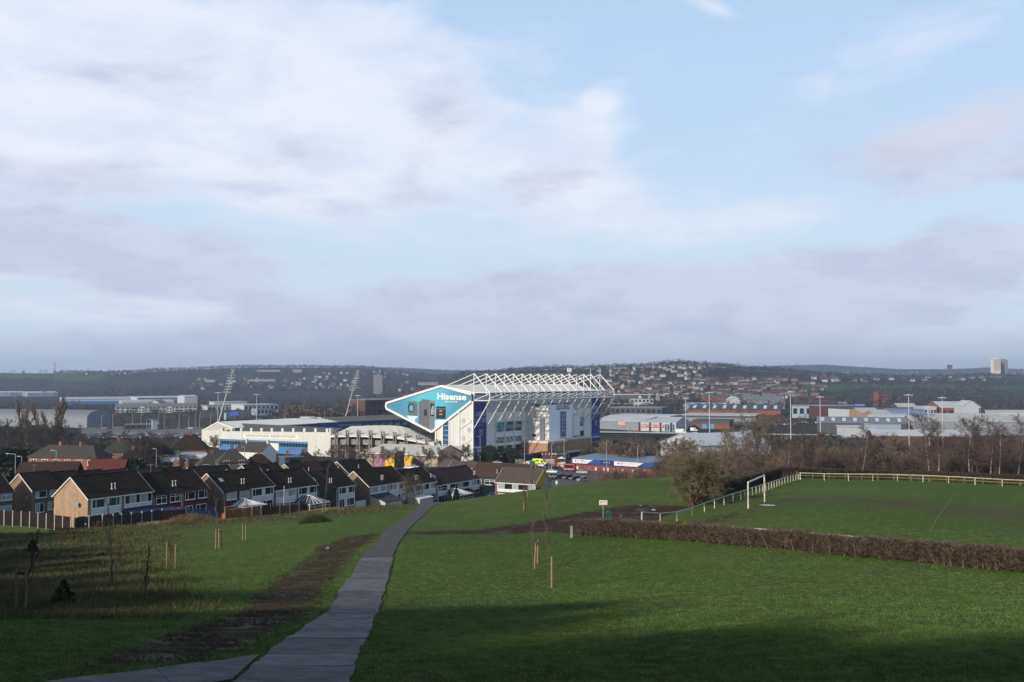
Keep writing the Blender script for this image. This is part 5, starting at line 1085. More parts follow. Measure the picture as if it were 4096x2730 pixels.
TANB = M_brick('podium_buff_brick', (.38, .215, .12), (.34, .19, .105), (.34, .22, .14)); STONE = M('stone_coping', (.56, .51, .44), .7, .08, 1); REDBR = M_brick('dark_red_brick', (.12, .035, .03), (.10, .03, .026), (.10, .06, .05)); NAVY = M('gate_navy', (.022, .045, .085), .6, .15, 1); CONCG = M('weathered_concrete', (.26, .245, .22), .9, 0, .6, col2=(.16, .15, .135)); SHADE = M('concourse_dark', (.035, .033, .033), .9, .2)
ST = thing('east_stand', 'huge white cantilever football stand with teal advert gable and blue banners', 'stadium', S(0, 0, 0))
L = fr(z4(1910, 600))[0]
def F3(pt, k=0.0): u, z = fr(pt, k); return S(u, -k, z)
tipT = sd(z3(165, 640)); tipB = sd(z3(165, 712)); apex = sd(z3(935, 400)); eaveT = sd(z3(1352, 515)); eaveB = sd(z3(1355, 612)); vee = sd(z3(803, 1040))
def E(v, z, out=0.0): return S(-out, v, z)
adpoly = [tipT, apex, eaveT, eaveB, vee, tipB]
def ad_material():
 m = bpy.data.materials.new('advert_teal_print'); m.use_nodes = True; t = NT(m.node_tree); P = t.n('ShaderNodeTexCoord').outputs['Object']
 c = E(*sd(z3(760, 560))) - wloc(ST); d = t.n('ShaderNodeVectorMath', operation='DISTANCE'); t.put(d.inputs[0], P); d.inputs[1].default_value = c
 f = t.ramp(d.outputs['Value'], 3.0, 25.0); k = t.mix(f, (.065, .41, .49), (.055, .18, .31)); f2 = t.ramp(d.outputs['Value'], 10, 19.0); k = t.mix(t.math('MULTIPLY', f2, .35), k, (.015, .24, .29))
 b = t.n('ShaderNodeBsdfPrincipled', i_Roughness=.5); t.put(b.inputs['Base Color'], k); t.put(t.n('ShaderNodeOutputMaterial').inputs[0], b.outputs[0]); return m
mb = MB(); mb.prism([E(v, z, .30) for v, z in adpoly], SU * .28); ADV = mb.build('advert_panel', ad_material(), ST)
def adp(name, pts, mat, o=.31, par=None): return MB().poly([E(*sd(z3(*p)), o) for p in pts]).build(name, mat, par or ADV)
APG = M('appliance_grey', (.11, .12, .13), .4, .1, .2); APM = M('appliance_mid', (.16, .175, .18), .4, .1, .2); APD = M('appliance_dark', (.02, .022, .025), .4, 0); PLN = M('plinth_pale', (.50, .60, .78), .5, .15, .3); PLN2 = M('plinth_blue', (.10, .28, .48), .5, .1, .3); AMB = M('oven_amber', (.45, .17, .03), .5, .2, 2)
adp('plinth_print', [(440,812),(612,822),(568,858),(556,915),(530,905)], PLN); adp('plinth_print', [(568,858),(612,822),(612,945),(566,918)], PLN2); adp('plinth_print', [(836,870),(1000,870),(975,905),(900,965),(838,1005)], PLN); adp('plinth_print', [(838,832),(858,832),(858,858),(995,862),(1012,850),(1000,872),(836,872)], PLN2, .312)
adp('washer_print', [(466,614),(500,618),(560,612),(600,625),(600,820),(462,806)], APG, .312); adp('washer_door_print', [(510+46*math.cos(a), 705+62*math.sin(a)) for a in np.linspace(0,6.28,20)[:-1]], APD, .316); adp('washer_glass_print', [(512+30*math.cos(a), 708+44*math.sin(a)) for a in np.linspace(0,6.28,18)[:-1]], PLN2, .320)
adp('fridge_side_print', [(614,622),(655,600),(668,582),(765,595),(765,1022),(612,930)], APG, .318); adp('fridge_door_print', [(762,594),(842,607),(838,1012),(800,1036),(762,1018)], APM, .322); adp('fridge_screen_print', [(776,640),(833,648),(832,822),(775,820)], APD, .326); adp('screen_figure_print', [(800,690),(815,665),(828,690),(830,800),(785,800),(782,740)], M('screen_pale', (.42,.45,.46), .5, 0, 3, col2=(.08,.08,.09)), .330); adp('water_dispenser_print', [(690,730),(730,725),(730,815),(688,815)], APD, .330)
adp('oven_print', [(860,684),(993,688),(990,862),(858,855)], APD, .324); adp('oven_glow_print', [(900,735),(945,735),(940,760),(905,760)], AMB, .328); adp('oven_glow_print', [(895,785),(950,785),(945,805),(905,805)], AMB, .328); adp('oven_panel_print', [(862,712),(992,716),(992,724),(862,720)], APM, .329)
def on_end(name, txt, x0, y0, x1, y1, mat, out=.33, bold=0.0, hh=None):
 a = E(*sd(z3(x0, y0)), out); b = E(*sd(z3(x1, y1)), out); U = (b - a); w = U.length; U.normalize(); lettering(ADV, txt, mat, a, U, (0, 0, 1), w, hh, bold=bold)
PXM = 485.0 / F / 3.484
on_end('lettering', 'Hisense', 872, 588, 1280, 602, CRESTW, .34, .035, 92 * PXM); on_end('lettering', 'OFFICIAL PARTNER', 978, 630, 1157, 634, CRESTW, .34, .012, 24 * PXM)
for nm, a, b, hw in (('roof_edge', tipT, apex, 1.0), ('roof_edge', apex, eaveT, 1.0), ('lower_edge', vee, eaveB, 1.1), ('lower_edge', tipB, vee, 1.0), ('tip_edge', tipT, tipB, .8)):
 MB().bar(E(a[0], a[1], .35), E(b[0], b[1], .35), 1.1, hw, up=(SU.x, SU.y, 0)).build(nm, STEEL, ST)
cols = [sd(z3(1178, 785)), sd(z3(1040, 885)), sd(z3(945, 955)), sd(z3(850, 1040))]
def wallstrip(v0, t0, v1, t1, mat, nm, out=.0): MB().prism([E(v0, 0, out), E(v1, 0, out), E(v1, t1, out), E(v0, t0, out)], SU * .3).build(nm, mat, ST)
lower = lambda v: eaveB[1] + (vee[1] - eaveB[1]) * (v - eaveB[0]) / (vee[0] - eaveB[0])
vv = [0.0] + [c[0] for c in cols]
for i in range(4): wallstrip(vv[i] + .05, lower(vv[i]) - .6, vv[i + 1] - .05, lower(vv[i + 1]) - .6, GLB if i == 2 else CREAM, ('end_wall_sheet', 'end_wall_sheet', 'glazed_strip', 'end_wall_sheet')[i], .0)
for v in vv: MB().box(0, 0, 0, 0, 0, 0) if False else MB().bar(E(v, 0, .18), E(v, lower(v) - .4, .18), .7, .5, up=(SU.x, SU.y, 0)).build('end_column', STEEL, ST)
for zz in np.linspace(3, 22, 9):
 if zz < lower(vv[3]) - .7: MB().bar(E(vv[2], zz, .04), E(vv[3], zz, .04), .1, .14, up=(0, 0, 1)).build('glazing_bar', STEEL if zz % 2 else GLK, ST)
wallstrip(vv[4] + .3, 0, vv[4] + 12, 0.01, REDBR, 'brick_base'); MB().prism([E(vv[3] + 1, 0, .1), E(vv[4] + 7, 0, .1), E(vv[4] + 2, 5.2, .1), E(vv[3] + 3, 4.0, .1)], SU * .3).build('brick_ramp', REDBR, ST)
for p, q in (((1190, 775), (1350, 880)), ((1350, 890), (1190, 998)), ((1190, 1010), (1350, 1130)), ((1350, 1145), (1195, 1240))): a, b = sd(z3(*p)), sd(z3(*q)); MB().bar(E(*a, .12), E(*b, .12), .35, .35, up=(SU.x, SU.y, 0)).build('end_brace', CREAM, ST)
for p in ((1236, 884), (1312, 1012), (1236, 1133), (1312, 1255)):
 v, z = sd(z3(*p)); pts = [(v + 1.15 * math.cos(a), z + 1.15 * math.sin(a)) for a in np.linspace(0, 6.283, 21)[:-1]]; rim = [(v + 1.35 * math.cos(a), z + 1.35 * math.sin(a)) for a in np.linspace(0, 6.283, 21)[:-1]]
 w = MB().prism([E(a, b, .06) for a, b in rim], SU * .05).build('round_window', SOFF, ST); MB().poly([E(a, b, .075) for a, b in pts]).build('pane', M('round_glass', (.36, .42, .46), .1, .1, spec=.6), w)
rp = [(tipT[0], tipT[1]), (apex[0], apex[1]), (-.4, eaveT[1] + .3)]
for (a, b) in zip(rp[:-1], rp[1:]):
 n = 15
 for k in range(n):
  u0, u1 = L * k / n, L * (k + 1) / n - .12; MB().prism([S(u0, a[0], a[1]), S(u0, b[0], b[1]), S(u0, b[0], b[1] + .5), S(u0, a[0], a[1] + .5)], SU * (u1 - u0)).build('roof_sheet', ROOFW, ST)
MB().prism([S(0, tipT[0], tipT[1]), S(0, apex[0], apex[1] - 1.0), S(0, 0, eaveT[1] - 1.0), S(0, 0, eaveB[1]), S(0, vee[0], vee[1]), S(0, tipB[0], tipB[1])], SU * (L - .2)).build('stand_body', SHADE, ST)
zb_l = 9.5
bk = fr(z4(335, 800))[0]; ztopw = eaveB[1] + .2; zmid = fr(z4(900, 740))[1]
masts_px = [150, 325, 453, 577, 700, 820, 935, 1047, 1157, 1265, 1370, 1475, 1577, 1677, 1772, 1900]
MU = [fr(z4(x, 250 + i * .0))[0] for i, x in enumerate(masts_px)]; MU = [m * L / MU[-1] for m in MU]; MU[0] = 0.3
for i in range(15):
 a, b = MU[i], MU[i + 1] - .12
 MB().box(0, 0, 0, 0, 0, 0) if False else MB().prism([S(a, -.25, zmid), S(b, -.25, zmid), S(b, -.25, ztopw), S(a, -.25, ztopw)], SV * .24).build('upper_panel', PANEL_D, ST)
 MB().prism([S(a, -.25, zb_l), S(b, -.25, zb_l), S(b, -.25, zmid - .08), S(a, -.25, zmid - .08)], SV * .24).build('lower_panel', PANEL_L, ST)
 MB().prism([S(a, -.3, ztopw + .05), S(b, -.3, ztopw + .05), S(b, -.3, eaveT[1] - .3), S(a, -.3, eaveT[1] - .3)], SV * .28).build('roof_fascia', SOFF, ST)
for i, u in enumerate(MU):
 if 0 < i < 15: MB().bar(S(u, -.42, zb_l - 9.4), S(u, -.42, ztopw), .34, .5, up=(SU.x, SU.y, 0)).build('front_column', STEEL, ST)
 zt = fr(z4(150, 225))[1] if i == 0 else None
ztop = lerp(fr(z4(150, 226))[1], fr(z4(1905, 238))[1], .5); gU = fr(z4(375, 497), 10.1)[1]; gL = fr(z4(375, 605), 10.1)[1]
KO = 10.1; stay_v = sd(z3(985, 388))[0]; roofz = lambda v: np.interp(v, [0, apex[0], tipT[0]], [eaveT[1], apex[1], tipT[1]]) + .5
def tubep(nm, p, q, r, m=STEEL, n=8): return MB().tube(p, q, r, n=n).build(nm, m, ST)
for i, u in enumerate(MU):
 tubep('mast', S(u, -.3, eaveT[1] - 1), S(u, -.3, ztop), .26); tubep('back_stay', S(u, -.3, ztop - .2), S(u, stay_v, roofz(stay_v)), .21); tubep('front_rafter', S(u, -.3, ztop), S(u, -KO, gU), .28)
 tubep('girder_post', S(u, -KO, gU), S(u, -KO, gL), .28); tubep('lower_strut', S(u, -KO, gL), S(u, -.5, 18.9), .26); tubep('tie_beam', S(u, -.3, gU), S(u, -KO, gU), .22); tubep('tie_beam', S(u, -.3, gL), S(u, -KO, gL), .22); tubep('tie_diagonal', S(u, -.3, gL), S(u, -KO, gU - .4), .18)
 MB().lathe(S(u, -.3, eaveT[1] - .2), [(.7, 0), (.6, .5), (.35, .9)], 10).build('mast_foot', STEEL, ST)
 if i < 15:
  w = MU[i + 1]; tubep('top_chord', S(u, -KO, gU), S(w, -KO, gU), .27); tubep('bottom_chord', S(u, -KO, gL), S(w, -KO, gL), .27); tubep('ridge_wire', S(u, -.3, ztop), S(w, -.3, ztop), .07, n=5); tubep('girder_diagonal', S(u, -KO, gL) if i % 2 else S(u, -KO, gU), S(w, -KO, gU) if i % 2 else S(w, -KO, gL), .13, SOFF)
for a, b in ((7, 8), (14, 15)): tubep('cross_brace', S(MU[a], -.3, eaveT[1]), S(MU[b], -.3, ztop), .16); tubep('cross_brace', S(MU[b], -.3, eaveT[1]), S(MU[a], -.3, ztop), .16)
for u in (MU[14], MU[15] + .2): tubep('lightning_rod', S(u, -.3, ztop), S(u, -.3, ztop + 3.9), .12)
c = S(MU[11], -.3, ztop); tubep('antenna_pole', c, c + Vector((0, 0, 3.3)), .14)
for dx in (-.9, 0, .9): MB().box(c.x + dx - .3, c.x + dx + .3, c.y - .25, c.y + .25, c.z + 1.3, c.z + 3.4).build('antenna_panel', STEEL, ST)
def banner(x0, x1, y0, y1, yl, full):
 u0, zt = fr(z4(x0, y0), .45); u1, _ = fr(z4(x1, y0), .45); _, zb = fr(z4(x0, y1), .45)
 zb = max(zb, 1.0); b = MB().prism([S(u0, -.45, zb), S(u1, -.45, zb), S(u1, -.45, zt), S(u0, -.45, zt)], SV * .18).build('banner', BLUEB, ST)
 w = u1 - u0; H = zt - zb; at_ = lambda a, f: S(u0 + w * a, -.50, zb + H * f)
 lettering(b, 'LEEDS', INKW, at_(.10, .735), SU, (0, 0, 1), w * .80, H * .085, bold=.02); lettering(b, 'UNITED', INKW, at_(.05, .615), SU, (0, 0, 1), w * .90, H * .085, bold=.02); lettering(b, 'ELLAND ROAD', CRESTY, at_(.26, .555), SU, (0, 0, 1), w * .5, H * .022)
 lettering(b, 'MARCHING ON', INKW, at_(.12, .125), SU, (0, 0, 1), w * .76, H * .035); lettering(b, 'TOGETHER', INKW, at_(.12, .075), SU, (0, 0, 1), w * .76, H * .035)
 cx, cz, cw, ch = .52, .43, .17, .062
 sh = lambda k: [S(u0 + w * (cx + cw * k * x), -.505 - .004 * (1.3 - k) * 10, zb + H * (cz + ch * k * y)) for x, y in [(-.75, .85), (0, 1.0), (.75, .85), (1, .45), (.9, -.1), (.55, -.7), (0, -1.15), (-.55, -.7), (-.9, -.1), (-1, .45)]]
 MB().poly(sh(1.0)).build('crest_shield', CRESTY, b); MB().poly(sh(.82)).build('crest_field', BLUEB, b)
 q = lambda x, y: S(u0 + w * (cx + cw * x), -.535, zb + H * (cz + ch * y))
 MB().poly([q(.22 * math.cos(a), .32 + .2 * math.sin(a)) for a in np.linspace(0, 6.28, 14)[:-1]]).build('crest_rose', CRESTW, b); MB().poly([q(-.45, .05), q(-.25, .05), q(-.1, -.85), q(-.3, -.6)]).build('crest_stripe', CRESTY, b); MB().poly([q(.45, .05), q(.25, .05), q(.1, -.85), q(.3, -.6)]).build('crest_stripe', CRESTY, b)
 for f in np.linspace(.03, .97, 9):
  for a in (-.01, 1.01): MB().box(0, 0, 0, 0, 0, 0) if False else MB().lathe(at_(a, f), [(.16, 0), (.16, .3)], 6).build('banner_fixing', SHADE, b)
banner(168, 335, 628, 1375, 0, True); banner(1796, 1913, 574, 1170, 0, False)
def fwin(x0, x1, y0, y1, n, mats, k=.30, rows=1):
 u0, zt = fr(z4(x0, y0), k); u1, _ = fr(z4(x1, y0), k); _, zb = fr(z4(x0, y1), k); f = MB(); bw = .10
 f.prism([S(u0, -k, zb), S(u1, -k, zb), S(u1, -k, zt), S(u0, -k, zt)], SV * .06); w = f.build('window_band', FRAME_K if False else SOFF, ST)
 for r_ in range(rows):
  za, zc = zb + (zt - zb) * r_ / rows + .06, zb + (zt - zb) * (r_ + 1) / rows - .06
  for i in range(n):
   a, b = u0 + (u1 - u0) * i / n + .06, u0 + (u1 - u0) * (i + 1) / n - .06; MB().poly([S(a, -k - .03, za), S(b, -k - .03, za), S(b, -k - .03, zc), S(a, -k - .03, zc)]).build('pane', mats[(i + r_) % len(mats)] if not callable(mats) else mats(i, r_), w)
T3 = lambda i, r_: GLT if r_ == 1 else GLK
fwin(474, 586, 905, 1045, 5, [GLT, GLT, GLB, GLT, GLT], rows=3); fwin(600, 706, 897, 1035, 6, T3, rows=3); fwin(722, 822, 890, 1027, 6, T3, rows=3); fwin(474, 586, 1115, 1200, 5, [GLK, GLT, GLK], rows=2); fwin(600, 706, 1105, 1190, 6, [GLT, GLT, GLK], rows=2); fwin(722, 822, 1098, 1172, 4, [GLT, GLB], rows=2)
fwin(1640, 1688, 830, 960, 2, lambda i, r_: GLT if r_ else [GLK, GLT][i], .5, 2); fwin(1640, 1688, 1022, 1095, 2, [GLK], .5, 1)
def fblock(nm, pts, k0, k1, mat, par=ST):
 return MB().prism([S(u, -k1, z) for u, z in pts], SV * (k1 - k0)).build(nm, mat, par)
def frect(x0, y0, x1, y1, k): a = fr(z4(x0, y0), k); b = fr(z4(x1, y1), k); return a[0], b[0], min(a[1], b[1]), max(a[1], b[1])
k1 = 9.0; a = fr(z4(1075, 852), k1); b = fr(z4(1190, 850), k1); zb = fr(z4(1072, 1208), k1)[1]; uL = a[0]; uR = b[0] + 1.5
fblock('lift_block', [(uL, zb), (uR, zb), (uR, a[1]), (uL, a[1])], .3, k1, BEIGE)
lv = MB(); p0 = S(uL - .04, -6.2, zb + 3.2); lv.box(0, .01, 0, 0, 0, 0) if False else None
mbv = MB(); mbv.prism([S(uL - .03, -6.8, zb + 3.6), S(uL - .03, -4.2, zb + 3.6), S(uL - .03, -4.2, zb + 5.0), S(uL - .03, -6.8, zb + 5.0)], SU * .05); mbv.build('louvre', GLK, ST)
for kk in (k1 - .6, 4.2): tubep('undercroft_column', S(uL + .6, -kk, 0), S(uL + .6, -kk, zb + .05), .55, BEIGE, 10)
tubep('undercroft_column', S(uR - 1, -k1 + .6, 0), S(uR - 1, -k1 + .6, zb + .05), .5, BEIGE, 10)
u0, _ = fr(z4(955, 680), 3.0); u1, zt = fr(z4(1190, 676), 3.0); fblock('upper_block', [(u0, zmid - 7), (u1 + 14, zmid - 7), (u1 + 14, zt), (u0, zt)], .3, 3.0, BEIGE)
kT = 12.0; TL = fr(z4(1215, 672), kT); TR = fr(z4(1534, 670), kT); tb = fr(z4(1215, 1155), kT)[1]; WT = M('entrance_tower_white', (.76, .79, .84), .5, .04, .5)
fblock('entrance_tower', [(TL[0], tb), (TR[0], tb), (TR[0], TL[1]), (TL[0], TL[1])], .3, kT, WT)
wL = fr(z4(1362, 755), kT)[0]; wR = fr(z4(1440, 755), kT)[0]; wt = fr(z4(1362, 757), kT)[1]; wb = fr(z4(1362, 1108), kT)[1]
tw = fblock('tower_window', [(wL - .25, wb - 2.2), (wR + .25, wb - 2.2), (wR + .25, wt + .2), (wL - .25, wt + .2)], kT - .05, kT + .12, SOFF)
rows = 8
for i in range(rows):
 for j in range(3):
  a, b = wL + (wR - wL) * j / 3 + .05, wL + (wR - wL) * (j + 1) / 3 - .05; c, d = wb + (wt - wb) * i / rows + .06, wb + (wt - wb) * (i + 1) / rows - .06; MB().poly([S(a, -kT - .15, c), S(b, -kT - .15, c), S(b, -kT - .15, d), S(a, -kT - .15, d)]).build('pane', M('tower_pane_blue', (.020, .045, .16), .15, .1, spec=.6), tw)
H5 = (wt - wb) / 8
for i, s in enumerate(('SIDE', 'BEFORE', 'SELF', 'EVERY', 'TIME')): lettering(tw, s, M('window_print', (.50, .54, .66), .6, 0), S(wL + (wR - wL) * (.12 if len(s) > 4 else .2), -kT - .19, wt - H5 * (1.75 + i * 1.18)), SU, (0, 0, 1), (wR - wL) * (.72 if len(s) > 4 else .58), H5 * .75, bold=.01)
tl0 = fr(z4(1303, 735), kT); tl1 = fr(z4(1490, 728), kT); lettering(ST, 'LEEDS UNITED', M('sign_letter_grey', (.10, .11, .14), .5, 0), S(tl0[0], -kT - .12, tl0[1]), SU, (0, 0, 1), tl1[0] - tl0[0], 4.2 * (34 / 40.0) , bold=.01)
fblock('tower_corner', [(TL[0] - .5, tb - .2), (TL[0] - .02, tb - .2), (TL[0] - .02, TL[1] + .25), (TL[0] - .5, TL[1] + .25)], .4, kT + .05, STEEL)
for a, b in ((1010, 1075), (1240, 1320), (1455, 1490)):
 u0 = fr(z4(a, 660), 5.0)[0]; u1 = fr(z4(b, 660), 5.0)[0]; fblock('roof_plant', [(u0, TL[1]), (u1, TL[1]), (u1, TL[1] + .9), (u0, TL[1] + .9)], 3.0, 6.0, GLK)
u0 = fr(z4(1545, 822), 6.0); u1 = fr(z4(1640, 822), 6.0); fblock('side_bay', [(u0[0], tb + 1), (u1[0], tb + 1), (u1[0], u0[1]), (u0[0], u0[1])], .4, 6.0, PANEL_L)
kP = 17.0; PL0 = fr(z4(1185, 1180), kP); PL1 = fr(z4(1450, 1175), kP); pz = fr(z4(1450, 1175), kP)[1]; pzb = fr(z4(1450, 1328), kP)[1]
uA = PL0[0]; uB = PL1[0]; uC = min(uB + 34, L - 6)
poly = lambda k, u_0, u_1: [S(u_0, -.3, 0), S(u_0, -k, 0), S(u_1, -k, 0), S(u_1 + 6, -k + 6, 0), S(uC, -k + 7.5, 0), S(uC, -.3, 0)]
def extrude_up(pts, z0, z1_, nm, mat): MB().prism([Vector((p.x, p.y, z0)) for p in pts], (0, 0, z1_ - z0)).build(nm, mat, ST)
extrude_up(poly(kP, uA, uB), pzb, pz - .1, 'podium_wall', TANB); extrude_up(poly(kP + .35, uA - .2, uB + .1), pz - .08, pz + 1.0, 'podium_coping', STONE); extrude_up(poly(kP + .3, uA - .15, uB + .1), pzb - 1.1, pzb - .02, 'podium_band', STONE); extrude_up(poly(kP - 2.5, uA + .5, uB - 1), 0, pzb - 1.12, 'podium_base', SHADE)
for uu, kk in ((uB - .3, kP - .5), (uB + 5, kP - 5.5), (uA + 8, kP - .6), (uB + 14, kP - 8)): tubep('podium_column', S(uu, -kk, 0), S(uu, -kk, pzb - 1.0), .55, STONE, 10)
for x0, x1_ in ((1322, 1358), (1385, 1420)):
 u0, zt_ = fr(z4(x0, 1250), kP + .05); u1, _ = fr(z4(x1_, 1250), kP + .05); _, zb_ = fr(z4(x0, 1288), kP + .05); w = fblock('podium_window', [(u0, zb_), (u1, zb_), (u1, zt_), (u0, zt_)], kP - .05, kP + .08, STONE); MB().poly([S(u0 + .25, -kP - .1, zb_ + .25), S(u1 - .25, -kP - .1, zb_ + .25), S(u1 - .25, -kP - .1, zt_ - .25), S(u0 + .25, -kP - .1, zt_ - .25)]).build('pane', GLK, w)
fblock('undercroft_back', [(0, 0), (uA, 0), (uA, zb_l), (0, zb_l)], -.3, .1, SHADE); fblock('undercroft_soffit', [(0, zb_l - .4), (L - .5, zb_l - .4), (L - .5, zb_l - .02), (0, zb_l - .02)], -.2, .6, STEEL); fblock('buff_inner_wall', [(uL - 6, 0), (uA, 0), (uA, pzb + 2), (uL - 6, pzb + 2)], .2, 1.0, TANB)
for i in (2, 3, 4, 5): fblock('brick_pier', [(MU[i] - .9, 0), (MU[i] + .9, 0), (MU[i] + .9, zb_l - 2.2), (MU[i] - .9, zb_l - 2.2)], .1, 1.4, REDBR); fblock('pier_head', [(MU[i] - .6, zb_l - 2.2), (MU[i] + .6, zb_l - 2.2), (MU[i] + .5, zb_l - .45), (MU[i] - .5, zb_l - .45)], .15, 1.2, STONE)
TW = thing('turnstile_block', 'dark red brick turnstile block with small white signs before the entrance tower', 'turnstiles', at(2236, 1841, 478)); b = TW.location
def obox(par, nm, a, c, th, z0, z1_, mat): MB().prism([Vector((a.x, a.y, z0)), Vector((c.x, c.y, z0)), Vector((c.x, c.y, z1_)), Vector((a.x, a.y, z1_))], Vector((-(c - a).y, (c - a).x, 0)).normalized() * th).build(nm, mat, par)
p0, p1, p2 = at(2160, 1836, 500), at(2230, 1838, 492), at(2228, 1838, 478)
gA, gB, gC = at(2078, 1842, 470), at(2161, 1836, 494), at(2229, 1836, 470)
obox(TW, 'brick_wall', gB, gC, 2.0, 0, 6.2, REDBR); obox(TW, 'roof_slab', gB - SN * -.3, gC - SN * -.3, 2.6, 6.22, 6.5, FRAME_K)
for f in (.15, .35, .55, .75, .9): q = gB.lerp(gC, f); MB().box(q.x - .35, q.x + .35, q.y - .12, q.y - .02, q.z + 2.0, q.z + 2.7).build('sign_plate', WHITE, TW)
GT = thing('exit_gates', 'navy blue sheet gates between brick piers below the lift block', 'gates', gA)
for i in range(4): a, c = gA.lerp(gB, i / 4 + .005), gA.lerp(gB, (i + 1) / 4 - .005); obox(GT, 'gate_leaf', a, c, .25, 0, at(2120, 1816, 482).z, NAVY)
for i in range(5): q = gA.lerp(gB, i / 4); MB().bar(Vector((q.x, q.y - .2, 0)), Vector((q.x, q.y - .2, at(2120, 1815, 482).z + .1)), .3, .3).build('gate_post', FRAME_K, GT)
BW = thing('brick_boundary_block', 'dark red brick gatehouse with white signs behind the evergreens', 'turnstiles', at(2000, 1845, 460)); a, c = at(1985, 1848, 455), at(2078, 1843, 468); obox(BW, 'brick_wall', a, c, 3, 0, at(2030, 1815, 462).z, REDBR); obox(BW, 'roof_slab', a + Vector((-.3, -.4, 0)), c + Vector((.3, -.4, 0)), 3.6, at(2030, 1815, 462).z + .02, at(2030, 1812, 462).z, FRAME_K)
for f in (.2, .5, .62, .8): q = a.lerp(c, f); MB().box(q.x - .4, q.x + .4, q.y - .15, q.y - .03, q.z + 2.2, q.z + 3.0).build('sign_plate', WHITE, BW)
SS = thing('south_stand', 'long white stand wall with scaffolding lettering and blue window band', 'stadium', S(0, 102, 0))
SOO = S(-14, 0, 0);
def T_(v, z, out=0.0): return S(-out, v, z)
def sdu(pt): p = on_plane(pt[0], pt[1], S(0, 102, 0), SU) - SO; return p.dot(SV), p.z
vR, zR = sdu(z2(1190, 690)); vL, zL = sdu(z2(275, 680)); _, z0R = sdu(z2(1170, 890)); z0R = min(z0R, 1.0)
ztR, ztL = zR, zL; zt_ = lambda v: lerp(ztR, ztL, (v - vR) / (vL - vR))
WF = M_clad('white_facade_panel', (.56, .55, .51), 1.6, 'h', .25, .6, .06, .93)
vG = sdu(z2(1012, 800))[0]; bt = sdu(z2(1012, 772))[1]; btL = sdu(z2(275, 745))[1]
def sq(par, nm, v0, za, v1, zb2, zc, zd, out, th, mat): return MB().prism([T_(v0, za, out), T_(v1, zb2, out), T_(v1, zc, out), T_(v0, zd, out)], SU * th).build(nm, mat, par)
n = 9
for i in range(n):
 a, c = lerp(vR, vL, i / n), lerp(vR, vL, (i + 1) / n) - .1; lo = lambda v: 0.0 if v <= vG + .1 else lerp(bt, btL, (v - vG) / (vL - vG));
 if a < vG < c: sq(SS, 'facade_panel', a, 0, vG, 0, zt_(vG), zt_(a), .4, .4, WF); a = vG + .05
 sq(SS, 'facade_panel', a, lo(a + .2), c, lo(c), zt_(c), zt_(a), .4, .4, WF)
for i in range(11): v = lerp(vR, vL, (i + .1) / 10.4); z = zt_(v); sq(SS, 'parapet_block', v, z, v + 1.9, z, z + 2.0, z + 2.0, .45, 1.4, WF)
PBL = M('painted_blue', (.055, .16, .36), .6, .08, .5); PBL2 = M('painted_pale_blue', (.10, .24, .46), .6, .08, .5)
sq(SS, 'blue_band', vG + .05, 0, vL, 0, btL - .05, bt - .05, .1, .3, PBL)
nb = 30
for i in range(nb):
 a, c = lerp(vG + 1, vL - 1, i / nb), lerp(vG + 1, vL - 1, (i + .86) / nb); b0 = lerp(bt, btL, i / nb); w = sq(SS, 'window', a - .12, b0 - 3.3, c + .12, b0 - 3.3, b0 - .8, b0 - .8, .16, .05, PBL2); sq(w, 'pane', a, b0 - 3.15, c, b0 - 3.15, b0 - 1.0, b0 - 1.0, .19, .02, GLK)
vs0 = sdu(z2(938, 720))[0]; vs1 = sdu(z2(475, 720))[0]; zs0 = sdu(z2(938, 750))[1]; zs1 = sdu(z2(938, 715))[1]; sg = sq(SS, 'name_board', vs0, zs0, vs1, zs0 - .9, zs1 - .9, zs1, .55, .12, M('name_board_white', (.64, .63, .59), .6, .05))
U_ = (T_(vs0, zs0, .6) - T_(vs1, zs0 - .9, .6)); w_ = U_.length; U_.normalize(); LG = M('letter_bronze', (.20, .17, .13), .6, 0)
for x0, ww in ((.05, .42), (.51, .43)): lettering(sg, 'BURFLEX SCAFFOLDING', LG, T_(vs1, zs0 - .9 + .9, .58) + U_ * (w_ * x0), U_, (0, 0, 1), w_ * ww, (zs1 - zs0) * .55, bold=.01)
ve0 = sdu(z2(840, 835))[0]; ve1 = sdu(z2(940, 835))[0]; lettering(SS, 'ELLAND ROAD', M('letter_dull_red', (.22, .11, .11), .6, 0), T_(ve0, sdu(z2(840, 838))[1], .18), -SV, (0, 0, 1), ve0 - ve1, 1.5)
va = sdu(z2(680, 820))[0]; vb = sdu(z2(765, 820))[0]; zz0 = sdu(z2(700, 840))[1]; sp_ = sq(SS, 'sign_panel', va, zz0, vb, zz0, zz0 + 4.2, zz0 + 4.2, .22, .08, WHITE); sq(sp_, 'stripe', vb + .9, zz0, vb + .4, zz0, zz0 + 4.2, zz0 + 4.2, .25, .02, CRESTY); sq(SS, 'doorway', vG + 1.2, 0, vG + 5.5, 0, 3.6, 3.6, .14, .06, SHADE)
dr0 = sdu(z2(450, 612));
def dep(pt, back): p = on_plane(pt[0], pt[1], S(back, 0, 0), SU) - SO; return p.dot(SV), p.z
bk_ = 22.0; rA = dep(z2(450, 615), bk_); rB = dep(z2(1300, 640), bk_); GREYR = M('dark_grey_roof_sheet', (.085, .080, .072), .75, .12, .15)
MB().prism([S(.1, vR + 1, zt_(vR) - .8), S(.1, vL - 1, zt_(vL) - .8), S(bk_, rA[0], rA[1]), S(bk_, rB[0], rA[1] - .3)], (0, 0, -.5)).build('roof', GREYR, SS)
MB().prism([S(.2, vR + .2, 0), S(.2, vL, 0), S(bk_ - 1, vL - 6, 0), S(bk_ - 1, vR + .2, 0)], (0, 0, min(zt_(vL), zt_(vR)) - 1.5)).build('stand_body', SHADE, SS)
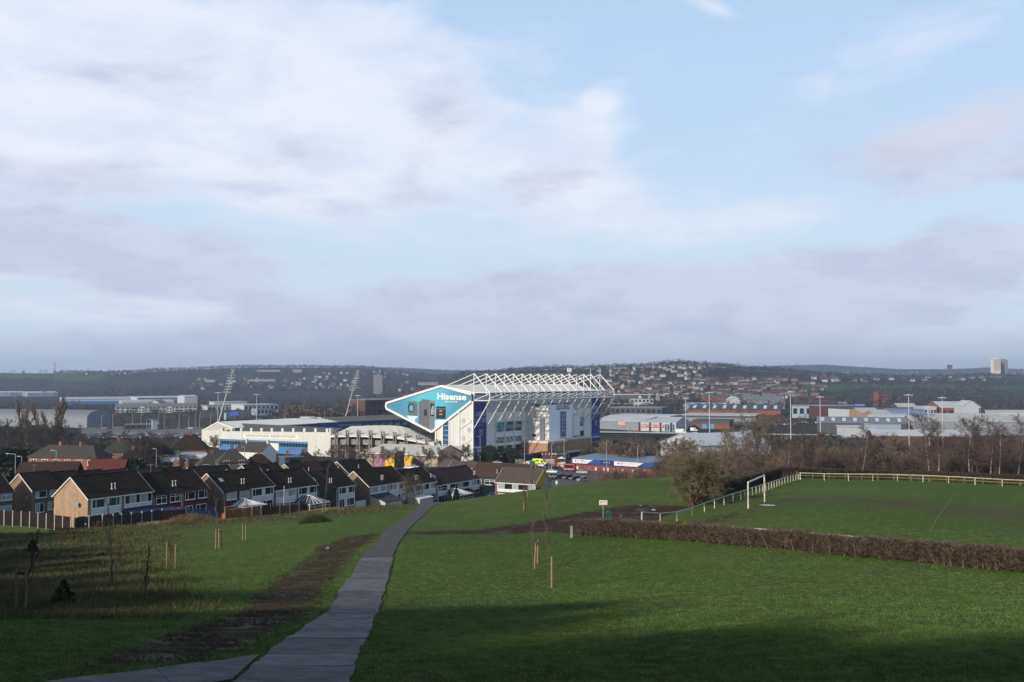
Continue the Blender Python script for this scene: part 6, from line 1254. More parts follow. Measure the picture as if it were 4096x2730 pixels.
MB().prism([T_(vL, 0, .4), T_(vL, zt_(vL), .4), S(8, vL, zt_(vL)), S(8, vL, 0)], SV * .3).build('end_wall', WF, SS)
sq(SS, 'corner_pier', vR - 1.3, 0, vR - .05, 0, zt_(vR) + 2.2, zt_(vR) + 2.2, .6, 2.0, WF)
WS = thing('west_stand', 'far white roofed stand with gable end and long blue name fascia', 'stadium', at(830, 1760, 604))
g0 = at(806.5, 1723, 622); gap = at(868, 1687, 612); g1_ = at(905, 1700, 606)
ug = 0.0
Wd = SV * 0
def WP(px, py, d): return at(px, py, d)
ridA = WP(868, 1688, 612); ridB = WP(1282, 1669, 705); eA = WP(807, 1722, 632); eB = WP(1215, 1690, 722); iA = WP(938, 1712, 598); iB = WP(1355, 1688, 690)
MB().prism([ridA, ridB, iB, iA], (0, 0, -.5)).build('roof_slope', M_clad('white_roof_sheet', (0, 0, 0)), WS); MB().prism([eA, ridA, ridB, eB], (0, 0, -.5)).build('roof_slope', M_clad('white_roof_sheet', (0, 0, 0)), WS)
gz0 = 2.0; fl = lambda p, z: Vector((p.x, p.y, z))
MB().prism([fl(eA, 0), eA - Vector((0, 0, .4)), ridA - Vector((0, 0, .4)), iA - Vector((0, 0, .4)), fl(iA, 0)], SU * .4).build('gable_wall', WF, WS); MB().prism([fl(eA, 0), fl(eB, 0), eB - Vector((0, 0, .6)), eA - Vector((0, 0, .6))], SV * -.4).build('back_wall', WF, WS)
fa, fb_ = WP(1190, 1723, 655), WP(1640, 1702, 742); Uf = (fb_ - fa); wf = Uf.length; Uf.normalize(); zf = min(fa.z, fb_.z); hf = 25.5 / F * 690
fa2 = Vector((fa.x, fa.y, fa.z)); fs = MB().prism([fa, fb_, fb_ + Vector((0, 0, hf)), fa + Vector((0, 0, hf))], Vector((-Uf.y, Uf.x, 0)) * .4).build('name_fascia', BLUEB, WS)
nf = Vector((Uf.y, -Uf.x, 0)).normalized() * .12; YG = M('letter_yellow', (.42, .45, .10), .6, 0); GN = M('letter_green', (.07, .20, .12), .6, 0)
lettering(fs, 'JOHN CHARLES STAND', YG, fa + Uf * (wf * .335) + nf + Vector((0, 0, hf * .25)), Uf, (0, 0, 1), wf * .20, hf * .45, bold=.01)
for i in range(6): q = fa + Uf * (wf * (.565 + i * .072)) + nf; lettering(fs, 'LAND', YG, q + Vector((0, 0, hf * .12)), Uf, (0, 0, 1), wf * .045, hf * .42, bold=.03); lettering(fs, 'Flamingo', GN, q + Vector((0, 0, hf * .62)), Uf, (0, 0, 1), wf * .045, hf * .26)
for i in range(2): q = fa + Uf * (wf * (.02 + i * .16)) + nf; lettering(fs, 'Flamingo', GN, q + Vector((0, 0, hf * .5)), Uf, (0, 0, 1), wf * .06, hf * .3)
ra, rb, rc, rd = WP(1283, 1670, 700), WP(1700, 1655, 790), WP(1700, 1692, 752), WP(1370, 1694, 668)
MB().prism([ra, rb, fb_ + Vector((0, 0, hf + .2)), fa.lerp(fb_, .36) + Vector((0, 0, hf + .2))], (0, 0, -.5)).build('grey_roof', M('grey_roof_sheet', (.115, .105, .090), .85, .15, .15), WS)
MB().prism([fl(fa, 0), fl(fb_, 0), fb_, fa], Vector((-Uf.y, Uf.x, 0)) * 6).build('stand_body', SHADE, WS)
for i in range(18):  # roof walkway handrail along the ridge
 q = ridA.lerp(iA, i / 17.0); MB().box(q.x - .05, q.x + .05, q.y - .05, q.y + .05, q.z, q.z + 1.0).build('walkway_post', M('rusty_steel', (.30, .19, .12), .8, .2), WS)
q = WP(1200, 1682, 690); MB().box(q.x, q.x + 10, q.y, q.y + 6, q.z - 2, q.z + 2.4).build('roof_cabin', SOFF, WS)
CS = thing('corner_stand', 'curved corner stand with ribbed white fan roof on concrete fins', 'stadium', S(0, 70, 0))
rim = [z2(x, y) for x, y in [(1195, 715), (1290, 712), (1385, 710), (1480, 712), (1585, 718), (1690, 722), (1777, 730), (1850, 742), (1935, 758), (2035, 775), (2110, 790)]]
top = [z2(x, y) for x, y in [(1335, 655), (1370, 638), (1440, 637), (1520, 634), (1600, 632), (1680, 632), (1740, 634), (1790, 640), (1850, 655), (1920, 690), (2000, 735)]]
def cd(i): return lerp(538, 489, i / 10.0) + 5 * math.sin(math.pi * i / 10) * -1
RM = [at(*rim[i], cd(i)) for i in range(11)]; zz = sum(p.z for p in RM) / 11
RM = [Vector((p.x, p.y, p.z)) for p in RM]; TP = [at(*top[i], cd(i) + 24) for i in range(11)]
CORR = M_clad('corrugated_roof', (.60, .58, .53), .8, 'v', .7, .7, .08, .75)
for i in range(10):
 MB().prism([RM[i], RM[i + 1], TP[i + 1], TP[i]], (0, 0, -.4)).build('roof_sheet', CORR, CS)
 a, c = RM[i], RM[i + 1]; MB().prism([a + Vector((0, .5, -1.2)), c + Vector((0, .5, -1.2)), c + Vector((0, .5, -.42)), a + Vector((0, .5, -.42))], (0, .3, 0)).build('rim_beam', STEEL, CS); MB().prism([a + Vector((0, 2.2, -5.4)), c + Vector((0, 2.2, -5.4)), c + Vector((0, 2.2, -2.6)), a + Vector((0, 2.2, -2.6))], (0, .5, 0)).build('concrete_band', CONCG, CS)
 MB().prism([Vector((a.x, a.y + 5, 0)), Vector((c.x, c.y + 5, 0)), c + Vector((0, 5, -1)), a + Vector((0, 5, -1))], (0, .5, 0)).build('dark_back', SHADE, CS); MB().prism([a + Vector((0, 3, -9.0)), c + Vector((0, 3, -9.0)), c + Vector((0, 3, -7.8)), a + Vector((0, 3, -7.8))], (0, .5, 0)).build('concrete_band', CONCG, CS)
for i, x in enumerate((1250, 1340, 1435, 1535, 1637, 1737, 1833, 1930, 2005, 2080)):
 f = i + .55; j = min(int(f), 9); p = RM[j].lerp(RM[j + 1], f - j); px = 750 + x / 2.0906; q = Vector(((px - 2048) / F * (p.y - .6), p.y - .6, 0)); zt2 = p.z + 2.6 - i * .04
 for dx in (-.75, .45): MB().box(q.x + dx - .3, q.x + dx + .3, q.y - .1, q.y + 1.8, 0, zt2 + (0 if dx < 0 else -.2)).build('concrete_fin', CONCG, CS)
PV = thing('painted_pavilion', 'low white roofed pavilion with yellow and pink painted wall panels', 'pavilion', at(1640, 1850, 440))
pf = [at(1441, 1811, 452), at(1530, 1815, 445), at(1640, 1819, 437), at(1760, 1824, 430), at(1842, 1826, 425)]
pt_ = [at(1534, 1776, 470), at(1640, 1778, 462), at(1760, 1782, 455), at(1850, 1786, 448)]
PRF = M('pavilion_roof', (.50, .475, .42), .7, .08, .4)
rf = MB(); rf.poly([pf[0], pf[1], pt_[0]]);
for i in range(1, 4): rf.poly([pf[i], pf[i + 1], pt_[i], pt_[i - 1]])
rf.poly([pf[0], pt_[0], at(1500, 1800, 480)]); rf.poly([pt_[0], pt_[1], pt_[2], pt_[3], at(1850, 1800, 470), at(1500, 1800, 480)]); rf.build('roof', PRF, PV)
MUR = [('panel_leafy', (.42, .34, .24), (.12, .09, .06)), ('panel_pink', (.36, .16, .20), (.14, .10, .14)), ('panel_yellow', (.66, .44, .01), (.48, .30, .01)), ('panel_dark', (.09, .08, .06), (.05, .05, .04)), ('panel_yellow2', (.66, .44, .01), (.45, .28, .01)), ('panel_mauve', (.26, .17, .17), (.10, .07, .09)), ('panel_stone', (.48, .41, .31), (.16, .13, .10)), ('panel_dark2', (.07, .06, .05), (.04, .04, .035))]
xs = [1446, 1497, 1541, 1580, 1611, 1653, 1700, 1752, 1840]
for i, (nm, ca, cb_) in enumerate(MUR):
 def wp_(px): d = float(np.interp(px, [1441, 1530, 1640, 1760, 1842], [452, 445, 437, 430, 425])) + .8; return Vector(((px - 2048) / F * d, d, 0))
 a, c = wp_(xs[i]), wp_(xs[i + 1] - 1); za = float(np.interp((xs[i] + xs[i + 1]) / 2, [1441, 1842], [pf[0].z, pf[4].z])) - .15
 MB().prism([Vector((a.x, a.y, 1)), Vector((c.x, c.y, 1)), Vector((c.x, c.y, za)), Vector((a.x, a.y, za))], (0, .4, 0)).build('painted_panel', M('mural_' + nm, ca, .8, 0, .9, col2=cb_, detail=6), PV)
for i in range(4): MB().bar(pf[i] + Vector((0, -.1, -.1)), pf[i + 1] + Vector((0, -.1, -.1)), .3, .35).build('eaves_board', STEEL, PV)
pr = thing('dark_porch', 'dark gabled porch standing before the yellow painted panels', 'porch', at(1595, 1850, 426)); q = pr.location
x0, x1 = at(1577, 1815, 426), at(1612, 1815, 426); ap = at(1594, 1806, 426); MB().prism([Vector((x0.x, x0.y, 1)), Vector((x1.x, x0.y, 1)), x1, ap, x0], (0, 5, 0)).build('porch_wall', M('porch_dark', (.06, .055, .045), .8, .2), pr); MB().bar(x0, ap, .5, .25).build('porch_roof', GREYR, pr); MB().bar(ap, x1, .5, .25).build('porch_roof', GREYR, pr)
pr = thing('dark_gabled_house', 'dark gabled house at the right end of the painted pavilion', 'house', at(1795, 1850, 418)); x0, x1, ap = at(1755, 1812, 418), at(1842, 1812, 418), at(1797, 1787, 418); MB().prism([Vector((x0.x, x0.y, 1)), Vector((x1.x, x0.y, 1)), x1, ap, x0], (0, 8, 0)).build('wall', BR_P, pr)
for a, c in ((x0, ap), (x1, ap)): MB().prism([a + (a - c).normalized() * .5, c, c + Vector((0, 8.3, 0)), a + (a - c).normalized() * .5 + Vector((0, 8.3, 0))], (0, 0, .22)).build('roof', GREYR, pr)
def pylon(label, base, topp, dbase):
 a = at(base[0], base[1], dbase); t = at(topp[0], topp[1], dbase + 4); a0 = a - (t - a) * .5; a0.z = max(a0.z, 0) if a0.z < 0 else a0.z
 k = (a.z - 0) / max(t.z - a.z, .1); a0 = a - (t - a) * k; g = thing('floodlight_pylon', label, 'floodlight', a0)
 MB().tube(a0, t, .5, .26, 12).build('mast', M('pylon_steel', (.36, .36, .35), .5, .1), g)
 ax = (t - a0).normalized(); side = Vector((1, 0, 0)); fw = Vector((0, -1, 0))
 n = 9
 for i in range(n):
  c = a0.lerp(t, .70 + .30 * i / (n - 1)); wd = 1.9 if i < 7 else .9
  MB().bar(c - side * wd, c + side * wd, .16, .16).build('lamp_bar', GALV, g)
  for sx in ((-1, -.5, 0, .5, 1) if i < 6 else (-1, 0, 1)): q = c + side * (wd * sx) + Vector((0, -.3, 0)); MB().lathe(q - Vector((0, 0, .45)), [(.12, 0), (.42, .2), (.46, .75), (.2, .95)], 8).build('lamp', M('lamp_glass', (.34, .36, .37), .25, .2, 1, spec=.6), g)
 MB().tube(t, t + Vector((0, 0, 2.2)), .08).build('rod', GALV, g)
pylon('leaning floodlight pylon at the end of the white west stand', (877, 1680), (933, 1480), 640)
pylon('leaning floodlight pylon behind the long white roof, nearer the teal gable', (1384, 1664), (1432, 1486), 745)
# valley: sheds, roads, masts
ASPH = M('asphalt', (.075, .074, .076), .85, .2, .4, world=True); LOTG = M('car_park_grey', (.125, .115, .115), .85, .15, .1, world=True)
W_W = M_clad('shed_white', (.42, .44, .46), 3.0, 'v', .2, .55, .05, .92); W_B = M_clad('shed_blue', (.07, .17, .36), 3.0, 'v', .2, .55, .05, .92); W_G = M_clad('shed_grey', (.21, .23, .26), 3.0, 'v', .2, .55, .05, .92); W_D = M_clad('shed_dark', (.060, .062, .070), 3.0, 'v', .2, .6, .05, .92); W_O = M_brick('orange_brick', (.25, .075, .045), (.21, .065, .04), (.20, .09, .06), 2.0); W_P = M_clad('shed_pale_blue', (.27, .33, .39), 3.0, 'v', .2, .55, .05, .92)
R_W = M('shed_roof_white', (.40, .42, .45), .5, .08, .05); R_G = M('shed_roof_grey', (.15, .16, .175), .6, .1, .05); R_D = M('shed_roof_dark', (.060, .058, .058), .8, .15, .05); R_B = M('shed_roof_blue', (.13, .18, .26), .55, .1, .05); R_C = M('shed_roof_cream', (.36, .36, .35), .6, .1, .05)
def gpos(px, d): return Vector(((px - 2048) / F * d, d, 0.0))
def zat(py, d): return at(2048, py, d).z
def warehouse(label, pa, da, pb, db, yt, dep, wall, roof, kind='flat', rise=2.0, name='warehouse', base=None, band=None, lights=0, doors=(), cat='warehouse', h=None, windows=0, z0=None, rows=1):
 a, b = gpos(pa, da), gpos(pb, db); zb = gz((a.x + b.x) / 2, (a.y + b.y) / 2) if z0 is None else z0; a.z = b.z = zb - 1; u = (b - a); w = u.length; u.normalize(); n = Vector((-u.y, u.x, 0)); n = n if n.y > 0 else -n
 H = (zat(yt, da) if h is None else zb + h); H = zb + (H - zb) * (.82 if pa > 3100 else 1); g = thing(name, label, cat, (a.x, a.y, zb)); up = lambda p, z: Vector((p.x, p.y, z))
 c, d = b + n * dep, a + n * dep
 MB().prism([a, b, up(b, H), up(a, H)], n * dep).build('wall', wall, g)
 if band: m_, f0, f1 = band; MB().prism([up(a, lerp(zb, H, f0)) - n * .12, up(b, lerp(zb, H, f0)) - n * .12, up(b, lerp(zb, H, f1)) - n * .12, up(a, lerp(zb, H, f1)) - n * .12], n * .1).build('colour_band', m_, g)
 e = .5
 if kind == 'flat': rf = MB().prism([up(a, H + .02) - n * e - u * e, up(b, H + .02) - n * e + u * e, up(c, H + .02) + n * e + u * e, up(d, H + .02) + n * e - u * e], (0, 0, .7)).build('roof', roof, g)
 elif kind == 'gable':   # ridge parallel to the front
  m0, m1 = a.lerp(d, .5), b.lerp(c, .5); mb = MB(); mb.prism([up(a, H) - n * e - u * e, up(b, H) - n * e + u * e, up(m1, H + rise) + u * e, up(m0, H + rise) - u * e], (0, 0, .3)); mb.prism([up(d, H) + n * e - u * e, up(c, H) + n * e + u * e, up(m1, H + rise) + u * e, up(m0, H + rise) - u * e], (0, 0, .3)); rf = mb.build('roof', roof, g)
  for p, q, r_ in ((a, d, m0), (b, c, m1)): MB().poly([up(p, H), up(q, H), up(r_, H + rise)]).build('gable', wall, g)
 elif kind == 'end':     # gable faces the viewer
  m0, m1 = a.lerp(b, .5), d.lerp(c, .5); mb = MB(); mb.prism([up(a, H) - u * e - n * e, up(m0, H + rise) - n * e, up(m1, H + rise), up(d, H) - u * e], (0, 0, .3)); mb.prism([up(b, H) + u * e - n * e, up(m0, H + rise) - n * e, up(m1, H + rise), up(c, H) + u * e], (0, 0, .3)); rf = mb.build('roof', roof, g); MB().poly([up(a, H), up(b, H), up(m0, H + rise)]).build('gable', wall, g)
 elif kind == 'arch':    # barrel roof, axis parallel to the front
  pts = [(dep * (1 - math.cos(t)) / 2, rise * math.sin(t)) for t in np.linspace(0, math.pi, 13)]; mb = MB()
  for (y0, s0), (y1, s1) in zip(pts[:-1], pts[1:]): mb.quad(up(a, H + s0) + n * y0, up(b, H + s0) + n * y0, up(b, H + s1) + n * y1, up(a, H + s1) + n * y1)
  rf = mb.build('roof', roof, g, True); MB().poly([up(b, H + s) + n * y for y, s in pts]).build('end_arch', wall, g); MB().poly([up(a, H + s) + n * y for y, s in pts]).build('end_arch', wall, g)
 for k in range(lights):
  q = a.lerp(b, (k + .5) / lights)
  if kind == 'gable': p0 = up(q, H) + n * (dep * .12) + Vector((0, 0, rise * .24 + .45)); p1 = up(q, H) + n * (dep * .40) + Vector((0, 0, rise * .8 + .45)); s = u * (w / lights * .16)
  else: p0 = up(q, H + .9) + n * dep * .15; p1 = up(q, H + .9) + n * dep * .85; s = u * (w / lights * .12)
  MB().quad(p0 - s, p0 + s, p1 + s, p1 - s).build('rooflight', M('rooflight_pale', (.50, .54, .58), .3, .1), rf)
 for (f0, f1, hz, m_) in doors: p, q = a.lerp(b, f0), a.lerp(b, f1); MB().prism([up(p, zb) - n * .1, up(q, zb) - n * .1, up(q, zb + hz) - n * .1, up(p, zb + hz) - n * .1], n * .08).build('door', m_, g)
 for r_ in range(rows if windows else 0):
  for k in range(windows):
   p, q = a.lerp(b, (k + .2) / windows), a.lerp(b, (k + .8) / windows); hz = (H - zb) / rows; z0_, z1_ = zb + hz * (r_ + .35), zb + hz * (r_ + .8); MB().prism([up(p, z0_) - n * .06, up(q, z0_) - n * .06, up(q, z1_) - n * .06, up(p, z1_) - n * .06], n * .05).build('window', GL_D, g)
 g['n'] = 0; del g['n']
 return g, a, b, n, H
warehouse('long grey barrel roofed hangar behind the leafless poplars', -150, 905, 352, 860, 1667, 30, W_G, R_G, 'arch', 7.0, 'barrel_roofed_hangar')
warehouse('big warehouse with white upper wall and royal blue base band', 252, 1640, 527, 1690, 1599, 95, W_W, R_C, 'gable', 3.0, band=(W_B, 0.0, .62))
warehouse('white roofed shed on the valley edge at the far corner', -60, 2400, 98, 2440, 1572, 80, W_P, R_W, 'gable', 3, lights=0); warehouse('second white roofed shed beside the far corner shed', 112, 2380, 234, 2420, 1573, 80, W_P, R_W, 'gable', 3)
warehouse('long white shed with a row of roof lights under the hill', 552, 1880, 792, 1960, 1593, 70, W_W, R_W, 'gable', 2.5, lights=8); warehouse('pale shed with low roof before the long roof lit shed', 492, 1640, 700, 1680, 1612, 60, W_W, R_C, 'gable', 4); warehouse('small red trimmed pale shed left of the white lodge row', 600, 1500, 640, 1500, 1612, 30, W_W, R_G, 'end', 4)
LG1 = warehouse('white two storey lodge with grey roof and two front gables', 466, 1250, 790, 1290, 1630, 14, M('lodge_white', (.42, .42, .41), .7, .05), R_G, 'gable', 4.2, 'lodge', cat='hotel', windows=18, rows=2)
for k in (.28, .62): warehouse('white gabled bay of the long lodge, %s' % ('nearer its middle' if k > .5 else 'on its first third'), 466 + 324 * k, 1246, 466 + 324 * k + 26, 1248, 1632, 8, M('lodge_white', (0, 0, 0)), R_G, 'end', 3, 'lodge_bay', cat='hotel', windows=2, rows=2)
warehouse('low dark flat roofed office beside the big car park', 505, 830, 640, 840, 1702, 14, W_D, R_G, 'flat', name='flat_roofed_office', cat='office', windows=6); warehouse('plain grey boxy tower on the flat roofed office', 614, 826, 634, 828, 1682, 6, W_P, R_G, 'flat', name='office_tower', cat='tower')
warehouse('white modern block with stepped roofs left of the pylon foot', 832, 1270, 955, 1290, 1625, 40, W_W, R_G, 'flat', windows=7, cat='office', name='white_office'); warehouse('upper white storey set back on the stepped block', 860, 1330, 990, 1350, 1611, 40, W_W, R_C, 'flat', cat='office', name='white_office'); warehouse('white long office with pale roof right of the stepped block', 978, 1250, 1115, 1280, 1622, 40, W_W, R_W, 'flat', windows=8, cat='office', name='white_office'); warehouse('pale blue glass pavilion before the stepped white block', 1030, 1150, 1090, 1160, 1638, 20, W_P, R_G, 'flat', windows=4, cat='office', name='white_office')
warehouse('dark long viaduct wall behind the pylon foot', 800, 1060, 1000, 1070, 1645, 10, W_D, R_D, 'flat', cat='wall', name='dark_viaduct'); warehouse('white shed at the left of the leaning pylon', 740, 1500, 792, 1510, 1588, 50, W_W, R_W, 'gable', 2)
warehouse('dark red modern block behind the tip of the teal gable', 1462, 1120, 1600, 1160, 1603, 30, M_brick('mill_brick', (.12, .05, .038), (.10, .042, .034), (.10, .06, .05), 2.0), R_G, 'flat', name='red_block', cat='office', windows=6, rows=2); warehouse('grey flat deck above the dark red block', 1457, 1180, 1640, 1200, 1598, 20, W_D, R_G, 'flat', cat='office', name='grey_deck')
warehouse('self storage shed with blue and orange sign boards', 2380, 850, 2560, 812, 1682, 40, W_G, R_W, 'gable', 4.0, 'storage_shed', cat='shop'); g, a, b, n, H = warehouse('furniture store with red sale panels between brick piers', 2556, 812, 2702, 800, 1689, 45, W_W, R_W, 'gable', 3.5, 'furniture_store', cat='shop')
U2 = (b - a).normalized();
for k in range(4): q = a.lerp(b, .0 + k * .29); MB().bar(Vector((q.x, q.y, 0)) - n * .3, Vector((q.x, q.y, H)) - n * .3, 1.4, 1.0).build('brick_pier', REDBR, g)
RS = M('sale_red', (.45, .03, .04), .6, .05)
for k, s in enumerate(('SALE', 'SOFA', 'SALE')):
 p = a.lerp(b, .02 + k * .225) - n * .5; w = (b - a).length * .2; bd = MB().prism([Vector((p.x, p.y, H * .42)), Vector((p.x, p.y, H * .42)) + U2 * w, Vector((p.x, p.y, H * .74)) + U2 * w, Vector((p.x, p.y, H * .74))], n * .1).build('sale_board', RS, g); lettering(bd, s, WHITE, Vector((p.x, p.y, H * .48)) + U2 * w * .1 - n * .06, U2, (0, 0, 1), w * .8, H * .2, bold=.02)
for k in range(4): p = a.lerp(b, .70 + k * .07) - n * .06; MB().prism([Vector((p.x, p.y, .5)), Vector((p.x, p.y, .5)) + U2 * 1.6, Vector((p.x, p.y, H * .8)) + U2 * 1.6, Vector((p.x, p.y, H * .8))], n * .05).build('shop_window', GLB, g)
SSH = [o for o in COL.objects if o.name.startswith('storage_shed')][0]; a, b = gpos(2440, 838), gpos(2503, 824); U2 = (b - a).normalized(); n = Vector((U2.y, -U2.x, 0)); zs0, zs1 = zat(1701, 830), zat(1686, 830)
for f0, f1, s, m_, tm in ((0, .45, 'STORAGE', M('sign_navy', (.03, .04, .16), .5, 0), WHITE), (.48, 1.0, 'SELF', M('sign_orange', (.62, .13, .03), .5, 0), WHITE)):
 p, q = a.lerp(b, f0) + n * .5, a.lerp(b, f1) + n * .5; bd = MB().prism([Vector((p.x, p.y, zs0)), Vector((q.x, q.y, zs0)), Vector((q.x, q.y, zs1)), Vector((p.x, p.y, zs1))], n * -.1).build('sign_board', m_, SSH); w = (q - p).length; lettering(bd, s, tm, Vector((p.x, p.y, lerp(zs0, zs1, .52))) + U2 * w * .15 + n * .06, U2, (0, 0, 1), w * .7, (zs1 - zs0) * .34, bold=.03)
 if s == 'SELF': lettering(bd, 'STORAGE', tm, Vector((p.x, p.y, lerp(zs0, zs1, .12))) + U2 * w * .08 + n * .06, U2, (0, 0, 1), w * .84, (zs1 - zs0) * .32, bold=.03)
warehouse('grey shed with white edged roof above the furniture store', 2440, 985, 2680, 960, 1664, 50, W_G, R_W, 'flat'); warehouse('dark glazed shed beyond the storage sheds', 2440, 1180, 2645, 1160, 1632, 45, W_D, R_G, 'flat', windows=10); warehouse('white three storey office with brick strips near the train', 2522, 1420, 2612, 1420, 1597, 20, W_W, R_G, 'flat', name='white_office', cat='office', windows=6, rows=2)
warehouse('big dark shed with white roof edge behind the train', 2440, 1620, 2610, 1600, 1580, 60, W_D, R_W, 'flat'); warehouse('second dark shed with pale roofs right of the train', 2612, 1620, 2745, 1600, 1584, 60, W_D, R_W, 'gable', 4)
warehouse('orange brick trade unit with blue doors under a wide grey fascia', 2770, 850, 2915, 840, 1684, 35, W_O, R_D, 'flat', band=(W_D, .62, 1.0), doors=((.26, .38, 5.5, M('door_blue', (.04, .26, .48), .6, .1)), (.48, .58, 5.5, M('door_blue', (0, 0, 0)))), name='trade_unit'); warehouse('wide grey roofed unit with a white sign left of the bare poplars', 2725, 900, 3020, 880, 1662, 55, W_D, R_C, 'flat', name='trade_unit', band=(W_G, .45, .8))
warehouse('dark sawtooth roofed works with small skylights', 2752, 1190, 3120, 1160, 1640, 70, W_O, R_D, 'gable', 6, lights=9, name='dark_works'); warehouse('blue and white roofed works behind the dark skylit roofs', 2756, 1290, 2930, 1290, 1628, 50, W_P, R_B, 'gable', 5, lights=4)
warehouse('green edged brick depot beyond the dark works', 2822, 1420, 2990, 1420, 1592, 40, W_O, M('roof_green', (.05, .10, .07), .7, .1), 'gable', 3, doors=((.45, .58, 9, W_G), (.62, .72, 9, W_G))); warehouse('white gabled shed beside the green edged depot', 2922, 1380, 2960, 1380, 1601, 30, W_W, R_C, 'end', 5); warehouse('long grey roofed shed right of the white gabled shed', 2985, 1400, 3140, 1400, 1603, 50, W_G, R_G, 'gable', 6)
warehouse('large white roofed sports hall behind the brown scrub', 2800, 520, 3080, 545, 1786, 34, W_W, R_W, 'gable', 5.5, 'sports_hall'); warehouse('brown brick school block on the hill foot', 3190, 1480, 3345, 1480, 1580, 16, M_brick('mill_brick', (.12, .05, .038), (.10, .042, .034), (.10, .06, .05), 2.0), R_D, 'flat', cat='school', name='school_block', windows=14, rows=2)
warehouse('pale blue fronted shed left of the tallest right mast', 3165, 1080, 3300, 1070, 1614, 40, W_P, R_G, 'flat', windows=5); warehouse('blue roofed trade centre with maroon front', 3262, 1050, 3450, 1050, 1615, 40, REDBR, R_B, 'flat', name='trade_centre', cat='shop')
q0 = gpos(3345, 1046); lettering([o for o in COL.objects if o.name.startswith('trade_centre')][0], 'TRADE CENTRE', WHITE, Vector((q0.x, q0.y - 3.5, zat(1614, 1046))), (1, 0, 0), (0, 0, 1), 36 / F * 1046, 5 / F * 1046)
g, a, b, n, H = warehouse('white car showroom with blue front sign board', 3400, 920, 3580, 930, 1625, 40, W_W, R_D, 'flat', name='car_showroom', cat='showroom', windows=0); bd = MB().prism([Vector((gpos(3407, 918).x, 915, zat(1626, 918))), Vector((gpos(3454, 918).x, 915, zat(1626, 918))), Vector((gpos(3454, 918).x, 915, zat(1616, 918))), Vector((gpos(3407, 918).x, 915, zat(1616, 918)))], (0, .3, 0)).build('sign_board', M('sign_blue', (.02, .09, .30), .5, 0), g)
lettering(bd, 'THE CAR SHOP', WHITE, Vector((gpos(3412, 918).x, 914.9, zat(1624, 918))), (1, 0, 0), (0, 0, 1), 38 / F * 918, 5 / F * 918)
warehouse('brick hall with sloping cream roof before the showroom', 3440, 870, 3520, 870, 1640, 30, BR_T, R_C, 'gable', 4); warehouse('second brick hall with cream roof beside it', 3500, 840, 3570, 840, 1652, 30, BR_T, R_C, 'gable', 4); warehouse('long shed with blue barrel roof in the right valley', 3540, 900, 3700, 890, 1648, 30, W_P, R_B, 'arch', 5); warehouse('long shed with pale lights on its barrel roof', 3510, 800, 3690, 800, 1668, 26, W_W, R_W, 'arch', 4, lights=0); warehouse('blue glazed end shed right of the barrel roofs', 3640, 790, 3750, 790, 1667, 22, W_P, R_B, 'arch', 4)
warehouse('dark fronted unit with pale roof lights near the motorway', 3265, 760, 3620, 740, 1682, 40, W_D, R_G, 'gable', 4, lights=8); warehouse('pale blue end block of the dark fronted unit', 3505, 720, 3600, 720, 1685, 30, W_P, R_G, 'flat'); warehouse('white low unit behind the bare branches by the motorway', 3380, 700, 3500, 700, 1700, 20, W_W, R_W, 'flat'); warehouse('curved pale roofed brick unit right of the motorway sign', 3490, 660, 3880, 650, 1738, 24, REDBR, R_W, 'gable', 3.5); warehouse('long grey shed running behind the birches', 3640, 760, 4150, 740, 1675, 36, W_G, R_C, 'gable', 4); warehouse('red banded retail shed in the right valley', 3750, 900, 4000, 900, 1653, 36, W_O, R_W, 'flat', band=(W_W, .5, 1.0)); warehouse('brick and glass hall with white swept roof', 3760, 1010, 3920, 1010, 1621, 34, W_O, R_W, 'gable', 6, windows=6); warehouse('small white glazed pavilion beside the swept roof hall', 3683, 1010, 3742, 1010, 1617, 20, W_W, R_W, 'flat', windows=5); warehouse('cream roofed hall left of the small glazed pavilion', 3590, 1060, 3665, 1060, 1620, 20, W_D, R_C, 'gable', 4); warehouse('white swept roof annexe at the right of the brick hall', 3850, 960, 3912, 960, 1610, 20, W_W, R_W, 'end', 5); warehouse('pale shed behind the last right trees', 3990, 1050, 4150, 1050, 1640, 30, W_W, R_W, 'flat')
warehouse('square red brick mill block beyond the right sheds', 3514, 1560, 3566, 1560, 1556, 25, M_brick('mill_brick', (0, 0, 0), (0, 0, 0), (0, 0, 0)), R_D, 'flat', name='mill_block', cat='mill', windows=6, rows=4); warehouse('taller stair tower of the red brick mill', 3503, 1556, 3514, 1556, 1556, 12, W_O, R_D, 'flat', name='mill_tower', cat='tower')
def sheet(name, pts, mat, label, dz=.35, step=14):
 mb = MB(); prev = None
 for (l, r) in pts:
  row = []
  for k in range(5): x, y = lerp(l[0], r[0], k / 4), lerp(l[1], r[1], k / 4); row.append(Vector((x, y, gz(x, y) + dz)))
  if prev:
   for k in range(4): mb.quad(prev[k], prev[k + 1], row[k + 1], row[k])
  prev = row
 o = mb.build(name, mat); props(o, label, None, None, 'structure'); return o
def strip(P, w):
 out = []
 for i, p in enumerate(P):
  a = P[max(i - 1, 0)]; b = P[min(i + 1, len(P) - 1)]; d = Vector((b[0] - a[0], b[1] - a[1])).normalized(); n = Vector((-d.y, d.x)) * w / 2; out.append(((p[0] + n.x, p[1] + n.y), (p[0] - n.x, p[1] - n.y)))
 return out
xy = lambda px, d: ((px - 2048) / F * d, d)
sheet('motorway', strip([xy(1700, 900), xy(2300, 790), xy(2450, 770), xy(2650, 752), xy(2800, 742), xy(3000, 735), xy(3400, 720), xy(3800, 690), xy(4300, 660)], 24), M('motorway_surface', (.12, .115, .11), .85, .15, .05, world=True), 'grey motorway crossing the valley behind the stand', 1.6)
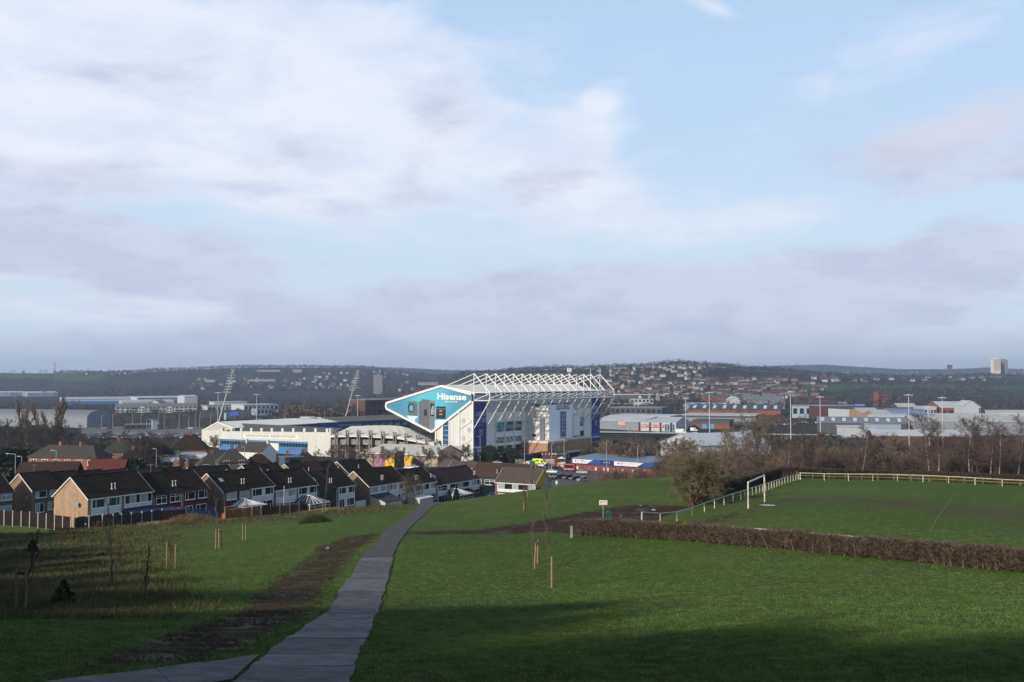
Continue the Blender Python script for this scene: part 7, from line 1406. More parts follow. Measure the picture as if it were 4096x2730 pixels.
sheet('motorway_verge', strip([xy(2380, 745), xy(2650, 734), xy(2800, 726), xy(3000, 715), xy(3400, 700), xy(3800, 670), xy(4300, 640)], 6), M('verge_earth', (.10, .085, .06), .9, .2, .1, world=True), 'tan verge below the motorway', 1.0)
def crash(P, label):
 g = thing('crash_barrier', label, 'barrier', gp(P[0][0], P[0][1], 1.6));
 for a, b in zip(P[:-1], P[1:]):
  n = 12
  for k in range(n): p, q = Vector((lerp(a[0], b[0], k / n), lerp(a[1], b[1], k / n), 0)), Vector((lerp(a[0], b[0], (k + 1) / n), lerp(a[1], b[1], (k + 1) / n), 0)); p.z = gz(p.x, p.y) + 2.4; q.z = gz(q.x, q.y) + 2.4; MB().bar(p, q, .2, .7).build('beam', GALV, g); MB().bar(p - Vector((0, 0, 1.0)), p, .15, .15).build('post', GALV, g)
crash([xy(2380, 752), xy(2600, 742), xy(2790, 733), xy(3000, 724)], 'pale steel crash barrier along the near edge of the motorway'); crash([xy(3000, 724), xy(3400, 706), xy(3800, 676)], 'far right stretch of the pale motorway crash barrier')
sheet('car_park', [(xy(330, 760), xy(860, 700)), (xy(330, 830), xy(860, 770)), (xy(330, 900), xy(860, 850))], LOTG, 'wide grey car park at the left of the west stand', .3)
sheet('ground_yard', [(xy(2070, 385), xy(2420, 318)), (xy(2060, 420), xy(2440, 360)), (xy(2050, 455), xy(2460, 400)), (xy(2040, 485), xy(2480, 440))], ASPH, 'dark asphalt yard and parking before the stadium entrance', .25)
sheet('street', strip([xy(2150, 262), xy(2230, 300), xy(2320, 330), xy(2420, 330), xy(2560, 345)], 16), ASPH, 'dark estate road beside the mural house', .30)
sheet('main_street', strip([xy(420, 395), xy(800, 405), xy(1200, 412), xy(1600, 412), xy(1900, 415), xy(2100, 420)], 12), ASPH, 'road running along the front of the stadium', .2)
MST = M('mast_white', (.46, .46, .46), .5, .05)
def high_mast(label, px, yt, d):
 b = gpx(px, d); zt = zat(yt, d); g = thing('high_mast', label, 'lamp mast', b, 0, 'tall white lighting masts'); MB().tube(b - Vector((0, 0, .5)), Vector((b.x, b.y, zt)), .32, .18, 10).build('pole', MST, g); MB().lathe(Vector((b.x, b.y, zt - .3)), [(.3, 0), (1.0, .2), (1.0, .6), (.3, .9)], 12).build('head', MST, g)
 for k in range(6): t = k * math.pi / 3; q = Vector((b.x + 2.0 * math.cos(t), b.y + 2.0 * math.sin(t), zt + .1)); MB().bar(Vector((b.x, b.y, zt + .2)), q, .14, .14).build('arm', MST, g); MB().box(q.x - .5, q.x + .5, q.y - .4, q.y + .4, q.z - .3, q.z + .1).build('lamp', MST, g)
for px, yt, d, lb in [(874, 1572, 850, 'tall mast nearest the left leaning pylon'), (1028, 1580, 860, 'tall mast standing before the white long office'), (1432, 1584, 840, 'tall mast beside the right leaning pylon'), (2741, 1596, 790, 'tall mast above the furniture store end'), (2836, 1572, 650, 'tall mast over the orange brick unit'), (3160, 1569, 640, 'tall mast left of the bare birches'), (3278, 1589, 700, 'tall mast over the blue roofed trade centre'), (3632, 1581, 600, 'tallest mast among the right sheds'), (3766, 1592, 620, 'tall mast between the two pale birches'), (3712, 1631, 580, 'shorter mast just right of the tallest')]: high_mast(lb, px, yt, d)
def lamp_post(px, yt, d, label, arm=1, group='street lamp posts', r=.10):
 b = gpx(px, d); zt = zat(yt, d); g = thing('street_lamp', label, 'street lamp', b, 0, group); MB().tube(b - Vector((0, 0, .4)), Vector((b.x, b.y, zt)), r * 1.3, r * .8, 8).build('pole', GALV, g); MB().bar(Vector((b.x, b.y, zt - .05)), Vector((b.x + arm, b.y, zt + .1)), .1, .1).build('arm', GALV, g); MB().box(b.x + arm - .1, b.x + arm + .7 * (1 if arm > 0 else -1), b.y - .15, b.y + .15, zt + .02, zt + .2).build('lamp', GALV, g) if arm > 0 else MB().box(b.x + arm - .7, b.x + arm + .1, b.y - .15, b.y + .15, zt + .02, zt + .2).build('lamp', GALV, g)
for px, yt, d, lb, am in [(2098, 1752, 430, 'street lamp before the lift block columns', .7), (2206, 1776, 385, 'plain lamp column beside the white hatchback', .3), (2256, 1756, 400, 'lamp column in front of the buff podium', -.6), (2425, 1768, 380, 'lamp column before the blue advert building', .3), (1921, 1748, 440, 'lamp column across the near blue banner', -.5), (2049, 1766, 440, 'lamp column at the brick undercroft', .5), (1816, 1790, 425, 'lamp column before the dark gabled house', .4), (1913, 1787, 430, 'lamp column left of the evergreens', -.6), (2549, 1786, 380, 'lamp column right of the blue advert building', .4), (232, 1804, 245, 'lamp post before the grey bungalow row', -.7), (70, 1817, 240, 'lamp post with long arm above the dark terraces', -1.6), (95, 1828, 240, 'short lamp post next to the long armed one', -.4), (631, 1797, 300, 'lamp post beside the big bare tree', -.4), (983, 1790, 330, 'lamp post among the hip roofed semis', -.4), (2630, 1690, 760, 'lamp column on the motorway left of the lorry', .8), (2690, 1660, 760, 'lamp column on the motorway by the white van', .8), (1262, 1790, 470, 'lamp post at the white stand wall', .5)]: lamp_post(px, yt, d, lb, am)
for i, (px, yt, d) in enumerate([(410, 1662, 850), (455, 1656, 850), (533, 1660, 840), (568, 1660, 840), (590, 1680, 830), (602, 1674, 830), (638, 1654, 850), (660, 1655, 850), (720, 1654, 850), (758, 1672, 830), (784, 1654, 850), (802, 1658, 850), (845, 1655, 860), (1145, 1655, 860), (1300, 1650, 880)]): lamp_post(px, yt, d, 'slim lamp column in the row beyond the car park', .9, 'slim lamp columns beyond the car park', .16)
AB = thing('advert_building', 'low brick building with deep blue fascia carrying long white advert panels', 'building', at(2450, 1888, 395)); SGB = M('fascia_blue', (.02, .05, .20), .6, .1)
fA, fB = at(2287, 1854, 402), at(2628, 1864, 378); zt = at(2287, 1833.5, 402).z; Ub = (fB - fA); Ub.z = 0; wb_ = Ub.length; Ub.normalize(); nb_ = Vector((Ub.y, -Ub.x, 0)); z0 = gz(fA.x, fA.y)
V3 = lambda p, z: Vector((p.x, p.y, z))
MB().prism([V3(fA, z0 - 2), V3(fB, z0 - 2), V3(fB, fA.z), V3(fA, fA.z)], -nb_ * 16).build('wall', M_brick('advert_red_brick', (.23, .06, .04), (.19, .05, .035), (.17, .10, .08)), AB)
fs = MB().prism([V3(fA, fA.z + .01) + nb_ * .5, V3(fB, fA.z + .01) + nb_ * .5, V3(fB, zt) + nb_ * .5, V3(fA, zt) + nb_ * .5], -nb_ * 17).build('fascia', SGB, AB)
MB().prism([V3(fA, zt + .02), V3(fB, zt + .02), V3(fB, zt + 1.6) - nb_ * 9, V3(fA, zt + 1.6) - nb_ * 9 + Ub * 6], (0, 0, .2)).build('roof', R_B, AB); MB().prism([V3(fA.lerp(fB, .33), zt + 1.1) - nb_ * 8, V3(fA.lerp(fB, .62), zt + 1.1) - nb_ * 8, V3(fA.lerp(fB, .62), zt + 2.1) - nb_ * 8, V3(fA.lerp(fB, .33), zt + 2.1) - nb_ * 8], -nb_ * 3).build('orange_skip', W_O, AB)
hb_ = zt - fA.z
for f0, f1, m_, tx, tm, l2 in ((.02, .27, WHITE, 'Brandon Jane Mutual', M('print_red', (.40, .03, .07), .6, 0), 'find your perfect place'), (.36, .52, M('fascia_navy', (.012, .02, .08), .6, 0), '0333 49 00 939', WHITE, 'visit us online'), (.52, .86, WHITE, 'Brandon Jane Mutual', M('print_red', (0, 0, 0)), 'find your perfect place')):
 p, q = fA.lerp(fB, f0) + nb_ * .56, fA.lerp(fB, f1) + nb_ * .56; pn = MB().prism([V3(p, fA.z + hb_ * .12), V3(q, fA.z + hb_ * .12), V3(q, fA.z + hb_ * .9), V3(p, fA.z + hb_ * .9)], -nb_ * .05).build('advert_panel', m_, AB); w = (q - p).length
 lettering(pn, tx, tm, V3(p, fA.z + hb_ * .48) + Ub * w * .2 + nb_ * .05, Ub, (0, 0, 1), w * .5, hb_ * .2); lettering(pn, l2, M('print_grey', (.25, .25, .27), .6, 0), V3(p, fA.z + hb_ * .26) + Ub * w * .2 + nb_ * .05, Ub, (0, 0, 1), w * .46, hb_ * .1)
 if m_ is WHITE: MB().poly([V3(p, fA.z + hb_ * .4) + Ub * w * .12 + nb_ * .05, V3(p, fA.z + hb_ * .4) + Ub * w * .165 + nb_ * .05, V3(p, fA.z + hb_ * .68) + Ub * w * .165 + nb_ * .05, V3(p, fA.z + hb_ * .68) + Ub * w * .12 + nb_ * .05]).build('emblem', GLK, pn); MB().poly([V3(q, fA.z + hb_ * .12) + nb_ * .06, V3(q, fA.z + hb_ * .9) + nb_ * .06, V3(q, fA.z + hb_ * .12) - Ub * 3 + nb_ * .06]).build('corner_print', SGB, pn)
for f in (.06, .20, .285, .38, .43, .5, .6, .72, .84): p = fA.lerp(fB, f) + nb_ * .04; MB().prism([V3(p, fA.z - 2.3), V3(p, fA.z - 2.3) + Ub * .8, V3(p, fA.z - 1.0) + Ub * .8, V3(p, fA.z - 1.0)], -nb_ * .03).build('poster', M('poster_pale', (.52, .52, .54), .7, .2, 2) if f != .20 else M('poster_purple', (.16, .08, .26), .7, .1), AB)
TYRE = M('tyre', (.015, .015, .015), .8, 0); CGL = M('car_glass', (.015, .02, .025), .06, 0, spec=.7); LMP = M('headlamp', (.55, .55, .52), .2, 0, spec=.7); RLMP = M('tail_lamp', (.30, .01, .01), .3, 0)
CARC = {k: M('car_paint_' + k, v, .25, .03, 1, spec=.6) for k, v in dict(white=(.70, .71, .72), silver=(.42, .43, .44), black=(.015, .016, .02), navy=(.02, .03, .055), red=(.38, .02, .025), grey=(.16, .17, .18), blue=(.04, .10, .24)).items()}
def car_proto(paint, suv=False, simple=False):
 h = 1.65 if suv else 1.45; prof = [(-2.1, .35), (-2.1, .75), (-1.95, .95), (-.95, 1.02), (-.35, h), (1.15, h), (1.75, 1.05), (2.1, .95), (2.12, .4)]; W_ = .86; mb = MB()
 mb.prism([(x, -W_, z) for x, z in prof], (0, 2 * W_, 0))
 g = thing('parked_car', 'car', 'car'); mb.build('body', CARC[paint], g)
 gm = MB(); s = W_ + .006
 for y in (-s, s): gm.poly([(-.80, y, 1.06), (-.30, y, h - .08), (1.08, y, h - .08), (1.55, y, 1.08)])
 gm.poly([(-.96, -.70, 1.045), (-.96, .70, 1.045), (-.38, .62, h - .035), (-.38, -.62, h - .035)]); gm.v[-4:] = [(v[0] - .02, v[1], v[2] + .012) for v in gm.v[-4:]]; gm.poly([(1.20, -.62, h - .05), (1.20, .62, h - .05), (1.74, .70, 1.09), (1.74, -.70, 1.09)]); gm.v[-4:] = [(v[0] + .02, v[1], v[2] + .012) for v in gm.v[-4:]]
 gm.build('windows', CGL, g)
 for x in (-1.32, 1.32):
  for y in (-1, 1):
   w = MB().tube((x, y * .68, .32), (x, y * .885, .32), .33, n=14).build('wheel', TYRE, g)
   if not simple: MB().tube((x, y * .87, .32), (x, y * .895, .32), .2, n=10).build('rim', GALV, w)
 for y in (-.6, .6): MB().box(-2.13, -2.06, y - .2, y + .2, .66, .82).build('headlight', LMP, g); MB().box(2.05, 2.14, y - .2, y + .2, .72, .9).build('tail_light', RLMP, g)
 MB().box(-2.13, -2.09, -.26, .26, .45, .57).build('number_plate', WHITE, g)
 return g
PC = {k: car_proto(k, k in ('black', 'grey')) for k in ('white', 'silver', 'black', 'navy', 'red', 'grey', 'blue')}
used = set()
def car(color, px, py, d, rz, label, dz=.25, group='cars parked before the stadium', name=None):
 p = (px - 2048) / F * d, d; loc = gp(p[0], p[1], dz)
 if color not in used:
  used.add(color); r = PC[color]; r.location = loc; r.rotation_euler = (0, 0, rz); r['label'] = label; r['group'] = group
 else: r = copy_tree(PC[color], loc, rz, label, group)
 return r
for c, px, d, a, lb in [('white', 2209, 378, R(155), 'white hatchback parked behind the mural gable'), ('silver', 2326, 378, R(175), 'silver saloon parked alone beside the red food van'), ('navy', 2213, 345, R(60), 'dark blue car half hidden by the mural gable'), ('navy', 2236, 341, R(35), 'dark estate car second from the mural gable'), ('black', 2269, 338, R(50), 'black sport utility car in the front parking row'), ('navy', 2298, 336, R(40), 'dark blue saloon at the right of the front parking row'), ('white', 2164, 398, R(160), 'white car waiting beside the ambulance'), ('black', 2196, 396, R(150), 'black car between the white car and the lamp column'), ('white', 2250, 402, R(170), 'white car behind the red food van'), ('grey', 2330, 333, R(35), 'grey car fading into the brown scrub'), ('silver', 1660, 405, R(170), 'silver car parked below the yellow painted panels'), ('white', 1640, 400, R(170), 'white car parked below the pink painted panel'), ('silver', 1990, 425, R(170), 'silver car parked under the evergreens'), ('blue', 1975, 255, R(60), 'pale car parked beside the black boarded wall')]: car(c, px, 0, d, a, lb)
for c, px, d, lb in [('white', 2626, 745, 'white car on the motorway left of the lorry'), ('red', 2540, 756, 'red car on the motorway before the storage shed'), ('white', 2776, 738, 'white car on the motorway right of the lorry'), ('white', 3408, 712, 'white car on the motorway near the blue road sign'), ('red', 3780, 682, 'red car on the motorway between the birches'), ('grey', 2518, 765, 'grey car on the motorway at the storage signs'), ('white', 3500, 700, 'white van shape on the motorway beside the tangled tree'), ('silver', 3900, 672, 'silver car on the motorway behind the right trees')]: car(c, px, 0, d, R(-8), lb, 1.65, 'cars on the motorway')
for o in PC.values():
 if o.get('label') == 'car': pass
def lot():
 rg = random.Random(12); cc = ['white', 'silver', 'black', 'navy', 'grey', 'blue', 'silver', 'grey', 'red']; meshes = {}
 for c in set(cc):
  mb = MB(); h = 1.45; prof = [(-2.1, .3), (-2.1, .8), (-.95, 1.0), (-.35, h), (1.15, h), (1.75, 1.05), (2.1, .95), (2.12, .3)]; mb.prism([(x, -.86, z) for x, z in prof], (0, 1.72, 0), 0)
  for y in (-.87, .87): mb.poly([(-.80, y, 1.05), (-.30, y, h - .06), (1.08, y, h - .06), (1.55, y, 1.07)], 1)
  mb.poly([(-.98, -.7, 1.05), (-.98, .7, 1.05), (-.40, .62, h - .02), (-.40, -.62, h - .02)], 1); mb.poly([(1.22, -.62, h - .02), (1.22, .62, h - .02), (1.77, .7, 1.09), (1.77, -.7, 1.09)], 1)
  for x in (-1.32, 1.32):
   for y in (-.8, .8): mb.tube((x, y - .08, .32), (x, y + .09, .32), .33, n=8, m=2)
  meshes[c] = mb.mesh('parked_car', [CARC[c], CGL, TYRE])
 def put(x, y, rz, label, group):
  c = rg.choice(cc); o = link('parked_car', meshes[c]); o.location = gp(x, y, .32); o.rotation_euler = (0, 0, rz); props(o, c + ' ' + label, 'car', group)
 for r_ in range(7):
  d = 706 + r_ * 7.4
  for k in range(34):
   px = 352 + k * 14.6 + rg.uniform(-2, 2) + r_ * 3
   if rg.random() < .17 or px > 840: continue
   x = (px - 2048) / F * d; put(x, d, R(78) + rg.uniform(-.06, .06), 'parked car in the packed rows left of the white west stand', 'cars packed in the big car park')
 for k in range(16): d = 842 + rg.uniform(-4, 4); put((395 + k * 26 + rg.uniform(-6, 6) - 2048) / F * d, d, R(10), 'car standing along the far edge of the big car park', 'cars along the far car park edge')
 for k in range(22): d = rg.choice((930, 944, 958)); put((3180 + k * 13 + rg.uniform(-3, 3) - 2048) / F * d, d, R(80), 'car parked before the blue roofed trade centre', 'cars at the trade centre')
 for k in range(26): d = rg.choice((900, 912)); put((2990 + k * 7.5 + rg.uniform(-2, 2) - 2048) / F * d, d, R(75), 'car parked beside the dark skylit works', 'cars beside the dark works')
 for k in range(14): d = rg.choice((560, 572)); put((2440 + k * 16 + rg.uniform(-3, 3) - 2048) / F * d, d, R(75), 'car parked below the motorway right of the stand', 'cars right of the stand')
lot()
def boxvan(name, label, cat, loc, rz, L_, W_, H_, paint, cab=True, parts=None):
 g = thing(name, label, cat); prof = [(-L_ / 2, .45), (-L_ / 2, 1.15), (-L_ / 2 + .95, 1.30), (-L_ / 2 + 1.65, H_ - .25), (-L_ / 2 + 2.2, H_), (L_ / 2, H_), (L_ / 2, .45)] if cab else [(-L_ / 2, .5), (-L_ / 2, H_), (L_ / 2, H_), (L_ / 2, .5)]
 MB().prism([(x, -W_ / 2, z) for x, z in prof], (0, W_, 0)).build('body', paint, g)
 if cab:
  gm = MB(); gm.poly([(-L_ / 2 + .93, -W_ * .42, 1.36), (-L_ / 2 + .93, W_ * .42, 1.36), (-L_ / 2 + 1.60, W_ * .38, H_ - .30), (-L_ / 2 + 1.60, -W_ * .38, H_ - .30)]);
  for y in (-W_ / 2 - .01, W_ / 2 + .01): gm.poly([(-L_ / 2 + 1.25, y, 1.35), (-L_ / 2 + 1.8, y, H_ - .6), (-L_ / 2 + 2.4, y, H_ - .6), (-L_ / 2 + 2.4, y, 1.35)])
  gm.build('windows', CGL, g)
  for y in (-.65, .65): MB().box(-L_ / 2 - .03, -L_ / 2 + .05, y - .2, y + .2, .8, 1.0).build('headlight', LMP, g)
 for x in (-L_ / 2 + 1.0, L_ / 2 - 1.1):
  for y in (-1, 1): MB().tube((x, y * (W_ / 2 - .2), .38), (x, y * (W_ / 2 + .01), .38), .38, n=12).build('wheel', TYRE, g)
 if parts: parts(g, L_, W_, H_)
 g.location = loc; g.rotation_euler = (0, 0, rz); return g
YEL = M('ambulance_yellow', (.70, .72, .04), .35, .03); HGR = M('ambulance_green', (.03, .28, .08), .4, 0)
def amb(g, L_, W_, H_):
 for y, s in ((-W_ / 2 - .012, -1), (W_ / 2 + .012, 1)):
  for k in range(5):
   x = -L_ / 2 + 1.0 + k * 1.0; MB().poly([(x, y, .75), (x + .55, y, .75), (x + .55, y, 1.15), (x, y, 1.15)]).build('green_check', HGR, g)
  MB().poly([(.2, y, 1.65), (1.6, y, 1.65), (1.6, y, 2.15), (.2, y, 2.15)]).build('side_window', CGL, g)
 MB().box(-.9, -.5, -.8, .8, H_, H_ + .22).build('light_bar', M('beacon_blue', (.02, .06, .4), .3, 0), g)
boxvan('ambulance', 'yellow ambulance with green checks parked before the navy gates', 'ambulance', gp(*xy(2160, 404), .3), R(160), 6.0, 2.0, 2.7, YEL, True, amb)
def trl(g, L_, W_, H_): MB().box(-L_ / 2 - 1.2, -L_ / 2, -.06, .06, .5, .62).build('tow_bar', FRAME_K, g); MB().box(L_ / 2 + .005, L_ / 2 + .03, -.8, .8, .7, H_ - .2).build('rear_door', M('trailer_green_pale', (.34, .50, .40), .6, .05), g)
boxvan('box_trailer', 'pale green box trailer standing behind the ambulance', 'trailer', gp(*xy(2122, 396), .3), R(-130), 3.6, 1.9, 2.4, M('trailer_green', (.28, .46, .35), .6, .08), False, trl)
FR_ = M('food_van_red', (.42, .015, .03), .5, .06)
def fv(g, L_, W_, H_):
 y = -W_ / 2 - .012; MB().poly([(-L_ / 2 + .3, y, 1.25), (L_ / 2 - .4, y, 1.25), (L_ / 2 - .4, y, 2.1), (-L_ / 2 + .3, y, 2.1)]).build('serving_hatch', GLK, g); MB().box(-L_ / 2 + .3, L_ / 2 - .4, y - .5, y, 1.15, 1.22).build('counter', WHITE, g); MB().prism([(-L_ / 2 + .3, y, 2.15), (L_ / 2 - .4, y, 2.15), (L_ / 2 - .4, y - .9, 2.5), (-L_ / 2 + .3, y - .9, 2.5)], (0, 0, .06)).build('awning', FR_, g)
 for z in (.55, 2.25): MB().poly([(-L_ / 2 + .4, y - .003, z), (L_ / 2 - .5, y - .003, z), (L_ / 2 - .5, y - .003, z + .3), (-L_ / 2 + .4, y - .003, z + .3)]).build('menu_board', M('menu_pale', (.55, .45, .42), .6, 0, 3, col2=(.35, .05, .05)), g)
 x = L_ / 2 + .012; MB().poly([(x, .55 * math.cos(t), 1.7 + .55 * math.sin(t)) for t in np.linspace(0, 6.28, 18)[:-1]]).build('roundel', WHITE, g); MB().poly([(x + .006, .4 * math.cos(t), 1.7 + .4 * math.sin(t)) for t in np.linspace(0, 6.28, 18)[:-1]]).build('roundel_centre', FR_, g)
boxvan('food_van', 'red catering van with open serving hatch before the advert building', 'food van', gp(*xy(2279, 388), .3), R(-22), 4.6, 2.2, 2.9, FR_, False, fv)
def stall(px, d):
 p = gp(*xy(px, d), .25); g = thing('market_stall', 'white parasol stall with yellow counter before the podium', 'stall', p); MB().lathe(p + Vector((0, 0, 2.6)), [(2.0, 0), (1.2, .4), (.1, .9)], 10).build('parasol', WHITE, g); MB().tube(p, p + Vector((0, 0, 2.7)), .05).build('pole', GALV, g); MB().box(p.x - 1.7, p.x + 1.7, p.y - 1.6, p.y - 1.0, p.z, p.z + 1.0).build('counter', M('stall_yellow', (.60, .50, .10), .6, .1), g); MB().box(p.x - 1.6, p.x + 1.6, p.y - 1.62, p.y - 1.605, p.z + .55, p.z + .95).build('counter_print', WHITE, g); MB().box(p.x - .9, p.x + .9, p.y - 1.0, p.y - .4, p.z + 1.0, p.z + 1.35).build('crate', M('crate_blue', (.03, .12, .35), .6, 0), g)
stall(2246, 440)
p = gp(*xy(2098, 394), .25); g = thing('orange_board', 'orange works board on legs beside the green trailer', 'sign', p); MB().box(p.x - .7, p.x + .7, p.y - .03, p.y + .03, p.z + .9, p.z + 2.1).build('board', M('board_orange', (.65, .25, .02), .6, .05), g)
for dx in (-.6, .6): MB().box(p.x + dx - .04, p.x + dx + .04, p.y + .04, p.y + .1, p.z, p.z + 2.0).build('leg', GALV, g)
boxvan('lorry', 'white box lorry on the motorway before the furniture store', 'lorry', gp(*xy(2722, 744), 1.7), R(172), 8.2, 2.4, 3.4, CARC['white']); boxvan('delivery_van', 'white van parked by the orange brick unit', 'van', gp(*xy(2775, 800), .3), R(150), 6, 2.1, 2.9, CARC['white']); boxvan('delivery_van', 'white van parked left of the bare poplars', 'van', gp(*xy(3000, 770), .3), R(60), 5.6, 2.1, 2.5, CARC['white']); boxvan('lorry', 'pale box lorry standing at the grey roofed unit', 'lorry', gp(*xy(2972, 790), .3), R(30), 7, 2.4, 3.4, CARC['silver'])
def train():
 a, b = gpos(2380, 1500), gpos(2542, 1480); zt = zat(1621, 1490); u = (b - a); L_ = u.length; u.normalize(); g = thing('train', 'dark passenger train with white window band crossing behind the stand', 'train', V3(a, zt)); n = Vector((u.y, -u.x, 0)); k = 3
 for i in range(k):
  p = a + u * (L_ * i / k); q = a + u * (L_ * (i + 1) / k - 1.0); c = MB().prism([V3(p, zt), V3(q, zt), V3(q, zt + 3.9), V3(p, zt + 3.9)], n * -2.8).build('carriage', M('train_navy', (.02, .025, .05), .4, .05), g)
  for j in range(4): s0 = p.lerp(q, .06 + j * .23) + n * .03; s1 = p.lerp(q, .06 + j * .23 + .18) + n * .03; MB().poly([V3(s0, zt + 1.6), V3(s1, zt + 1.6), V3(s1, zt + 3.0), V3(s0, zt + 3.0)]).build('window_band', M('train_white', (.50, .53, .56), .3, 0), c)
 em = MB(); em.prism([V3(a - u * 30, 0), V3(b + u * 60, 0), V3(b + u * 60, zt - .1), V3(a - u * 30, zt - .1)], n * -6); o = em.build('railway_embankment', M('embankment', (.06, .055, .04), .9, .2, .05)); props(o, 'dark railway embankment carrying the train', None, None, 'structure')
train()
for px, y0, y1, d, w, lb, m_ in [(3345, 1757, 1772, 690, 12, 'small blue motorway sign beside the pale car', 'road_sign_blue'), (3468, 1740, 1757, 680, 13, 'blue motorway sign behind the tangled tree', 'road_sign_blue'), (940, 1648, 1663, 1010, 32, 'wide blue motorway sign near the pylon foot', 'road_sign_blue'), (903, 1653, 1680, 900, 8, 'tall pale blue sign post beside the pylon foot', 'road_sign_pale'), (1040, 1674, 1680, 870, 12, 'small blue sign below the tall mast', 'road_sign_blue'), (2225, 1924, 1937, 262, 8, 'small pale notice post beside the estate road', 'road_sign_white'), (2195, 1852, 1862, 392, 5, 'blue and white parking notice on a lamp column', 'road_sign_blue')]:
 g = thing('road_sign', lb, 'road sign', gpx(px, d)); x0, x1 = (px - w / 2 - 2048) / F * d, (px + w / 2 - 2048) / F * d; MB().box(x0, x1, d - .1, d, zat(y1, d), zat(y0, d)).build('plate', M(m_, dict(road_sign_blue=(.03, .10, .42), road_sign_pale=(.30, .42, .52), road_sign_white=(.66, .67, .68))[m_], .5, .05), g); MB().tube(gpx(px, d), Vector(((px - 2048) / F * d, d + .1, zat(y0, d))), .08 if d < 500 else .15).build('post', GALV, g)
HV = M('hi_vis_orange', (.85, .10, .02), .7, .05); CK = M('coat_dark', (.02, .02, .025), .8, .2); CW = M('coat_white', (.55, .55, .55), .8, .1); JN = M('jeans', (.035, .05, .09), .8, .2)
for i, (px, d, ct, lb) in enumerate([(2094, 390, HV, 'steward in orange jacket below the orange board'), (2168, 399, HV, 'steward in orange jacket beside the ambulance bonnet'), (2292, 470, HV, 'steward in orange jacket under the podium edge'), (1889, 428, HV, 'steward in orange jacket left of the evergreens'), (2080, 394, CK, 'person in dark clothes left of the orange jacket'), (2083, 391, CK, 'second person in dark clothes left of the orange jacket'), (2109, 391, CK, 'person in dark coat before the green trailer'), (2160, 388, CK, 'person in dark clothes standing at the white car'), (2236, 394, CK, 'person in dark clothes queuing at the food van'), (2240, 392, CK, 'second person queuing at the food van'), (2246, 391, HV, 'person in orange queuing at the food van'), (2252, 390, CW, 'person in pale coat at the food van counter'), (2220, 400, CK, 'person in dark clothes by the globe lamp'), (2104, 392, CW, 'person in white coat beside the orange board'), (2066, 400, CK, 'person in dark coat near the signpost'), (2238, 436, CK, 'person standing at the parasol stall'), (2254, 446, CK, 'person behind the parasol stall'), (2275, 466, CK, 'person in dark coat walking under the podium')]): person(gp(*xy(px, d), .3), lb, ct, JN, 1.78, i * 1.3, None, 'people outside the stadium')
for i in range(8): p = gp(*xy(2063 + i * 4.8, 412), .25); g = thing('bollard', 'slim grey bollard in the line before the navy gates', 'bollard', p, 0, 'bollards before the gates'); MB().tube(p, p + Vector((0, 0, 2.0)), .12, n=8).build('shaft', GALV, g); MB().lathe(p + Vector((0, 0, 2.0)), [(.12, 0), (.09, .1)], 8).build('cap', GALV, g)
for i, (px, d) in enumerate([(2130, 398), (2137, 397), (2143, 396), (2212, 412), (2218, 413), (2224, 415), (2229, 416), (2120, 392)]): p = gp(*xy(px, d), .25); g = thing('traffic_cone', 'orange traffic cone on the dark yard before the stadium', 'cone', p, 0, 'traffic cones on the yard'); MB().lathe(p, [(.3, 0), (.3, .06), (.22, .07), (.05, .8)], 10).build('body', HV, g)
for i in range(7): p = gp(*xy(2182 + i * 5.2, 462), .25); g = thing('crowd_barrier', 'white arched crowd barrier in the row before the turnstiles', 'barrier', p, 0, 'white crowd barriers'); MB().tube(p + Vector((-.28, 0, 0)), p + Vector((-.28, 0, 1.9)), .13, n=6).build('upright', WHITE, g); MB().tube(p + Vector((.28, 0, 0)), p + Vector((.28, 0, 1.9)), .13, n=6).build('upright', WHITE, g); MB().tube(p + Vector((-.28, 0, 1.9)), p + Vector((.28, 0, 1.9)), .13, n=6).build('top_rail', WHITE, g)
g = thing('green_shop', 'shop front with bright green fascia below the pyramid roofed house', 'shop', gpx(690, 372)); a, b = at(664, 1816, 370), at(718, 1812, 370); MB().prism([V3(a, 0), V3(b, 0), V3(b, b.z), V3(a, b.z)], (0, 6, 0)).build('wall', BR_R, g); MB().prism([a + Vector((0, -.3, -.1)), b + Vector((0, -.3, -.1)), b + Vector((0, -.3, 1.0)), a + Vector((0, -.3, 1.0))], (0, .25, 0)).build('fascia', M('fascia_green', (.01, .22, .05), .5, .05), g)
g = thing('blue_shop', 'small maroon roofed shop with blue numbered fascia', 'shop', gpx(560, 345)); a, b = at(533, 1822, 345), at(594, 1819, 345); MB().prism([V3(a, 0), V3(b, 0), V3(b, b.z), V3(a, b.z)], (0, 6, 0)).build('wall', BR_P, g); fs = MB().prism([a + Vector((0, -.3, -.2)), b + Vector((0, -.3, -.2)), b + Vector((0, -.3, .9)), a + Vector((0, -.3, .9))], (0, .25, 0)).build('fascia', M('fascia_shop_blue', (.03, .06, .32), .5, .05), g); lettering(fs, '53', WHITE, a + Vector((.3, -.34, -.05)), (1, 0, 0), (0, 0, 1), 1.1, .8); MB().prism([a + Vector((-.3, -.4, 1.0)), b + Vector((.3, -.4, 1.0)), b + Vector((-1.5, 3, 2.6)), a + Vector((1.5, 3, 2.6))], (0, 0, .2)).build('roof', ROOF_DR, g)
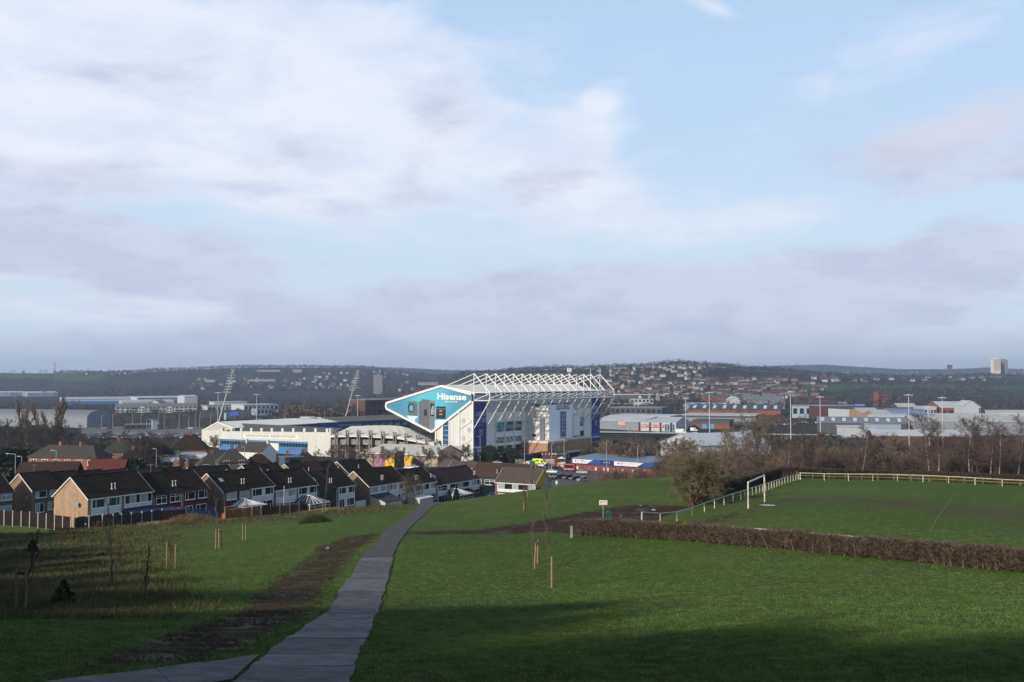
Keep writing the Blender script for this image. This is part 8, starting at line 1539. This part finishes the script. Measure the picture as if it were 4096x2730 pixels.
for i, (x0, x1, y0, y1, d, lb) in enumerate([(640, 715, 1836, 1822, 345, 'long white marquee roof below the green shop'), (580, 620, 1838, 1822, 350, 'white stall canopy right of the blue shop'), (715, 830, 1822, 1812, 355, 'pale blue white marquee roof running to the stand')]):
 g = thing('marquee', lb, 'marquee', gpx((x0 + x1) / 2, d)); a, b, c, e_ = at(x0, y0, d), at(x1, y0 - 3, d), at(x1 - 6, y1, d + 9), at(x0 + 10, y1, d + 9); MB().prism([a, b, c, e_], (0, 0, .15)).build('canopy', M('marquee_white', (.42, .45, .50), .6, .1, .6), g); MB().prism([V3(a, a.z - 1.3), V3(b, b.z - 1.3), b, a], (0, .2, 0)).build('side_wall', M('marquee_white', (0, 0, 0)), g)
# far houses, woods, towers
FW = [M('far_wall_brick', (.125, .080, .064), .9, .2, .1), M('far_wall_red', (.155, .078, .058), .9, .2, .1), M('far_wall_white', (.33, .32, .31), .8, .1, .1), M('far_wall_stone', (.17, .145, .12), .9, .2, .1)]
FR = [M('far_roof_brown', (.055, .044, .040), .9, .2, .1), M('far_roof_red', (.062, .043, .037), .9, .2, .1), M('far_roof_slate', (.065, .066, .072), .8, .2, .1)]
FG = M('far_window', (.30, .33, .36), .3, .3, .3)
def far_house_mesh(w, d, h, r, wall, roof, hip=False):
 mb = MB(); mb.box(-w / 2, w / 2, -d / 2, d / 2, -4, h, 0); k = d * .45 if hip else 0; e = .4
 mb.quad((-w/2-e, -d/2-e, h-.1), (w/2+e, -d/2-e, h-.1), (w/2-k, 0, h+r), (-w/2+k, 0, h+r), 1); mb.quad((w/2+e, d/2+e, h-.1), (-w/2-e, d/2+e, h-.1), (-w/2+k, 0, h+r), (w/2-k, 0, h+r), 1)
 for s in (-1, 1): mb.poly([(s*(w/2+e if hip else w/2), -d/2-(e if hip else 0), h-.1), (s*(w/2+e if hip else w/2), d/2+(e if hip else 0), h-.1), (s*(w/2-k), 0, h+r)], 1 if hip else 0)
 mb.box(-.5, .5, -.4, .4, h + r - .5, h + r + 1.2, 0)
 n = max(int(w / 3), 2)
 for i in range(n):
  x = -w/2 + w*(i+.5)/n
  for z in (1.0, 3.6):
   if z + 1.3 < h: mb.quad((x-.7, -d/2-.05, z), (x+.7, -d/2-.05, z), (x+.7, -d/2-.05, z+1.3), (x-.7, -d/2-.05, z+1.3), 2)
 for z in (1.0, 3.6): mb.quad((w/2+.05, -.7, z), (w/2+.05, .7, z), (w/2+.05, .7, z+1.3), (w/2+.05, -.7, z+1.3), 2)
 return mb.mesh('hillside_house', [wall, roof, FG])
FH = [far_house_mesh(*s, FW[i % 4 if i != 6 else 2], FR[i % 3], hip) for i, (s, hip) in enumerate([((14, 8, 5.4, 3.2), True), ((13, 8, 5.4, 3.4), True), ((9, 8, 5.2, 3.0), False), ((15, 8.5, 5.4, 3.0), False), ((24, 8, 5.6, 3.0), False), ((11, 8, 5.0, 3.2), True), ((12, 8, 5.2, 3.2), False), ((30, 8, 5.6, 3.0), False)])]
rf_ = random.Random(99); LOOK = ['hip roofed brick house', 'hip roofed red house', 'small white gabled house', 'long stone gabled house', 'brick terrace', 'narrow hip roofed red house', 'white gabled house', 'long stone terrace']
def scatter_houses(n, x0, x1, y0, y1, label, group, kinds=range(8), rot=0.0, spread=.5, mind=11):
 pts = []; tries = 0
 while len(pts) < n and tries < n * 30:
  tries += 1; px, py = rf_.uniform(x0, x1), rf_.uniform(y0, y1)
  if any(abs(px - a) < mind and abs(py - b) < mind * .38 for a, b in pts): continue
  p = hit(px, py, 900, 8500)
  if p.y > 8000: continue
  pts.append((px, py)); kd = rf_.choice(list(kinds)); o = link('hillside_house', FH[kd]); o.location = p; o.rotation_euler = (0, 0, rot + rf_.gauss(0, spread)); props(o, LOOK[kd] + ' ' + label, 'house', group)
LBH = 'on the crowded right hillside'
scatter_houses(70, 2410, 2790, 1545, 1605, LBH, 'houses on the right hillside', (0, 1, 1, 2, 5, 6), .2, .4, 15); scatter_houses(64, 2790, 3300, 1520, 1595, LBH, 'houses on the right hillside', (0, 1, 3, 4, 7, 2), .0, .3, 16); scatter_houses(46, 2380, 2820, 1472, 1545, LBH, 'houses on the right hillside', (0, 1, 2, 6, 6), .3, .5, 16); scatter_houses(16, 2600, 2860, 1458, 1480, LBH, 'houses on the right hillside', (2, 6, 6, 5), .3, .6, 12)
LBV = 'in the far valley suburb between the pylons'
scatter_houses(54, 760, 1480, 1518, 1560, LBV, 'houses in the far valley', (0, 1, 2, 5, 6), .3, .6, 12); scatter_houses(22, 1180, 1650, 1490, 1520, LBV, 'houses in the far valley', (2, 5, 6), .3, .6, 14); scatter_houses(22, 340, 520, 1482, 1500, 'on the left skyline below the hilltop trees', 'houses on the left skyline', (2, 6, 5), .3, .6, 8); scatter_houses(26, 1600, 1900, 1530, 1600, LBV, 'houses in the far valley', (2, 6, 0, 5), .3, .6, 14)
scatter_houses(60, 3250, 3950, 1486, 1530, 'on the far right ridge', 'houses on the far right ridge', (0, 1, 2, 6, 6), .2, .5, 10); scatter_houses(14, 3880, 4096, 1484, 1500, 'below the skyline tower block', 'houses below the tower block', (1, 2, 6), .2, .5, 9)
for i, (px, py, w) in enumerate([(2890, 1567, 58), (2965, 1560, 62), (3035, 1558, 60), (2905, 1585, 30), (2980, 1585, 95), (3085, 1585, 75), (2935, 1535, 36), (3120, 1525, 60)]):
 p = hit(px, py, 900, 6000); o = link('terrace_row', far_house_mesh(w / F * p.y, 9, 6.0, 2.8, FW[i % 2], FR[i % 3])); o.location = p; props(o, ('red brick terrace row with white framed fronts, %s on the hill foot' % ('first', 'second', 'third', 'short lower', 'long lower', 'last lower', 'small upper', 'upper right')[i]), 'terrace', 'terrace rows on the hill foot')
def tower_block(label, x0, x1, yt, yb, d, floors, cols_, wall, band):
 w = (x1 - x0) / F * d; b = gpos((x0 + x1) / 2, d); zb = zat(yb, d); zt = zat(yt, d); g = thing('tower_block', label, 'tower block', (b.x, b.y, zb)); MB().box(b.x - w / 2, b.x + w / 2, b.y, b.y + w * .8, zb - 25, zt).build('wall', wall, g); MB().box(b.x - w * .2, b.x + w * .2, b.y + w * .2, b.y + w * .5, zt + .02, zt + 3).build('roof_house', wall, g)
 h = (zt - zb) / floors
 for f in range(floors): MB().box(b.x - w * .46, b.x + w * .46, b.y - .25, b.y - .02, zb + h * (f + .35), zb + h * (f + .85)).build('window_row', band, g)
 for c in range(cols_ + 1): x = b.x - w * .46 + w * .92 * c / cols_; MB().box(x - .35, x + .35, b.y - .4, b.y - .27, zb, zt - .05).build('pilaster', wall, g)
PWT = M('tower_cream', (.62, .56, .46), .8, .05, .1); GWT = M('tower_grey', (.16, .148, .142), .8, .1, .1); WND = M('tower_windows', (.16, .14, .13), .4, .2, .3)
tower_block('cream half of the tall tower block on the right skyline', 3973, 4002, 1437, 1486, 3300, 16, 3, PWT, WND); tower_block('shaded half of the tall tower block on the right skyline', 4003, 4031, 1440, 1486, 3330, 16, 3, GWT, M('tower_windows_pale', (.22, .22, .22), .5, .1, .3)); tower_block('grey brown slab block in the valley left of the teal gable', 1494, 1530, 1501, 1547, 2500, 14, 6, GWT, M('tower_windows_pale', (0, 0, 0)))  # the shaded half has its shade put into a darker wall colour
WTb = gpos(3801, 3300); g = thing('water_tower', 'brown chimney like water tower on the right skyline', 'tower', (WTb.x, WTb.y, zat(1490, 3300))); wv = 5.5; MB().box(WTb.x - wv, WTb.x + wv, WTb.y, WTb.y + 9, zat(1495, 3300) - 20, zat(1472, 3300)).build('shaft', M('tower_brown', (.13, .10, .085), .9, .1, .1), g); MB().box(WTb.x - wv - .8, WTb.x + wv + .8, WTb.y - .8, WTb.y + 9.8, zat(1472, 3300) + .02, zat(1460, 3300)).build('tank', M('tower_slate', (.08, .08, .09), .9, .1, .1), g)
for lb, x0, x1, yt, d, hh in [('white slab building high on the wooded left hill', 1172, 1207, 1479, 3300, 9), ('long pale school below the wooded left hilltop', 1028, 1120, 1481, 3300, 5), ('pale stepped factory low on the left hill', 993, 1100, 1518, 2500, 4.5), ('small white building in the far valley suburb', 1183, 1205, 1530, 2300, 6), ('white hall among the far valley trees', 820, 860, 1520, 2500, 5), ('row of pale garages seen over the teal gable', 1672, 1752, 1530, 2100, 5)]:
 a, b = gpos(x0, d), gpos(x1, d); zt = zat(yt, d); g = thing('far_building', lb, 'building', (a.x, a.y, zt - hh)); MB().box(a.x, b.x, d, d + 16, zt - hh - 1, zt).build('wall', M('far_pale_wall', (.24, .24, .24), .8, .1, .1), g); MB().box(a.x - .5, b.x + .5, d - .5, d + 16.5, zt + .02, zt + .8).build('roof', R_G, g)
 n = 7
 for k in range(n): MB().box(lerp(a.x, b.x, (k + .2) / n), lerp(a.x, b.x, (k + .75) / n), d - .15, d - .03, zt - hh * .75, zt - hh * .2).build('window', WND, g)
def lattice_mast(label, px, yt, yb, d, w):
 b = gpos(px, d); z0, z1_ = zat(yb, d), zat(yt, d); g = thing('electricity_pylon', label, 'pylon', (b.x, b.y, z0)); h = z1_ - z0
 for sx in (-1, 1):
  for sy in (-1, 1): MB().tube((b.x + sx * w, b.y + sy * w, z0 - 8), (b.x + sx * w * .15, b.y + sy * w * .15, z1_), .55, .4, 5).build('leg', GALV, g)
 for k in range(5): f = k / 5; ww = w * (1 - .85 * f); zz = z0 + h * f; MB().tube((b.x - ww, b.y, zz), (b.x + ww, b.y, zz + h * .18), .3, n=4).build('brace', GALV, g); MB().tube((b.x + ww, b.y, zz), (b.x - ww, b.y, zz + h * .18), .3, n=4).build('brace', GALV, g)
 for f, q in ((.62, 2.0), (.76, 1.7), (.9, 1.3)): MB().tube((b.x - w * q, b.y, z0 + h * f), (b.x + w * q, b.y, z0 + h * f), .4, n=4).build('cross_arm', GALV, g)
lattice_mast('lattice electricity pylon on the left skyline behind the green hill', 219, 1447, 1482, 3500, 3.4); lattice_mast('thin lattice mast on the right skyline beside the wooded ridge', 2953, 1448, 1466, 3300, 2.0)
def wood_mesh(name, X, Y, H, seed, mats, label, k=15, flat=1.0):
 r = np.random.RandomState(seed); n = len(X); Z = gz_np(X, Y); hh = H
 C = np.repeat(np.stack([X, Y, Z + hh * .58], 1), k, 0); rad = np.repeat(hh * .46, k)
 v = r.normal(size=(n * k, 3)); v /= np.linalg.norm(v, axis=1, keepdims=True); q = r.uniform(.25, 1, (n * k, 1)) ** .5; P = C + v * q * np.stack([rad * .85, rad * .85, rad], 1)
 a = r.normal(size=(n * k, 3)); b = r.normal(size=(n * k, 3)); a /= np.linalg.norm(a, axis=1, keepdims=True); b /= np.linalg.norm(b, axis=1, keepdims=True); s = (rad * .36)[:, None]
 V = np.stack([P - a * s, P + a * s * .8 + b * s * .3, P + b * s], 1).reshape(-1, 3); mi = np.repeat(r.randint(0, len(mats), n), k)
 o = link(name, np_mesh(name, V, np.arange(n * k * 3).reshape(-1, 3), mats, mi)); props(o, label, None, None, 'stuff')
WM = [M('far_wood_brown', (.050, .040, .034), .95, .25, .02), M('far_wood_purple', (.048, .038, .038), .95, .25, .02), M('far_wood_dark', (.026, .025, .021), .95, .25, .02), M('far_wood_tan', (.105, .078, .052), .95, .25, .02), M('far_wood_green', (.022, .030, .016), .95, .25, .02)]
def px_scatter(n, d0, d1, x0, x1, seed, dens=None):
 r = np.random.RandomState(seed); d = np.exp(r.uniform(math.log(d0), math.log(d1), n)); px = r.uniform(x0, x1, n); x = (px - 2048) / F * d; return px, x, d, r
def clear(px, x, d, r):
 z = gz_np(x, d); py = 1517 - (z - EYE) / d * F; k = np.ones(len(x), bool)
 for (a, b, c, e, pr) in [(-300, 215, 1478, 1514, .995), (180, 450, 1494, 1523, .95), (3180, 3420, 1531, 1570, .98), (3240, 3860, 1538, 1556, .85), (3820, 4200, 1543, 1560, .8), (2410, 2800, 1470, 1610, .72), (2790, 3310, 1515, 1600, .80), (760, 1480, 1516, 1562, .55), (3250, 3960, 1484, 1530, .55), (1220, 1320, 1502, 1522, .6), (1900, 2150, 1528, 1545, .6)]:
  k &= ~((px > a) & (px < b) & (py > c) & (py < e) & (r.uniform(0, 1, len(x)) < pr))
 k &= d > np.interp(px, HILL[:, 0], HILL[:, 3]) - 60
 return k & (vnoise(x, d, .006, 77) > -.16)
px, x, d, r = px_scatter(20000, 1300, 4300, -500, 4700, 301); k = clear(px, x, d, r); x, d = x[k], d[k]; wood_mesh('woodland', x, d, r.uniform(8, 15, len(x)), 302, WM, 'brown leafless woods covering the far hills')
px, x, d, r = px_scatter(620, 500, 685, 3080, 4500, 341); wood_mesh('near_scrub', x, d, r.uniform(3, 6, len(x)), 342, WM, 'brown scrub along the near side of the motorway', 40)
hx = np.interp(np.linspace(-500, 4700, 2600), HILL[:, 0], HILL[:, 2]); pxs = np.linspace(-500, 4700, 2600); r = np.random.RandomState(5); dd = hx * r.uniform(.93, 1.01, 2600); kk = ~((pxs < 215) & (r.uniform(0, 1, 2600) < .9)); xx = (pxs - 2048) / F * dd; wood_mesh('ridge_woodland', xx[kk], dd[kk], (r.uniform(8, 15, 2600) * (1 + .35 * vnoise(pxs, pxs * 0, .02, 6)))[kk], 6, WM[:3], 'line of leafless trees along the hill crests', 18)
px, x, d, r = px_scatter(1800, 5600, 8200, -500, 4700, 311); wood_mesh('distant_woodland', x, d, r.uniform(10, 18, len(x)), 312, WM[:2], 'pale distant woods on the farthest ridge', 10)
px, x, d, r = px_scatter(8600, 600, 2300, -400, 4600, 321)
ok = np.ones(len(x), bool)
SHEDS = [o for o in COL.objects if o.parent is None and o.type == 'EMPTY' and o.get('category') in ('warehouse', 'shop', 'office', 'hotel', 'showroom', 'school', 'mill', 'tower', 'wall')]
boxes = []
for o in SHEDS:
 P = [c for c in o.children if c.name.startswith('wall')]
 for c in P: co = np.array([(v.co.x + o.location.x, v.co.y + o.location.y) for v in c.data.vertices]); boxes.append((co[:, 0].min() - 3, co[:, 0].max() + 3, co[:, 1].min() - 14, co[:, 1].max() + 3))
for (a, b, c, e) in boxes: ok &= ~((x > a) & (x < b) & (d > c) & (d < e))
ok &= ~((px > 330) & (px < 900) & (d < 900)); ok &= ~((px > 1500) & (px < 2420) & (d < 760)); ok &= ~((px > 2300) & (d < 830) & (d > 690)); ok &= (vnoise(x, d, .02, 88) > -.30); ok &= ~((d > 1500) & (px < 1150) & (vnoise(x, d, .01, 89) < .1)); ok &= ~((px > 1400) & (px < 2420) & (d < 780)); ok &= ~((px < 900) & (d < 700)); ok &= ~((px > 2420) & (d < 690) & (px < 2830))
x, d = x[ok], d[ok]; wood_mesh('valley_scrub', x, d, r.uniform(3.5, 8.5, len(x)) * np.where(d > 1100, 1.1, .8), 322, WM, 'brown scrub and small trees between the valley sheds', 22)
px, x, d, r = px_scatter(260, 1000, 1130, 1140, 1420, 331); wood_mesh('willow_thicket', x, d, r.uniform(8, 15, len(x)), 332, [M('willow_orange', (.085, .055, .036), .95, .2, .05), WM[3], WM[0]], 'orange brown willow thicket behind the long white roof', 26)
rt = random.Random(31)
ONES = 'first second third fourth fifth sixth seventh eighth ninth tenth eleventh twelfth thirteenth fourteenth fifteenth sixteenth seventeenth eighteenth nineteenth'.split()
def ordinal(i):
 if i < 19: return ONES[i]
 t, u = divmod(i + 1, 10); w = {2: 'twent', 3: 'thirt', 4: 'fort', 5: 'fift'}[t]
 return w + 'ieth' if u == 0 else w + 'y-' + ONES[u - 1]
def treeset(lst, label, group, kinds, d_, name='bare_tree', cat='tree'):
 for i, (px, yt, d) in enumerate(sorted(lst)):
  b = gpx(px, d); H = zat(yt, d) - b.z; kd = rt.choice(kinds); base = {'birch': 11, 'scrub': 7, 'ash': 10, 'ashf': 10, 'dark': 13, 'poplar': 17, 'bigever': 8.8, 'conifer': 9}[kd.rstrip('0123456789')]; plant(kd, b, max(H, 2) / base, None, label + ', ' + ordinal(i) + ' from the left' if isinstance(label, str) else label(px), cat, name, group)
treeset([(1462, 1800, 418), (1495, 1790, 415), (1530, 1784, 418), (1560, 1792, 412), (1590, 1788, 420), (1622, 1790, 412), (1690, 1784, 415), (1722, 1790, 418), (1752, 1788, 410), (1850, 1776, 425), (1878, 1776, 422), (1820, 1790, 420)], 'round crowned leafless tree in the row before the painted pavilion', 'trees before the painted pavilion', ['ashf0', 'ashf1'], 0)
treeset([(1280, 1795, 470), (1310, 1790, 475), (1345, 1770, 470), (1385, 1775, 465), (1420, 1790, 460), (845, 1742, 560), (870, 1738, 555)], 'leafless tree against the base of the white stands', 'trees at the stand walls', ['ashf0', 'ashf1'], 0)
treeset([(1950, 1786, 432), (1968, 1794, 428), (2035, 1790, 436), (2050, 1800, 432)], 'dark evergreen clump before the stand front', 'evergreens before the stand', ['bigever'], 0, 'evergreen_tree')
treeset([(2330, 1775, 425), (2355, 1768, 420), (2390, 1762, 408), (2415, 1758, 402), (2450, 1772, 400), (2480, 1768, 395), (2505, 1765, 398), (2540, 1775, 392), (2570, 1780, 390), (2600, 1778, 400)], 'spreading leafless tree over the blue advert building', 'trees around the advert building', ['ashf0', 'ashf1'], 0)
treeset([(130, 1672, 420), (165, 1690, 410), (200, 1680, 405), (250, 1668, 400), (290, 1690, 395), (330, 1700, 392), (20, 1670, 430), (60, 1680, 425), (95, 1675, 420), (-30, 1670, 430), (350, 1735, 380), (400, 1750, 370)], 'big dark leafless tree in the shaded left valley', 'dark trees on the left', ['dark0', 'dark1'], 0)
treeset([(108, 1592, 520), (155, 1606, 510), (230, 1578, 500), (245, 1600, 505), (125, 1620, 515), (190, 1640, 510)], 'tall narrow leafless poplar before the barrel roofed hangar', 'poplars before the hangar', ['poplar0'], 0, 'poplar_tree')
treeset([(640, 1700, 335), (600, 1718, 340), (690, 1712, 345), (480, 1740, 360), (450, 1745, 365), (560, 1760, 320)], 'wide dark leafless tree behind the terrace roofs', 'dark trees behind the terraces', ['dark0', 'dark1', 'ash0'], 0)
treeset([(60, 1800, 275), (100, 1805, 280), (20, 1810, 270), (500, 1840, 300), (520, 1836, 305), (545, 1838, 300)], 'dark evergreen behind the terraces', 'evergreens behind the terraces', ['bigever'], 0, 'evergreen_tree')
treeset([(2640 + i * 17, 1795 + rt.uniform(-18, 22), 250 + rt.uniform(-35, 60)) for i in range(14)] + [(2400 + i * 14, 1868 + rt.uniform(-10, 12), 232 + rt.uniform(-25, 40)) for i in range(22)] + [(2860 + i * 16, 1790 + rt.uniform(-25, 25), 225 + rt.uniform(-25, 60)) for i in range(16)], 'brown leafless scrub tree beyond the field crest', 'brown scrub beyond the crest', ['scrub0', 'scrub1', 'scrub2', 'ash0'], 0, 'scrub_tree')
treeset([(2420 + i * 12.5, 1758 + rt.uniform(-16, 24), 470 + rt.uniform(-40, 190)) for i in range(34)], 'leafless tree in the belt right of the stand', 'tree belt right of the stand', ['ashf0', 'ashf1', 'scrub1'], 0)
treeset([(2900, 1700, 430), (3005, 1660, 430), (3020, 1655, 440), (3040, 1650, 435), (3055, 1660, 430), (2925, 1730, 400), (2980, 1735, 390)], 'thin tall leafless tree before the white sports hall', 'thin trees by the sports hall', ['birch0', 'birch1', 'ash1'], 0)
treeset([(3120 + i * 32, 1768 + rt.uniform(-45, 40), 178 + rt.uniform(0, 45)) for i in range(32)], 'tangled leafless tree behind the far hedge of the pitch', 'tangled trees behind the far hedge', ['scrub0', 'scrub1', 'scrub2', 'ash0', 'ash1'], 0)
treeset([(3155 + i * 36, 1818 + rt.uniform(-20, 30), 166 + rt.uniform(0, 14)) for i in range(28)], 'low brown thicket bush behind the far hedge', 'thicket behind the far hedge', ['scrub0', 'scrub1', 'scrub2'], 0, 'thicket_bush', 'bush')
BL = {3150: 'slim pale birch beside the end of the short hedge', 3198: 'white birch at the corner of the far rail', 3240: 'leaning pale birch right of the rail corner', 3712: 'white birch left of a close pair', 3745: 'white birch right of a close pair', 3870: 'tall pale birch with red haze of twigs', 3905: 'pale birch right of the red hazed one', 3950: 'leaning white birch near the frame edge', 3985: 'pale forked birch near the frame edge', 4060: 'birch cut by the frame edge', 3880: 'slim birch among the brown thicket', 3440: 'pale stemmed birch within the tangled trees'}
treeset([(3150, 1760, 164), (3198, 1700, 166), (3240, 1720, 168), (3712, 1640, 160), (3745, 1645, 159), (3870, 1640, 162), (3905, 1660, 166), (3950, 1655, 160), (3985, 1665, 158), (4060, 1650, 162), (3880, 1720, 164), (3440, 1690, 166)], lambda p: BL[p], 'pale birches behind the far hedge', ['birch0', 'birch1', 'birch2'], 0, 'birch_tree')
BND = [(-84, 146), (-64, 138), (-44, 96), (-34, 80), (-22, 60), (-12, 47), (-4, 39), (5, 35), (12, 29), (20, 24), (30, 15), (42, 4)]
def shade_belt(dist, step, jit, seed, kinds, off=0.0):  # unseen trees added to shade the foreground, sized from the shadow outline
 rg = random.Random(seed); tn = math.tan(SUN_EL)
 for (a, b) in zip(BND[:-1], BND[1:]):
  n = max(int(math.hypot(b[0] - a[0], b[1] - a[1]) / step), 1)
  for k in range(n):
   f = (k + rg.random()) / n; bx, by = lerp(a[0], b[0], f), lerp(a[1], b[1], f); D = dist * rg.uniform(.9, 1.1); bx += SUN_H.x * off; by += SUN_H.y * off; x, y = bx + SUN_H.x * D, by + SUN_H.y * D
   if (y > -12 and x > -.62 * max(y, 0) - 12) or math.hypot(x, y) < 16: continue
   H = min(max(gz(bx, by) + D * tn - gz(x, y) + rg.uniform(-jit, 0), 5), 24); kd = rg.choice(kinds); plant(kd, gp(x, y), H / (8.8 if kd == 'bigever' else 13), None, 'tall dark tree beside the viewpoint shading the near grass', 'tree', 'unseen_shade_tree', 'trees beside the viewpoint')
shade_belt(62, 3.6, 7.0, 1, ('dark0', 'dark1')); shade_belt(60, 3.4, 3.0, 4, ('bigever', 'bigever', 'dark1'), 4); shade_belt(52, 3.6, 3.0, 5, ('bigever',), 13); shade_belt(50, 4.0, 3.0, 6, ('bigever',), 24); shade_belt(44, 4.5, 6.0, 2, ('dark0', 'dark1', 'bigever')); shade_belt(30, 5.0, 6.0, 3, ('bigever', 'dark0'))
# haze: even air round camera and scene
def build_haze():
 mb = MB(); mb.box(-9500, 9500, -120, 11200, -27, 230)
 m = bpy.data.materials.new('valley_air'); m.use_nodes = True; t = NT(m.node_tree)
 v = t.n('ShaderNodeVolumePrincipled', i_Density=.0001, i_Color=(.56, .72, 1.0, 1), i_Anisotropy=.2)
 o = t.n('ShaderNodeOutputMaterial'); t.put(o.inputs['Volume'], v.outputs[0])
 h = mb.build('haze', m); props(h, None, None, None, 'stuff'); h.visible_shadow = True
build_haze()
